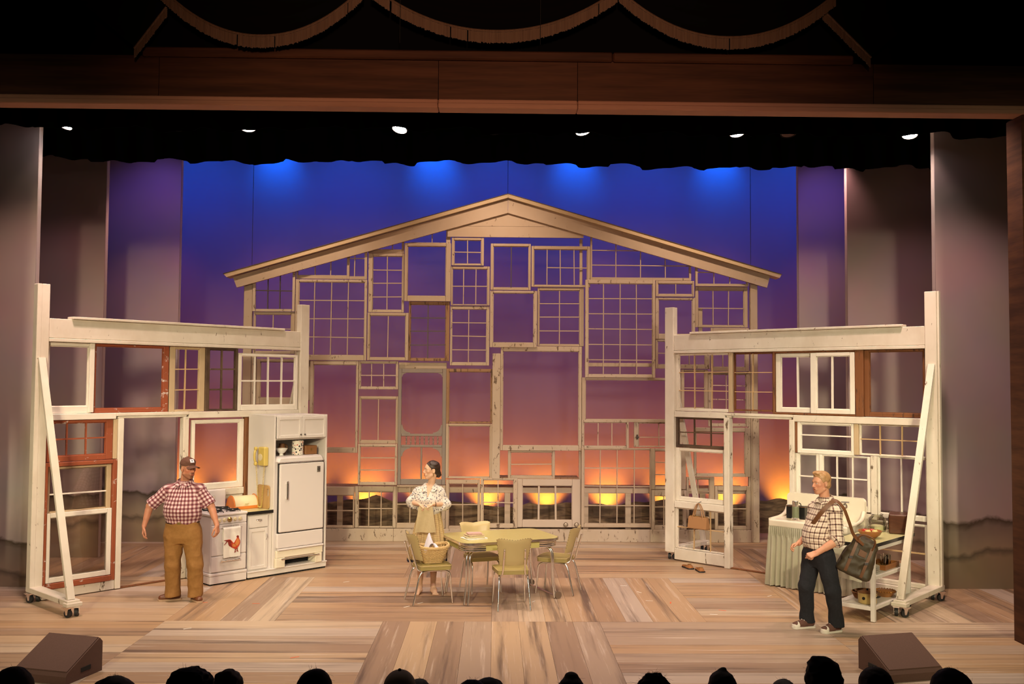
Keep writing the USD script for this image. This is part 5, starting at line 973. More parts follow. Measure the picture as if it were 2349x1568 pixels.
# ------------------------------------------------------------------ people: smooth implicit figures
class Body:
    """a smooth union of tapered limbs, lofts and ellipsoids, meshed by surface nets"""
    def __init__(s, h): s.h, s.P = h, []
    def add(s, f, lo, hi, k=.015, op='+'): s.P.append((f, np.minimum(lo, hi), np.maximum(lo, hi), k, op)); return s
    def limb(s, a, b, ra, rb, k=.015, op='+', flat=None):
        a, b = np.array(a, np.float32), np.array(b, np.float32); d = b-a; dd = float(d@d)+1e-9
        def f(p):
            q = p-a; t = np.clip(q@d/dd, 0, 1)[..., None]; q = q-t*d
            if flat is not None: n, s_ = flat; q = q+(q@n)[..., None]*n*(s_-1)
            return np.sqrt((q*q).sum(-1))-(ra+(rb-ra)*t[..., 0])
        r = max(ra, rb); return s.add(f, np.minimum(a, b)-r, np.maximum(a, b)+r, k, op)
    def sleeve(s, a, b, ra, rb, pt, n, k=.03):
        s.limb(a, b, ra, rb, k); f, lo, hi, k, op = s.P.pop(); pt, n = np.array(pt, np.float32), np.array(n, np.float32); n = n/np.linalg.norm(n)
        return s.add(lambda p: np.maximum(f(p), (p-pt)@n), lo, hi, k, op)
    def chain(s, pts, rs, k=.015):
        for i in range(len(pts)-1): s.limb(pts[i], pts[i+1], rs[i], rs[i+1], k)
        return s
    def ell(s, c, r, R=None, k=.012, op='+'):
        c, r = np.array(c, np.float32), np.array(r, np.float32); A = np.eye(3, dtype=np.float32) if R is None else np.array(R, np.float32)
        def f(p):
            q = (p-c)@A; k0 = np.sqrt(((q/r)**2).sum(-1)); k1 = np.sqrt(((q/(r*r))**2).sum(-1))+1e-9; return k0*(k0-1)/k1
        return s.add(f, c-r.max(), c+r.max(), k, op)
    def loft(s, sec, yaw=0.0, k=.02, op='+', sq=2.0):
        """sec: rows of (z, cx, cy, half width, half depth)"""
        sec = np.array(sec, np.float32); zz = sec[:, 0]; c_, s_ = math.cos(yaw), math.sin(yaw)
        zi = np.linspace(zz[0], zz[-1], 200)
        from scipy.interpolate import PchipInterpolator
        T = PchipInterpolator(zz, sec[:, 1:])(zi).astype(np.float32)
        def f(p):
            z = p[..., 2]; v = [np.interp(z, zi, T[:, j]).astype(np.float32) for j in range(4)]
            x, y = p[..., 0]-v[0], p[..., 1]-v[1]; a, b = x*c_+y*s_, -x*s_+y*c_
            e = ((np.abs(a)/v[2])**sq+(np.abs(b)/v[3])**sq)**(1/sq)-1
            d = e*np.minimum(v[2], v[3])
            return np.maximum(d, np.maximum(zz[0]-z, z-zz[-1]))
        R_ = np.maximum(sec[:, 3], sec[:, 4]); lo = np.array([(sec[:, 1]-R_).min(), (sec[:, 2]-R_).min(), zz[0]]); hi = np.array([(sec[:, 1]+R_).max(), (sec[:, 2]+R_).max(), zz[-1]])
        return s.add(f, lo, hi, k, op)
    def cut(s, pt, n, k=.004, within=None):
        """keep the side that n points away from; within: (lo, hi) limits the cut to a box"""
        pt, n = np.array(pt, np.float32), np.array(n, np.float32); n = n/np.linalg.norm(n)
        lo, hi = within if within else (np.full(3, -9), np.full(3, 9))
        return s.add(lambda p: -((p-pt)@n), np.array(lo, float), np.array(hi, float), k, 'cut')
    def mesh(s, disp=None, close=True):
        h = s.h; add = [q for q in s.P if q[4] == '+']
        lo = np.min([q[1] for q in add], 0)-3*h-.01; hi = np.max([q[2] for q in add], 0)+3*h+.01
        n = np.ceil((hi-lo)/h).astype(int)+1; F = np.full(n, .2, np.float32)
        ax = [(lo[i]+h*np.arange(n[i])).astype(np.float32) for i in range(3)]
        for f, a, b, k, op in s.P:
            m = k+2*h+(.01 if op == '+' else 0)
            i0 = np.clip(np.floor((a-m-lo)/h).astype(int), 0, n); i1 = np.clip(np.ceil((b+m-lo)/h).astype(int)+1, 0, n)
            if (i1 <= i0).any(): continue
            sl = tuple(slice(i0[j], i1[j]) for j in range(3))
            p = np.stack(np.meshgrid(*[ax[j][sl[j]] for j in range(3)], indexing='ij'), -1)
            d = f(p).astype(np.float32); G = F[sl]
            if op == '+':
                t = np.clip(.5+.5*(G-d)/k, 0, 1); F[sl] = G*(1-t)+d*t-k*t*(1-t)
            elif op == '-':
                t = np.clip(.5-.5*(G+d)/k, 0, 1); F[sl] = G*(1-t)-d*t+k*t*(1-t)
            else: F[sl] = np.maximum(G, -d)
        if disp is not None:
            near = np.abs(F) < .04; idx = np.argwhere(near); pts = lo+h*idx
            F[near] += disp(pts).astype(np.float32)
        return nets(F, lo, h)
def nets(F, lo, h):
    S = F < 0; n = np.array(F.shape)-1
    c = sum(S[i:n[0]+i, j:n[1]+j, k:n[2]+k].astype(np.int8) for i in (0, 1) for j in (0, 1) for k in (0, 1))
    cells = np.argwhere((c > 0) & (c < 8)); idn = np.full(n, -1, np.int64); idn[tuple(cells.T)] = np.arange(len(cells))
    acc, cnt = np.zeros((len(cells), 3)), np.zeros(len(cells)); C = np.array([(i, j, k) for i in (0, 1) for j in (0, 1) for k in (0, 1)])
    val = np.stack([F[tuple((cells+o).T)] for o in C], 1)
    for a in range(8):
        for b in range(a+1, 8):
            if np.abs(C[a]-C[b]).sum() != 1: continue
            va, vb = val[:, a], val[:, b]; m = (va < 0) != (vb < 0); t = np.where(m, va/np.where(m, va-vb, 1), 0)
            acc += np.where(m[:, None], C[a]+t[:, None]*(C[b]-C[a]), 0); cnt += m
    V = lo+h*(cells+acc/cnt[:, None]); Q = []
    for ax_ in range(3):
        o = [q for q in range(3) if q != ax_]; e = np.eye(3, dtype=int)
        A = S; B = np.roll(S, -1, ax_); m = (A != B); sl = [slice(1, -1)]*3; sl[ax_] = slice(0, -1)
        msk = np.zeros_like(m); msk[tuple(sl)] = m[tuple(sl)]; pts = np.argwhere(msk)
        q = [idn[tuple((pts-d).T)] for d in (0*e[0], e[o[0]], e[o[0]]+e[o[1]], e[o[1]])]; q = np.stack(q, 1)
        fl_ = A[tuple(pts.T)] ^ (ax_ == 1); q[~fl_] = q[~fl_][:, ::-1]; Q.append(q)
    Q = np.vstack(Q); Q = Q[(Q >= 0).all(1)]
    return V, np.vstack([Q[:, [0, 1, 2]], Q[:, [0, 2, 3]]])
def frame(f, up_=(0, 0, 1.0)):
    """columns: side (the person's left), forward, up"""
    f = np.array(f, float); f /= np.linalg.norm(f); s = np.cross(up_, f); s /= np.linalg.norm(s); return np.stack([s, f, np.cross(f, s)], 1)
def head_sdf(B, c, R, sc=1.0, female=False, mouth_open=.0, big_ear=0):
    """skull, jaw, nose, lips, lids and ears around c, in the frame R"""
    c = np.array(c); q = lambda *v: c+R@(np.array(v)*sc); r = lambda *v: np.array(v)*sc; k = .012*sc
    jw = .90 if female else 1.0
    B.ell(q(0, -.012, .035), r(.074, .096, .088), R, k); B.ell(q(0, .030, -.035), r(.060*jw, .060, .086), R, .02*sc)
    B.ell(q(0, .048, .02), r(.060, .045, .06), R, .02*sc)
    B.ell(q(0, .064, -.100), r(.022*jw, .020, .017), R, .02*sc)
    for s in (-1, 1):
        B.limb(q(s*.054*jw, .002, -.058), q(s*.018, .060, -.100), .017*sc, .014*sc, .018*sc); B.ell(q(s*.043, .058, -.016), r(.021, .018, .016), R, .014*sc)
        B.limb(q(s*.012, .089, .024), q(s*.044, .077, .026), .0085*sc, .008*sc, .010*sc)
    B.limb(q(0, .088, .014), q(0, .108, -.026), .0075*sc, .0115*sc, .010*sc)
    for s in (-1, 1): B.ell(q(s*.011, .099, -.030), r(.008, .010, .007), R, .006*sc)
    for s in (-1, 1): B.ell(q(s*.031, .094, .006), r(.017, .014, .011), R, .008*sc, '-')
    for s in (-1, 1):
        B.ell(q(s*.031, .0815, .0135), r(.0165, .0075, .0042), R, .004*sc); B.ell(q(s*.031, .0805, -.003), r(.014, .006, .0035), R, .004*sc)
    B.ell(q(0, .084, -.062), r(.032, .014, .022), R, .014*sc)
    B.ell(q(0, .0925, -.0555+mouth_open*.4), r(.021, .0085, .0050), R, .005*sc); B.ell(q(0, .0910, -.0685-mouth_open), r(.019, .0085, .0058), R, .005*sc)
    B.ell(q(0, .098, -.0615-mouth_open*.3), r(.017, .012, .0022+mouth_open*.55), R, .003*sc, '-')
    for s in (-1, 1):
        B.ell(q(s*.076, -.010, -.004), r(.009, .019, .032), R, .006*sc); B.ell(q(s*.085, -.006, .0), r(.006, .011, .020), R, .005*sc, '-'); B.limb(q(s*.074, -.004, -.022), q(s*.074, .0, -.03), .008*sc, .007*sc, .005*sc)
def hand_sdf(B, w, d, n, t, curl, sc=1.0, spread=.0, thumb=(.55, .62, .35), tcurl=.5):
    """palm and five unequal, bent fingers; d: towards the fingers, n: out of the palm, t: thumb side"""
    w, d, n, t = (np.array(v, float) for v in (w, d, n, t)); d /= np.linalg.norm(d); t = t-d*(t@d); t /= np.linalg.norm(t); n = np.cross(d, t)*(1 if np.cross(d, t)@n > 0 else -1)
    off, ln, base = (.031, .0105, -.0105, -.030), (.070, .079, .073, .056), (.090, .095, .090, .082)
    for i in range(4):
        a = w+t*off[i]*.55*sc+d*.004; kn = w+(t*off[i]+d*base[i])*sc
        B.limb(a, kn, .0150*sc, .0115*sc, .012)
        c_ = curl[i] if np.ndim(curl[i]) else (curl[i],)*3; ang = 0; p = kn; dd = d+t*spread*(1.5-i)*.5
        for j, (f_, cu) in enumerate(zip((.46, .30, .24), c_)):
            ang += math.radians(cu); e = p+(dd*math.cos(ang)+n*math.sin(ang))*ln[i]*f_*sc
            B.limb(p, e, (.0096, .0088, .0080)[j]*sc, (.0088, .0080, .0068)[j]*sc, .003); p = e
    b = w+(t*.022+d*.022)*sc; v = t*thumb[0]+d*thumb[1]+n*thumb[2]; v /= np.linalg.norm(v); v2 = v*(1-tcurl*.5)+d*tcurl*.5-t*tcurl*.4; v2 /= np.linalg.norm(v2)
    m_ = b+v*.045*sc; B.limb(b, m_, .0155*sc, .0118*sc, .010); m2 = m_+v2*.034*sc; B.limb(m_, m2, .0112*sc, .0100*sc, .003); B.limb(m2, m2+(v2+d*.3)*.025*sc, .0100*sc, .0078*sc, .003)
def eyes(t, c, R, sc=1.0, iris='eye_brown', brow=None, heavy=1.0):
    c = np.array(c)
    for s in (-1, 1):
        q = lambda *v: c+R@(np.array(v)*sc)
        e = trimesh.creation.icosphere(2, .0118*sc); e.apply_translation(q(s*.031, .0755, .0052)); p = obj('eye', e, 'eye_white', t, smooth=True)
        i_ = trimesh.creation.icosphere(1, .0060*sc); i_.apply_translation(q(s*.031, .0825, .0052)); obj('iris', i_, iris, p, smooth=True)
        if brow: obj('eyebrow', tube(spline([q(s*.012, .098, .0265), q(s*.028, .0945, .032), q(s*.047, .078, .027)], 10), np.array([.0028, .0036, .0036, .0034, .003, .0026, .002, .0018, .0015, .0012])[:len(spline([q(0, 0, 0)]*3, 10))]*sc*heavy if False else .0029*sc*heavy, 6), brow, t)
def skin_tint(V, base, c, R, sc=1.0, lip=(.42, .13, .10), beard=None, flush=.0):
    """skin colour at each vertex: lips, beard shadow, ruddy cheeks"""
    L = ((V-np.array(c))@R)/sc; col = np.tile(np.array(base, float), (len(V), 1))
    nz = meshkit.fbm(V*22, 3, 9)-.5; col *= (1+.16*nz)[:, None]
    def blend(m, cc): m = np.clip(m, 0, 1)[:, None]; col[:] = col*(1-m)+np.array(cc)*m
    x, y, z = np.abs(L[:, 0]), L[:, 1], L[:, 2]; hd = (np.linalg.norm(L, axis=1) < .16)
    if flush: blend(hd*flush*np.exp(-((x-.042)**2+(z+.025)**2)/.0009)*(y > .02), (base[0]*.95, base[1]*.6, base[2]*.6)); blend(hd*flush*.8*np.exp(-(x**2+(z+.026)**2)/.0003)*(y > .08), (base[0]*.95, base[1]*.6, base[2]*.6))
    if beard is not None:
        m = hd*(y > -.01)*(np.clip((-.045-z)/.02, 0, 1)*beard[1]); m *= (z > -.135)
        g = hd*np.clip(1.5-np.hypot(x/.03, (z+.085)/.034), 0, 1)*(y > .05); g = np.maximum(g, hd*np.clip(1.6-np.hypot(x/.03, (z+.046)/.008), 0, 1)*(y > .07)); blend(np.maximum(m, g*beard[2]), beard[0])
    lp = hd*(y > .085)*np.clip(2.2-2*np.hypot(x/.021, (z+.062)/.0115), 0, 1); blend(lp, lip)
    return col
M['skin'] = usdkit.material(stage, '/World/Looks/skin', {'a': ('attribute', {'attribute': 'tint'}), 'p': ('principled_bsdf', {'roughness': .5, 'specular_ior_level': .35, 'subsurface_weight': .12, 'subsurface_scale': .01, 'subsurface_radius': (1, .35, .2)})}, [('a.color', 'p.base_color')], surface='p.BSDF')
mat('eye_white', (.75, .70, .64), .25); mat('eye_brown', (.03, .018, .01), .2); mat('eye_blue', (.10, .14, .18), .2)
def strand(name, a, b, sc_=(40, 40, 8), rough=.45):
    grain(name, [(0, a), (.5, tuple((p+q)/2 for p, q in zip(a, b))), (1, b)], scale=sc_, nscale=2.2, rough=rough, bump=.5, dist=.004, space='obj')
strand('hair_dark', (.012, .006, .004), (.05, .024, .014)); strand('hair_blond', (.26, .13, .05), (.55, .33, .15)); strand('hair_brown', (.05, .028, .018), (.13, .07, .04))
def plaid(name, stops, p, up_, vp_, wu=.5, wv=.5, fine=None):
    """woven checks from the cloth's own thread coordinates"""
    n = {'t': ('texture_coordinate', {}), 's': ('separate_xyz', {}), 'mu': ('math', {'math_type': 'multiply', 'value2': 1/p}), 'mv': ('math', {'math_type': 'multiply', 'value2': 1/p}),
         'fu': ('math', {'math_type': 'fraction'}), 'fv': ('math', {'math_type': 'fraction'}), 'ru': ('rgb_ramp', {'ramp': up_}), 'rv': ('rgb_ramp', {'ramp': vp_}),
         'bu': ('rgb_to_bw', {}), 'bv': ('rgb_to_bw', {}), 'au': ('math', {'math_type': 'multiply', 'value2': wu}), 'ad': ('math', {'math_type': 'multiply_add', 'value2': wv}), 'r': ('rgb_ramp', {'ramp': stops}), 'p': ('principled_bsdf', {'roughness': .9, 'sheen_weight': .1})}
    l = [('t.UV', 's.vector'), ('s.x', 'mu.value1'), ('s.y', 'mv.value1'), ('mu.value', 'fu.value1'), ('mv.value', 'fv.value1'), ('fu.value', 'ru.fac'), ('fv.value', 'rv.fac'), ('ru.color', 'bu.color'), ('rv.color', 'bv.color'),
         ('bu.val', 'au.value1'), ('bv.val', 'ad.value1'), ('au.value', 'ad.value3'), ('ad.value', 'r.fac'), ('r.color', 'p.base_color')]
    M[name] = usdkit.material(stage, '/World/Looks/'+name, n, l, surface='p.BSDF')
g1 = lambda v: (v, v, v)
plaid('plaid_maroon', [(0, (.66, .52, .53)), (.35, (.42, .22, .24)), (.6, (.22, .065, .08)), (1, (.10, .022, .03))], .047,
      [(0, g1(0)), (.20, g1(0)), (.26, g1(.55)), (.38, g1(1)), (.62, g1(1)), (.74, g1(.55)), (.80, g1(0)), (1, g1(0))], [(0, g1(0)), (.22, g1(0)), (.28, g1(.6)), (.40, g1(1)), (.60, g1(1)), (.72, g1(.6)), (.78, g1(0)), (1, g1(0))])
plaid('plaid_cream', [(0, (.78, .68, .56)), (.30, (.62, .48, .38)), (.55, (.20, .11, .085)), (1, (.04, .02, .02))], .062,
      [(0, g1(.25)), (.10, g1(0)), (.34, g1(0)), (.40, g1(1)), (.54, g1(1)), (.60, g1(.1)), (.86, g1(0)), (.9, g1(.35)), (1, g1(.25))], [(0, g1(.2)), (.1, g1(0)), (.32, g1(0)), (.40, g1(1)), (.56, g1(1)), (.62, g1(.1)), (.86, g1(0)), (.9, g1(.35)), (1, g1(.2))])
def cloth(path_name, mesh, material, t, torso, bones, seam=0.0, label=None):
    """a sewn garment: each panel (torso, sleeves) has its own thread coordinates; bones: (a, b, radius, facing)"""
    V, F = np.asarray(mesh[0]), np.asarray(mesh[1]); tz = np.array(torso); C_ = V[F].mean(1)
    def cls(P):
        k = np.zeros(len(P), int)
        for i, (a_, b_, r, ref) in enumerate(bones):
            a_, b_ = np.array(a_), np.array(b_); d = b_-a_; L = np.linalg.norm(d); d = d/L; q = P-a_; tt = q@d
            k[(np.linalg.norm(q-tt[:, None]*d, axis=1) < r) & (tt > .02) & (tt < L+.2)] = i+1
        return k
    k = cls(C_); out_v, out_f, out_uv = [], [], []; o = 0
    for c in range(len(bones)+1):
        f = F[k == c]
        if not len(f): continue
        used, inv = np.unique(f, return_inverse=True); P = V[used]
        if c == 0:
            cx = np.interp(P[:, 2], tz[:, 0], tz[:, 1]); cy = np.interp(P[:, 2], tz[:, 0], tz[:, 2]); x, y = P[:, 0]-cx, P[:, 1]-cy
            uv = np.stack([np.arctan2(x*math.cos(seam)+y*math.sin(seam), x*math.sin(seam)-y*math.cos(seam))*.185, P[:, 2]], 1)
        else:
            a_, b_, r, ref = bones[c-1]; a_, b_ = np.array(a_), np.array(b_); d = b_-a_; d = d/np.linalg.norm(d); s_ = np.cross(d, np.array(ref, float)); s_ /= np.linalg.norm(s_); w = np.cross(s_, d); q = P-a_
            uv = np.stack([np.arctan2(q@s_, q@w)*r*.75, q@d], 1)
        out_v.append(P); out_uv.append(uv); out_f.append(inv.reshape(-1, 3)+o); o += len(P)
    obj(path_name, (np.vstack(out_v), np.vstack(out_f)), material, t, smooth=True, st=np.vstack(out_uv), label=label)
def wrinkle(amp, f=(9, 9, 16), seed=1):
    def d(p):
        n_ = meshkit.fbm(p*np.array(f), 3, seed)-.5; m_ = np.abs(meshkit.noise(p*np.array(f)*np.array([.8, .8, 1.6])+7, seed+5)-.5)*2
        return -amp*(n_*1.6+(.5-m_)*.9)
    return d

# ---- the man in the cap
mp = thing('person', 'man in a brown cap, maroon checked shirt and tan trousers standing with arms out', 'person', (-3.847, 12.02, 0))
HF = frame((.80, -.60, -.06)); HC = np.array([.055, -.02, 1.628])
EL, ER, WL, WR = (-.405, -.015, 1.165), (.345, -.01, 1.165), (-.455, -.06, .925), (.437, -.06, .94)
B = Body(.0048)
TORSO = [(.80, 0, 0, .17, .115), (.95, 0, 0, .18, .125), (1.10, .003, -.025, .195, .14), (1.25, .01, -.005, .19, .125), (1.34, .012, .0, .165, .10), (1.41, .012, .008, .11, .08), (1.45, .012, .012, .066, .062)]
B.loft(TORSO)
B.limb((.012, .015, 1.42), HC+HF@np.array([0, -.022, -.06]), .064, .060, .02)
for s, E_, W_, sx in ((-1, EL, WL, -.205), (1, ER, WR, .228)):
    B.chain([(sx*.92, .0, 1.365), E_, W_], [.054, .044, .029], .02)
    B.limb(np.array(E_)*.75+np.array(W_)*.25, np.array(E_)*.4+np.array(W_)*.6, .043, .034, .015)
for s, x, kx, ax_ in ((-1, -.10, -.105, -.105), (1, .11, .164, .164)): B.chain([(x, 0, .86), (kx, -.01, .45), (ax_, .03, .09)], [.09, .06, .045], .03)
hand_sdf(B, WL, (-.08, -.10, -1), (.75, .55, 0), (.25, -.95, .0), ((28, 30, 20), (25, 30, 20), (22, 28, 20), (20, 25, 18)), 1.0, .12, thumb=(.55, .75, .45))
hand_sdf(B, WR, (.10, -.08, -1), (-.8, .5, 0), (-.30, -.9, 0), ((30, 30, 22), (30, 34, 22), (32, 34, 22), (34, 34, 22)), 1.0, .06, thumb=(.5, .75, .45))
head_sdf(B, HC, HF, 1.04, mouth_open=.002)
V, F_ = B.mesh()
sk = obj('body', (V, F_), 'skin', mp, smooth=True, tint=skin_tint(V, (.52, .235, .145), HC, HF, 1.04, lip=(.36, .11, .09), beard=((.16, .065, .038), .5, .92), flush=.6))
eyes(mp, HC, HF, 1.04, 'eye_brown', 'hair_brown', 1.2)
SH = [(.955, 0, 0, .196, .145), (1.0, .0, -.004, .208, .155), (1.06, .003, -.02, .226, .168), (1.13, .004, -.03, .228, .170), (1.22, .008, -.018, .222, .158), (1.30, .012, -.004, .212, .138), (1.365, .012, .002, .178, .116), (1.42, .012, .010, .125, .092), (1.452, .012, .014, .092, .080), (1.475, .012, .014, .078, .076)]
B = Body(.0062); B.loft(SH, k=.02)
for sx, E_ in ((-.178, EL), (.200, ER)):
    a = np.array([sx, .0, 1.365]); E_ = np.array(E_); e2 = a+(E_-a)*.93; B.limb((.012+.35*(sx-.012), .012, 1.432), a, .040, .060, .05); B.sleeve(a, e2+(E_-a)*.15, .068, .080, e2, E_-a, .05)
B.limb((.012, .015, 1.44), (.05, .03, 1.60), .060, .058, .008, '-')
V, F_ = B.mesh(wrinkle(.010, (8, 8, 11), 4))
cloth('shirt', (V, F_), 'plaid_maroon', mp, SH, [((-.185, 0, 1.375), EL, .105, (0, -1, 0)), ((.207, 0, 1.375), ER, .105, (0, -1, 0))], label='short-sleeved maroon and white checked shirt')
col = []
for s in (-1, 1):
    base = spline([(.012+s*.012, -.088, 1.437), (.012+s*.05, -.070, 1.462), (.012+s*.082, -.01, 1.490), (.012+s*.062, .065, 1.505), (.012, .085, 1.508)], 16)
    outw = spline([(.012+s*.045, -.122, 1.408), (.012+s*.082, -.088, 1.422), (.012+s*.105, -.01, 1.455), (.012+s*.078, .085, 1.468), (.012, .105, 1.47)], 16)
    col.append(sheet(np.stack([base, (base+outw)/2+np.array([0, 0, .008]), outw]), .004))
col = cat_(col); obj('collar', col, 'plaid_maroon', mp, smooth=True, st=np.stack([col.vertices[:, 0]+col.vertices[:, 1], col.vertices[:, 2]+.3*col.vertices[:, 1]], 1))
for z, x in ((1.385, .012), (1.30, .010), (1.215, .008), (1.13, .004), (1.05, .002)):
    yy = -np.interp(z, [q[0] for q in SH], [q[4]-q[2] for q in SH]); obj('button', disc((x, yy-.003, z), (0, -1, 0), .006, .004, 10), 'cloth_white', mp)
grain('corduroy_tan', [(0, (.22, .10, .024)), (.5, (.30, .145, .038)), (1, (.36, .18, .055))], nscale=30, rough=.85, bump=.1)
B = Body(.0064); B.loft([(.72, 0, .0, .15, .12), (.80, .005, .0, .218, .145), (.90, .003, 0, .212, .148), (.985, .0, 0, .200, .142), (1.0, .0, 0, .198, .140)], k=.03)
B.chain([(-.105, 0, .84), (-.108, -.015, .45), (-.108, .02, .10), (-.112, .0, .045)], [.122, .092, .086, .083], .03); B.chain([(.112, 0, .84), (.165, -.015, .45), (.165, .015, .10), (.163, .0, .045)], [.122, .092, .085, .083], .03)
B.cut((0, 0, .060), (0, 0, -1)); V, F_ = B.mesh(wrinkle(.011, (12, 12, 5), 11))
obj('trousers', (V, F_), 'corduroy_tan', mp, smooth=True, label='tan corduroy trousers')
mat('leather_dark', (.035, .015, .01), .45); mat('leather_brown', (.16, .055, .022), .4); mat('sole_tan', (.50, .34, .22), .7); mat('cap_brown', (.11, .045, .028), .85)
a = np.linspace(0, 2*np.pi, 49); obj('belt', sheet(np.array([[(.203*math.cos(q), -.0+.146*math.sin(q), z-.012*max(0, -math.sin(q))) for q in a] for z in (.968, .985, 1.002)]), .006), 'leather_dark', mp, smooth=50)
obj('belt_buckle', cbox(-.022, .022, -.156, -.148, .955, .988, .003), 'brass', mp)
def shoe(t, heel, toe, name='shoe', up_m='leather_brown', sole_m='sole_tan', h=.0055, w=.048, shaft=.11, label=None, toecap=None, laces=None):
    heel, toe = np.array([*heel, 0.]), np.array([*toe, 0.]); d = toe-heel; L = np.linalg.norm(d); d /= L; s = np.array([-d[1], d[0], 0])
    B = Body(h); pt = lambda a, b, z: heel+d*a*L+s*b+np.array([0, 0, z])
    B.limb(pt(.16, 0, .052), pt(.55, 0, .050), .042, .044, .02); B.limb(pt(.5, 0, .048), pt(.86, 0, .036), .044, .034, .02, flat=(s.astype(np.float32), .86)); B.limb(pt(.20, 0, .06), pt(.24, 0, shaft), .042, .043, .02)
    B.cut((0, 0, .014), (0, 0, -1)); V, F_ = B.mesh(wrinkle(.003, (20, 20, 30), 3)); p = obj(name, (V, F_), up_m, t, smooth=True, label=label)
    pg = sg.LineString([(pt(.14, 0, 0))[:2], (pt(.55, .0, 0))[:2], (pt(.84, .004, 0))[:2]]).buffer(w); obj('sole', flatx(pg, 0.001, .022), sole_m, p, smooth=40)
    if toecap:
        B = Body(h); B.limb(pt(.74, 0, .036), pt(.87, 0, .030), .043, .036, .01, flat=(s.astype(np.float32), .86)); B.cut(pt(.74, 0, 0), -d); B.cut((0, 0, .014), (0, 0, -1)); V, F_ = B.mesh(); obj('toe_cap', (V, F_), toecap, p, smooth=True)
    if laces:
        for k in range(4):
            f_ = .42+.075*k; zt = .116-.011*k; obj('lace', tube(spline([pt(f_-.02, -.032, zt-.022), pt(f_, 0, zt+.004), pt(f_+.03, .032, zt-.022)], 9), .0045, 6), laces, p)
    return p
shoe(mp, (-.035, .10), (-.285, .0), label='brown leather shoe'); shoe(mp, (.12, .10), (.262, -.095), label='brown leather shoe')
# cap
B = Body(.0045); q = lambda *v: HC+HF@(np.array(v)*1.04)
B.ell(q(0, -.012, .048), np.array([.083, .104, .088])*1.04, HF, .01); B.ell(q(0, .050, .085), np.array([.055, .035, .034])*1.04, HF, .03)
B.cut(q(0, 0, .040), HF@np.array([0, -.10, -1.0])); V, F_ = B.mesh(wrinkle(.003, (16, 16, 16), 2)); cp = obj('cap', (V, F_), 'cap_brown', mp, smooth=True, label='brown baseball cap')
br = np.array([[q((.066+.010*v)*math.sin(u), .075+(.100*v)*max(.0, math.cos(u))**.6+.028*math.cos(u)-.02, .050-.016*v-.026*math.sin(u)**2) for u in np.linspace(-1.45, 1.45, 21)] for v in np.linspace(0, 1, 7)])
obj('cap_brim', sheet(br, .006), 'cap_brown', cp, smooth=60); obj('cap_button', trimesh.creation.icosphere(1, .009).apply_translation(q(0, -.012, .137)), 'cap_brown', cp)
pc = q(-.012, .083, .098); pn = HF@np.array([-.15, .78, .6]); pn /= np.linalg.norm(pn); ps = np.cross([0, 0, 1], pn); ps /= np.linalg.norm(ps); pu = np.cross(pn, ps)
def patch(hw, hh, o): return hull([pc+pn*o_+ps*hw*a+pu*hh*b for a in (-1, 1) for b in (-1, 1) for o_ in (o-.006, o)])
pp = obj('cap_patch', patch(.024, .024, .006), 'cloth_white', cp, label='white square patch'); obj('patch_emblem', hull([pc+pn*o_+ps*.010*math.cos(k*np.pi/2)+pu*.010*math.sin(k*np.pi/2) for k in range(4) for o_ in (.004, .0072)]), 'black_trim', pp)
B = Body(.0045); B.ell(q(0, -.020, .018), np.array([.0775, .092, .075])*1.04, HF, .01); B.cut(q(0, .0, .05), HF@np.array([0, 0, 1.])); B.cut(q(0, -.028, 0), HF@np.array([0, 1.0, .1])); B.cut(q(0, -.06, -.045), HF@np.array([0, .3, -1.])); V, F_ = B.mesh(); obj('hair', (V, F_), 'hair_brown', mp, smooth=True)

# ---- the woman
wp = thing('person', 'woman with dark hair pinned up, flowered white blouse and tan skirt holding a cloth', 'person', (-0.885, 12.48, 0))
HF = frame((-.93, -.36, .03)); HC = np.array([.075, -.035, 1.58]); S_ = .95
WL, WR, EL, ER = (-.085, -.17, 1.165), (.125, -.17, 1.165), (-.185, -.02, 1.175), (.262, -.01, 1.145)
B = Body(.0046)
B.loft([(.78, .04, .0, .14, .09), (.92, .045, .0, .135, .09), (1.06, .045, .0, .118, .085), (1.20, .04, -.015, .140, .10), (1.30, .045, -.01, .150, .085), (1.375, .055, .005, .10, .065), (1.41, .06, .01, .052, .052)])
B.limb((.062, .012, 1.37), HC+HF@np.array([0, -.028, -.06])*S_, .047, .044, .02)
B.chain([(-.092, 0, 1.305), EL, WL], [.046, .036, .024], .02); B.chain([(.19, 0, 1.305), ER, WR], [.046, .037, .024], .02)
for hx_, kx, ax_, ay in ((-.02, -.045, -.066, .03), (.12, .115, .105, .02)): B.chain([(hx_, 0, .82), (kx, -.01, .47), ((kx+ax_)/2, .035, .33), (ax_, ay+.02, .09)], [.085, .052, .047, .031], .03)
def foot_sdf(B, ank, toe):
    ank, toe = np.array(ank), np.array([*toe, .018]); d = toe-ank; d[2] = 0; L = np.linalg.norm(d); d /= L; s = np.array([-d[1], d[0], 0])
    B.limb(ank, ank+d*.01+np.array([0, 0, -.055]), .031, .030, .02); B.limb((*(ank-d*.025)[:2], .03), (*(ank+d*.05)[:2], .035), .028, .030, .02); B.limb((*(ank+d*.03)[:2], .045), (*(ank+d*L*.72)[:2], .022), .034, .022, .02, flat=(s.astype(np.float32), .72))
    for k, (o, l, r) in enumerate(((.024, 1.0, .0115), (.008, .99, .0085), (-.006, .95, .008), (-.019, .90, .0075), (-.030, .83, .007))): b = ank+d*L*.72+s*o*.9; e = ank+d*(L*l)+s*o*1.15; B.limb((*b[:2], .018), (*e[:2], r+.001), r*1.15, r, .004)
foot_sdf(B, (-.066, .05, .09), (-.10, -.10)); foot_sdf(B, (.105, .04, .09), (.15, -.10))
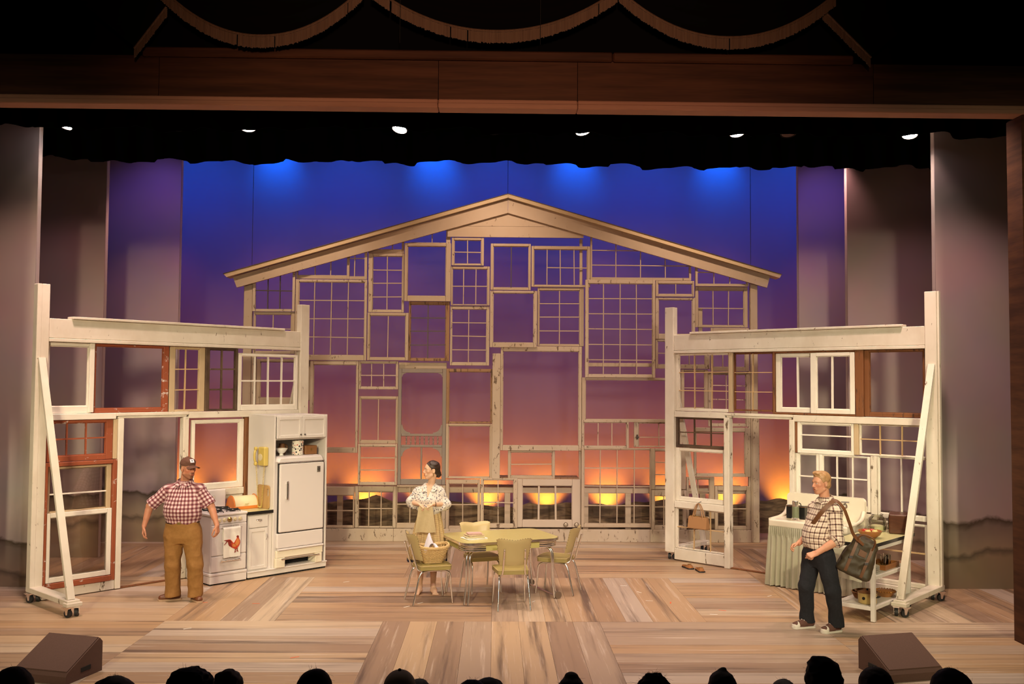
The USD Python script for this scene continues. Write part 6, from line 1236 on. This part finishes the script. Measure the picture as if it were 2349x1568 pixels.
hand_sdf(B, WL, (.80, -.30, -.30), (.10, .0, -1), (.45, -.85, .1), ((45, 45, 25), (48, 45, 25), (52, 45, 25), (55, 45, 25)), .90, .05, thumb=(.35, .85, .35))
hand_sdf(B, WR, (-.85, -.25, -.22), (-.10, .0, -1), (-.45, -.85, .1), ((40, 45, 25), (44, 45, 25), (48, 45, 25), (52, 45, 25)), .90, .05, thumb=(.35, .85, .35))
head_sdf(B, HC, HF, S_, True, mouth_open=.004)
V, F_ = B.mesh()
obj('body', (V, F_), 'skin', wp, smooth=True, tint=skin_tint(V, (.70, .44, .30), HC, HF, S_, lip=(.45, .12, .10), flush=.2))
eyes(wp, HC, HF, S_, 'eye_brown', 'hair_dark', .9)
q = lambda *v: HC+HF@(np.array(v)*S_)
B = Body(.0042); B.ell(q(0, -.020, .045), np.array([.0815, .100, .090])*S_, HF, .01); B.ell(q(0, -.07, -.01), np.array([.06, .05, .06])*S_, HF, .02)
B.add(lambda p: -(((p-q(0, .058, .066))@(HF@np.array([0, 1.0, -.62])/np.linalg.norm([0, 1, -.62]))).astype(np.float32)), q(0, 0, 0)-.3, q(0, 0, 0)+.3, .004, 'cut')
B.ell(q(0, -.098, -.050), np.array([.042, .042, .046])*S_, HF, .012); B.ell(q(.079, .004, -.02), np.array([.02, .026, .042])*S_, HF, .01, '-'); B.ell(q(-.079, .004, -.02), np.array([.02, .026, .042])*S_, HF, .01, '-')
V, F_ = B.mesh(lambda p: .0022*np.sin(((p-HC)@HF)[:, 0]*150+((p-HC)@HF)[:, 2]*170)); obj('hair', (V, F_), 'hair_dark', wp, smooth=True, label='dark brown hair pinned in a low bun')
for s in (-1, 1): obj('earring', [trimesh.creation.icosphere(1, .005).apply_translation(q(s*.083, -.004, -.052)), tube([q(s*.083, -.004, -.04), q(s*.083, -.004, -.065)], .0018, 5), trimesh.creation.icosphere(1, .006).apply_translation(q(s*.083, -.004, -.07))], 'brass', wp)
SB = [(1.02, .05, 0, .130, .10), (1.06, .047, -.005, .150, .118), (1.12, .043, -.018, .162, .130), (1.20, .042, -.022, .172, .132), (1.26, .047, -.012, .170, .114), (1.32, .053, .0, .142, .090), (1.37, .06, .008, .092, .070), (1.40, .06, .01, .064, .058)]
B = Body(.0056); B.loft(SB)
for sx, E_, W_ in ((-.10, EL, WL), (.205, ER, WR)):
    a, E_, W_ = np.array([sx*.93, .0, 1.305]), np.array(E_), np.array(W_); m_ = E_+(W_-E_)*.35; B.limb((.06+.35*(sx-.05), .008, 1.365), a, .032, .046, .05); B.limb(a, E_, .050, .056, .05); B.sleeve(E_, m_+(W_-E_)*.12, .060, .062, m_, W_-E_); B.sleeve(E_+np.array([0, 0, -.02]), m_+np.array([0, 0, -.045]), .048, .038, m_, W_-E_)
B.limb((.062, .0, 1.38), (.062, .02, 1.5), .046, .05, .006, '-')
# open neckline: a wedge down the front
def vneck(p): q_ = p-np.array([.035, -.10, 1.235], np.float32); return np.maximum(np.maximum(np.abs(q_[..., 0]-.08*q_[..., 2])-(.003+.30*q_[..., 2]), q_[..., 1]-.115), -q_[..., 2])
B.add(lambda p: vneck(p), np.array([-.05, -.2, 1.235]), np.array([.13, .02, 1.44]), .004, '-')
V, F_ = B.mesh(wrinkle(.010, (9, 9, 12), 21))
M['blouse_print'] = usdkit.material(stage, '/World/Looks/blouse_print', {'t': ('texture_coordinate', {}), 'v': ('voronoi_texture', {'scale': 38, 'randomness': .9}), 'n': ('noise_texture', {'scale': 85, 'detail': 3}), 'ma': ('math', {'math_type': 'multiply_add', 'value2': 1.1, 'value3': -.55}), 'ad': ('math', {'math_type': 'add'}),
     'r': ('rgb_ramp', {'ramp': [(0, (.10, .09, .13)), (.25, (.14, .12, .16)), (.32, (.45, .40, .40)), (.37, (.66, .62, .565)), (1, (.68, .64, .58))]}), 'p': ('principled_bsdf', {'roughness': .85})},
     [('t.object', 'v.vector'), ('t.object', 'n.vector'), ('n.fac', 'ma.value1'), ('v.distance', 'ad.value1'), ('ma.value', 'ad.value2'), ('ad.value', 'r.fac'), ('r.color', 'p.base_color')], surface='p.BSDF')
obj('blouse', (V, F_), 'blouse_print', wp, smooth=True, label='white blouse with small dark flowers and rolled sleeves')
col = []
for s in (-1, 1):
    x0 = .060
    base = spline([(x0-.012+s*.022, -.098, 1.30), (x0+s*.042, -.060, 1.375), (x0+s*.058, .0, 1.412), (x0+s*.04, .055, 1.428), (x0, .068, 1.43)], 16); outw = spline([(x0-.01+s*.072, -.118, 1.315), (x0+s*.095, -.075, 1.352), (x0+s*.095, .0, 1.378), (x0+s*.065, .07, 1.392), (x0, .088, 1.392)], 16)
    col.append(sheet(np.stack([base, (base+outw)/2+np.array([0, -.004, .008]), outw]), .003))
obj('collar', col, 'blouse_print', wp, smooth=50)
M['skirt_check'] = usdkit.material(stage, '/World/Looks/skirt_check', {'t': ('texture_coordinate', {}), 'm': ('mapping', {'scale': (120, 120, 1), 'rotation': (0, 0, .785)}), 'c': ('checker_texture', {'scale': 1.0, 'color1': (.66, .52, .28), 'color2': (.36, .22, .09)}), 'p': ('principled_bsdf', {'roughness': .9})},
     [('t.UV', 'm.vector'), ('m.vector', 'c.vector'), ('c.color', 'p.base_color')], surface='p.BSDF')
rows, uvs = [], []; A_ = np.linspace(0, 2*np.pi, 181)
for v in np.linspace(0, 1, 30):
    z = 1.055-.61*v; rx, ry = .128+.112*v**.75, .095+.070*v**.75; w_ = (.004+.020*v)*np.sin(A_*13+1.2*np.sin(A_*3))+.008*v*np.sin(A_*29)
    rows.append(np.stack([.05-.022*v+(rx+w_)*np.cos(A_), .0+(ry+w_)*np.sin(A_), np.full_like(A_, z)], 1)); uvs.append(np.stack([A_*.20, np.full_like(A_, z)], 1))
rows = np.array(rows); uv = np.array(uvs).reshape(-1, 2)
skm = obj('skirt', sheet(rows, .004), 'skirt_check', wp, smooth=True, st=np.vstack([uv, uv]), label='tan checked full skirt')
mat('navy', (.012, .014, .045), .9); obj('skirt_hem', sheet(np.array([rows[-1]*np.array([1, 1, 1])+np.array([0, 0, dz]) for dz in (.01, -.01, -.03)]), .003), 'navy', wp, smooth=True, label='dark navy underskirt hem')
obj('waistband', sheet(np.array([[(.05+.132*math.cos(q_), .0+.100*math.sin(q_), z) for q_ in np.linspace(0, 2*np.pi, 49)] for z in (1.035, 1.05, 1.066)]), .005), 'black_trim', wp, smooth=50)
obj('bracelet', tube([np.array(WR)+np.array([.012, .004, 0])+.0275*(math.cos(q_)*np.array([.1, -.35, .93])+math.sin(q_)*np.array([-.3, .9, .33])) for q_ in np.linspace(0, 2*np.pi, 17)], .004, 6), 'black_trim', wp)
grain('napkin_cloth', [(0, (.46, .36, .20)), (1, (.58, .47, .28))], nscale=40, rough=.95, bump=.05)
t = thing('hand_cloth', 'plain tan cloth held up in both hands by the woman', 'cloth', (-0.885, 12.48, 0))
P = np.array([[(-.07+.175*u+(u-.5)*.09*v, -.225-.012*math.sin(u*9+v*2)*(.3+v)-.01*v, 1.145-.33*v+.015*math.sin(u*np.pi)*(-1 if v < .3 else .2)*(1-v)) for u in np.linspace(0, 1, 26)] for v in np.linspace(0, 1, 24)])
obj('cloth', sheet(P, .004), 'napkin_cloth', t, smooth=60)

# ---- the young man
yp = thing('person', 'young fair-haired man in a cream checked shirt and dark jeans with a shoulder bag', 'person', (3.674, 10.72, 0))
HF = frame((-.95, -.31, -.05)); HC = np.array([-.022, -.01, 1.615]); S_ = 1.0; YW = math.atan2(.47, .88)
# torso frame: forward (-.88, -.47); the near arm is his left one
SL, EL, WL = np.array([.085, -.150, 1.325]), np.array([.075, -.225, 1.015]), np.array([-.165, -.265, .885])
SR, ER, WR = np.array([-.045, .140, 1.325]), np.array([-.075, .215, 1.03]), np.array([-.235, .12, .93])
B = Body(.0048)
TY = [(.78, -.07, .0, .105, .145), (.92, -.055, 0, .105, .145), (1.03, -.06, 0, .115, .145), (1.15, -.03, 0, .118, .150), (1.28, .02, 0, .105, .155), (1.36, .03, 0, .082, .120), (1.41, .025, 0, .066, .075), (1.44, .022, 0, .058, .060)]
ya = math.radians(25)
B.loft(TY, ya)
B.limb((.02, -.0, 1.40), HC+HF@np.array([0, -.03, -.06]), .060, .054, .02)
B.chain([SL, EL, WL], [.056, .044, .030], .02); B.limb(EL*.75+WL*.25, EL*.45+WL*.55, .046, .037, .015); B.chain([SR, ER, WR], [.056, .044, .030], .02)
B.chain([(-.09, .09, .84), (-.175, .05, .47), (-.155, .10, .10)], [.09, .06, .045], .03); B.chain([(-.02, -.08, .84), (.045, -.16, .46), (.10, -.10, .10)], [.09, .06, .045], .03)
hand_sdf(B, WL, (-.93, -.12, -.30), (.1, .45, -.85), (-.15, .75, .55), ((72, 92, 62), (76, 94, 62), (80, 94, 60), (84, 92, 58)), 1.02, .0, thumb=(.25, .75, .75), tcurl=.2)
hand_sdf(B, WR, (-.9, -.2, -.3), (.1, -.3, -.9), (-.2, -.8, .4), ((40, 50, 30),)*4, 1.0, .0)
head_sdf(B, HC, HF, S_, mouth_open=.0015)
V, F_ = B.mesh()
obj('body', (V, F_), 'skin', yp, smooth=True, tint=skin_tint(V, (.62, .31, .19), HC, HF, S_, lip=(.44, .16, .12), flush=.35))
eyes(yp, HC, HF, S_, 'eye_blue', 'hair_blond', 1.0)
q = lambda *v: HC+HF@(np.array(v)*S_)
B = Body(.0042); B.ell(q(0, -.016, .046), np.array([.0815, .103, .089]), HF, .01); B.ell(q(-.01, .045, .115), np.array([.055, .045, .022]), HF, .02); B.ell(q(0, -.045, -.02), np.array([.072, .066, .06]), HF, .02)
B.add(lambda p: -(((p-q(0, .060, .066))@(HF@np.array([0, 1.0, -.75])/1.25)).astype(np.float32)), q(0, 0, 0)-.3, q(0, 0, 0)+.3, .004, 'cut')
B.cut(q(0, -.05, -.062), HF@np.array([0, .25, -1.0])); B.ell(q(.082, .0, -.015), np.array([.024, .030, .044]), HF, .008, '-'); B.ell(q(-.082, .0, -.015), np.array([.024, .030, .044]), HF, .008, '-')
V, F_ = B.mesh(lambda p: .0026*np.sin(((p-HC)@HF)[:, 0]*120+((p-HC)@HF)[:, 1]*40+((p-HC)@HF)[:, 2]*90)); obj('hair', (V, F_), 'hair_blond', yp, smooth=True, label='short fair hair parted at the side')
SY = [(.895, -.058, 0, .128, .165), (.94, -.062, 0, .138, .172), (1.02, -.068, 0, .148, .176), (1.12, -.045, 0, .148, .178), (1.24, .005, 0, .134, .182), (1.32, .022, 0, .116, .165), (1.38, .026, 0, .092, .120), (1.425, .024, 0, .074, .085), (1.455, .022, 0, .068, .070)]
B = Body(.0060); B.loft(SY, ya)
m_ = EL+(WL-EL)*.12
B.limb((.022, -.06, 1.395), SL, .045, .055, .05); B.limb(SL, EL, .066, .068, .05); B.sleeve(EL, m_+(WL-EL)*.15, .068, .060, m_, WL-EL)
B.limb((.022, .06, 1.395), SR, .045, .055, .05); B.limb(SR, ER, .066, .066, .05); m2 = ER+(WR-ER)*.12; B.sleeve(ER, m2+(WR-ER)*.15, .072, .064, m2, WR-ER)
B.limb((.02, 0, 1.43), HC+HF@np.array([0, -.02, -.05]), .058, .056, .006, '-')
V, F_ = B.mesh(wrinkle(.013, (8, 8, 11), 31))
cloth('shirt', (V, F_), 'plaid_cream', yp, SY, [(SL, EL, .092, (0, -1, 0)), (EL, WL, .085, (0, -1, 0))], seam=.6, label='cream and dark brown checked shirt with rolled sleeves')
col = []
nb_ = np.array([.022, 0, 1.44]); f_, s_2 = np.array([-.90, -.43, 0]), np.array([.43, -.90, 0])
for s in (-1, 1):
    base = spline([nb_+f_*.072+s_2*s*.012+np.array([0, 0, -.03]), nb_+f_*.05+s_2*s*.055, nb_+s_2*s*.072+np.array([0, 0, .025]), nb_-f_*.05+s_2*s*.05+np.array([0, 0, .045]), nb_-f_*.075+np.array([0, 0, .05])], 16)
    outw = spline([nb_+f_*.115+s_2*s*.045+np.array([0, 0, -.055]), nb_+f_*.075+s_2*s*.09+np.array([0, 0, -.03]), nb_+s_2*s*.10+np.array([0, 0, -.008]), nb_-f_*.07+s_2*s*.07+np.array([0, 0, .005]), nb_-f_*.098+np.array([0, 0, .008])], 16)
    col.append(sheet(np.stack([base, (base+outw)/2+np.array([0, 0, .008]), outw]), .004))
col = cat_(col); obj('collar', col, 'plaid_cream', yp, smooth=True, st=np.stack([col.vertices[:, 0]-col.vertices[:, 1], col.vertices[:, 2]+.3*col.vertices[:, 1]], 1))
grain('denim_dark', [(0, (.006, .007, .010)), (.5, (.011, .012, .017)), (1, (.022, .024, .034))], nscale=45, rough=.9, bump=.1)
B = Body(.0064); B.loft([(.70, -.05, .0, .09, .10), (.80, -.05, .0, .130, .165), (.88, -.052, 0, .132, .168), (.925, -.055, 0, .126, .163)], ya, k=.03)
B.chain([(-.095, .085, .82), (-.178, .045, .47), (-.158, .10, .13), (-.152, .10, .06)], [.108, .080, .072, .080], .03); B.chain([(-.015, -.075, .82), (.045, -.17, .46), (.098, -.11, .13), (.105, -.105, .05)], [.110, .082, .073, .080], .03)
B.cut((0, 0, .062), (0, 0, -1)); V, F_ = B.mesh(wrinkle(.011, (12, 12, 5), 41)); obj('jeans', (V, F_), 'denim_dark', yp, smooth=True, label='dark blue jeans')
a = np.linspace(0, 2*np.pi, 49); ca, sa = math.cos(ya), math.sin(ya)
obj('belt', sheet(np.array([[(-.056+-.0+.131*math.cos(q_)*ca-.168*math.sin(q_)*sa, .131*math.cos(q_)*sa+.168*math.sin(q_)*ca, z) for q_ in a] for z in (.893, .908, .923)]), .005), 'leather_dark', yp, smooth=50)
mat('canvas_brown', (.12, .055, .04), .9); mat('rubber_white', (.70, .66, .58), .6)
shoe(yp, (-.075, .10), (-.345, .03), 'sneaker', 'canvas_brown', 'rubber_white', shaft=.095, label='brown canvas sneaker with white toe cap', toecap='rubber_white', laces='rubber_white')
shoe(yp, (.16, -.075), (-.085, -.17), 'sneaker', 'canvas_brown', 'rubber_white', shaft=.095, label='brown canvas sneaker with white toe cap', toecap='rubber_white', laces='rubber_white')
# shoulder bag
grain('waxed_canvas', [(0, (.028, .019, .010)), (.5, (.058, .042, .022)), (1, (.09, .066, .036))], nscale=6, rough=.55, bump=.25, dist=.01)
mat('strap_leather', (.15, .06, .022), .5)
bp = thing('duffel_bag', 'olive canvas duffel bag with brown leather straps slung from the shoulder', 'bag', (3.674, 10.72, 0))
B = Body(.0065); bc = np.array([.325, -.215, .845])
RB = frame((-.35, -.93, .0), (.40, 0, .92))
bq = lambda *v: bc+RB@np.array(v)
def bag(p):
    q_ = (p-bc.astype(np.float32))@RB.astype(np.float32); hx_ = .185; hz_ = .215
    tp_ = np.clip((q_[..., 2]+.2)/.4, 0, 1); d = np.stack([np.abs(q_[..., 0])-(hx_-.06*tp_)+.05, np.abs(q_[..., 1])-(.115-.045*tp_)+.05, np.abs(q_[..., 2])-hz_+.05], -1)
    return np.sqrt((np.maximum(d, 0)**2).sum(-1))+np.minimum(d.max(-1), 0)-.05
B.add(bag, bc-.3, bc+.3, .01); V, F_ = B.mesh(wrinkle(.022, (7, 7, 7), 51)); obj('bag_body', (V, F_), 'waxed_canvas', bp, smooth=True)
for s in (-1, 1): obj('leather_band', sheet(np.array([[bq(s*.085+w_, y, z) for y, z in ((.064, .20), (.090, .10), (.106, .0), (.120, -.12), (.116, -.19), (.06, -.222), (.0, -.225))] for w_ in (-.016, .016)]), .006), 'strap_leather', bp, smooth=40)
obj('carry_handle', tube(spline([bq(-.085, .08, .14), bq(-.09, .10, .20), bq(-.05, .12, .25), bq(.05, .12, .25), bq(.09, .10, .20), bq(.085, .085, .12)], 24), .009, 8), 'strap_leather', bp, smooth=50)
for s in (-1, 1): obj('buckle', cbox(-.02, .02, -.006, .006, -.014, .014, .002).apply_translation(bq(s*.085, .118, -.03)), 'steel', bp)
obj('leather_patch', hull([bq(x, y, z) for x, y, z in ((-.03, .09, .09), (.05, .09, .08), (-.03, .10, .02), (.05, .10, .02), (-.03, .105, .09), (.05, .105, .08), (-.03, .112, .02), (.05, .112, .02))]), 'strap_leather', bp)
sp_ = spline([bq(-.02, .085, .14), (.235, -.275, 1.08), (.190, -.255, 1.22), (.150, -.205, 1.36), (.085, -.150, 1.432), (.0, -.165, 1.385), (-.075, -.150, 1.30), (-.128, -.085, 1.19), (-.150, .02, 1.10), (-.125, .13, 1.03)], 56); tn = np.gradient(sp_, axis=0); tn /= np.linalg.norm(tn, axis=1, keepdims=True)
outd = sp_-np.stack([np.interp(sp_[:, 2], [.9, 1.4], [0, .02]), 0*sp_[:, 0], np.minimum(sp_[:, 2], 1.3)], 1); outd /= np.linalg.norm(outd, axis=1, keepdims=True); wd = np.cross(tn, outd); wd /= np.linalg.norm(wd, axis=1, keepdims=True)
obj('shoulder_strap', sheet(np.stack([sp_-wd*.024+outd*.008, sp_+outd*.010, sp_+wd*.024+outd*.008], 0), .006), 'strap_leather', bp, smooth=60)

# ------------------------------------------------------------------ the audience, seen from behind in the dark
mat('audience_hair', (.014, .010, .009), .8); mat('audience_hair_brown', (.035, .020, .016), .8); mat('audience_skin', (.20, .11, .08), .6); mat('audience_shirt', (.02, .018, .02), .9); mat('cap_grey', (.42, .33, .28), .9)
AUD = [  # x, y, top of head z, hair style, label, head scale
    (-2.240, 4.6, 1.358, 'round', 'dark-haired audience member at the far left corner, in front of the left monitor', 1.08),
    (-2.118, 5.5, 1.050, 'side', 'audience member whose swept dark hair shows just right of the left monitor', 1.00),
    (-1.416, 4.6, 1.344, 'curly', 'curly-haired audience member left of centre', 1.05),
    (-1.478, 5.5, 1.077, 'bun', 'audience member with wispy lighter hair pinned up, beside the curly-haired one', 0.92),
    (-0.834, 4.6, 1.353, 'long', 'audience member with long straight dark hair, left of the grey cap', 0.92),
    (-0.523, 5.5, 1.073, 'cap', 'audience member in a pale grey cap with a button on top', 0.98),
    (-0.483, 6.4, 0.762, 'round', 'dark-haired audience member just right of the grey cap', 0.95),
    (-0.094, 4.6, 1.303, 'round', 'audience member at the centre whose dark hair barely shows', 0.95),
    (-0.021, 5.5, 1.040, 'flatcap', 'audience member in a flat-topped dark hat at the centre', 1.00),
    (0.445, 5.5, 1.053, 'quiff', 'audience member with a small dark topknot right of centre', 0.90),
    (0.764, 4.6, 1.331, 'spiky', 'audience member with tousled spiky dark hair', 0.92),
    (1.298, 5.5, 1.081, 'peak', 'audience member with dark hair rising to a point', 0.95),
    (1.918, 6.4, 0.762, 'round', 'audience member whose round dark head just shows left of the tallest head', 0.95),
    (1.569, 4.6, 1.393, 'tall', 'tallest audience member, dark upright hair', 0.98),
    (2.170, 5.5, 1.104, 'round', 'dark round-headed audience member left of the right monitor', 1.08),
    (2.177, 4.6, 1.357, 'long', 'broad-haired audience member in front of the right monitor', 1.12)]
for k, (x, y, zt, st_, lab, sc_) in enumerate(AUD):
    t = thing('person', lab, 'person', (x, y, 0)); hc = np.array([0, 0, zt-.125*sc_]); R_ = frame((rnd.uniform(-.15, .15), 1, 0))
    B = Body(.008); q = lambda *v: hc+R_@(np.array(v)*sc_)
    B.ell(q(0, -.012, .035), np.array([.074, .094, .086])*sc_, R_, .012); B.ell(q(0, .03, -.035), np.array([.058, .058, .085])*sc_, R_, .02); B.limb(q(0, .105, -.02), q(0, .088, .01), .012, .008, .01)
    for s in (-1, 1): B.ell(q(s*.077, -.008, -.004), np.array([.010, .019, .032])*sc_, R_, .006)
    nb_ = hc+np.array([0, -.03, -.20]); B.limb(q(0, -.02, -.07), nb_, .055, .06, .02)
    B.loft([(nb_[2]-.55, 0, -.02, .17, .12), (nb_[2]-.30, 0, -.03, .19, .13), (nb_[2]-.12, 0, -.03, .20, .12), (nb_[2]-.03, 0, -.03, .13, .09), (nb_[2]+.02, 0, -.03, .07, .07)], 0, .03)
    for s in (-1, 1): B.chain([(s*.17, -.03, nb_[2]-.10), (s*.19, .03, nb_[2]-.36), (s*.12, .25, nb_[2]-.44)], [.055, .045, .035], .02); B.chain([(s*.09, .0, nb_[2]-.55), (s*.11, .36, nb_[2]-.56), (s*.11, .38, nb_[2]-1.0)], [.085, .06, .045], .03)
    V, F_ = B.mesh(); obj('body', (V, F_), 'audience_skin', t, smooth=True)
    B = Body(.009); B.loft([(nb_[2]-.56, 0, -.02, .18, .13), (nb_[2]-.30, 0, -.03, .185, .14), (nb_[2]-.12, 0, -.03, .195, .13), (nb_[2]-.02, 0, -.03, .13, .10), (nb_[2]+.015, 0, -.03, .08, .08)], 0, .03)
    for s in (-1, 1): B.chain([(s*.17, -.03, nb_[2]-.10), (s*.19, .03, nb_[2]-.34)], [.062, .05], .03)
    V, F_ = B.mesh(wrinkle(.008, seed=60+k)); obj('shirt', (V, F_), 'audience_shirt', t, smooth=True)
    B = Body(.0065); hm = 'audience_hair'
    B.ell(q(0, -.024, .038), np.array([.084, .100, .092])*sc_, R_, .012)
    if st_ in ('round', 'spiky', 'tall', 'peak', 'quiff', 'curly'): B.ell(q(0, -.06, -.03), np.array([.07, .05, .06])*sc_, R_, .02)
    if st_ == 'tall': B.ell(q(0, .01, .10), np.array([.07, .07, .04])*sc_, R_, .03)
    if st_ == 'peak': B.limb(q(0, .0, .10), q(-.01, .0, .135), .03*sc_, .008*sc_, .03)
    if st_ == 'quiff': B.ell(q(0, -.01, .11), np.array([.045, .045, .04])*sc_, R_, .01)
    if st_ == 'bun': hm = 'audience_hair_brown'; B.ell(q(-.01, -.05, .10), np.array([.05, .05, .05])*sc_, R_, .01); B.ell(q(.05, -.03, .09), np.array([.035, .035, .035])*sc_, R_, .01)
    if st_ == 'side': hm = 'audience_hair_brown'; B.ell(q(-.05, -.02, .03), np.array([.08, .09, .075])*sc_, R_, .03); B.ell(q(.07, -.02, .075), np.array([.035, .05, .03])*sc_, R_, .02)
    if st_ == 'long': B.limb(q(0, -.05, .02), q(0, -.07, -.20), .085*sc_, .10*sc_, .03)
    if st_ in ('curly',): B.ell(q(0, -.02, .04), np.array([.098, .11, .10])*sc_, R_, .03)
    B.add(lambda p: -(((p-q(0, .062, .05))@(R_@np.array([0, 1.0, -.5])/1.12)).astype(np.float32)), hc-.4, hc+.4, .004, 'cut')
    amp = {'curly': .022, 'spiky': .018, 'bun': .012, 'tall': .012}.get(st_, .006); fr = {'curly': 26, 'spiky': 34}.get(st_, 22)
    V, F_ = B.mesh(wrinkle(amp, (fr, fr, fr), 80+k)); obj('hair', (V, F_), hm, t, smooth=True)
    r_ = np.random.default_rng(k)
    if st_ not in ('cap', 'flatcap'):   # stray hairs
        n_ = {'curly': 160, 'spiky': 110, 'tall': 110}.get(st_, 50); L_ = []
        for i in range(n_):
            th, ph = r_.uniform(0, 2*np.pi), r_.uniform(.05, 1.35); d_ = np.array([math.sin(ph)*math.cos(th), math.sin(ph)*math.sin(th), math.cos(ph)]); p0 = q(0, -.024, .038)+d_*np.array([.084, .10, .092])*sc_*.98; ln = r_.uniform(.006, .014)*(1.5 if st_ in ('curly', 'spiky') else 1)
            L_.append(tube([p0, p0+(d_+r_.normal(0, .35, 3))*ln*.6, p0+(d_+r_.normal(0, .7, 3))*ln], np.array([.0006, .0005, .0002]), 3, cap=False))
        obj('stray_hair', L_, hm, t, kind='stuff')
    else:
        B = Body(.006); B.ell(q(0, -.016, .045), np.array([.092, .110, .095])*sc_, R_, .01); B.cut(q(0, 0, .03), R_@np.array([0, 0, -1.0]))
        if st_ == 'flatcap': B.cut(q(0, 0, .105), R_@np.array([0, 0, 1.0]))
        V, F_ = B.mesh(); h_ = obj('hat', (V, F_), 'cap_grey' if st_ == 'cap' else 'audience_shirt', t, smooth=True)
        if st_ == 'cap': obj('cap_button', trimesh.creation.icosphere(1, .010).apply_translation(q(0, -.02, .141)), 'black', h_)
        obj('hat_brim', sheet(np.array([[q((.07+.01*v)*math.sin(u), .075+.08*v*max(0, math.cos(u))**.75, .035-.015*v) for u in np.linspace(-1.4, 1.4, 15)] for v in np.linspace(0, 1, 5)]), .005), 'cap_grey' if st_ == 'cap' else 'audience_shirt', h_, smooth=50)
# the raked house floor the audience sits on
af = thing('floor', None, None, kind='structure')
for (y0, y1, rows_) in ((3.9, 5.05, 4.6), (5.051, 5.95, 5.5), (5.951, 7.6, 6.4)):
    zs = [q[2]-.125*q[5]-.20-1.045 for q in AUD if abs(q[1]-rows_) < .2]; zf = min(zs)
    obj('row_step', box(-7, 7, y0, y1, -1.5, zf), 'black', af); obj('row_bench', box(-7, 7, rows_-.22, rows_+.16, zf+.001, zf+.36), 'black', af)
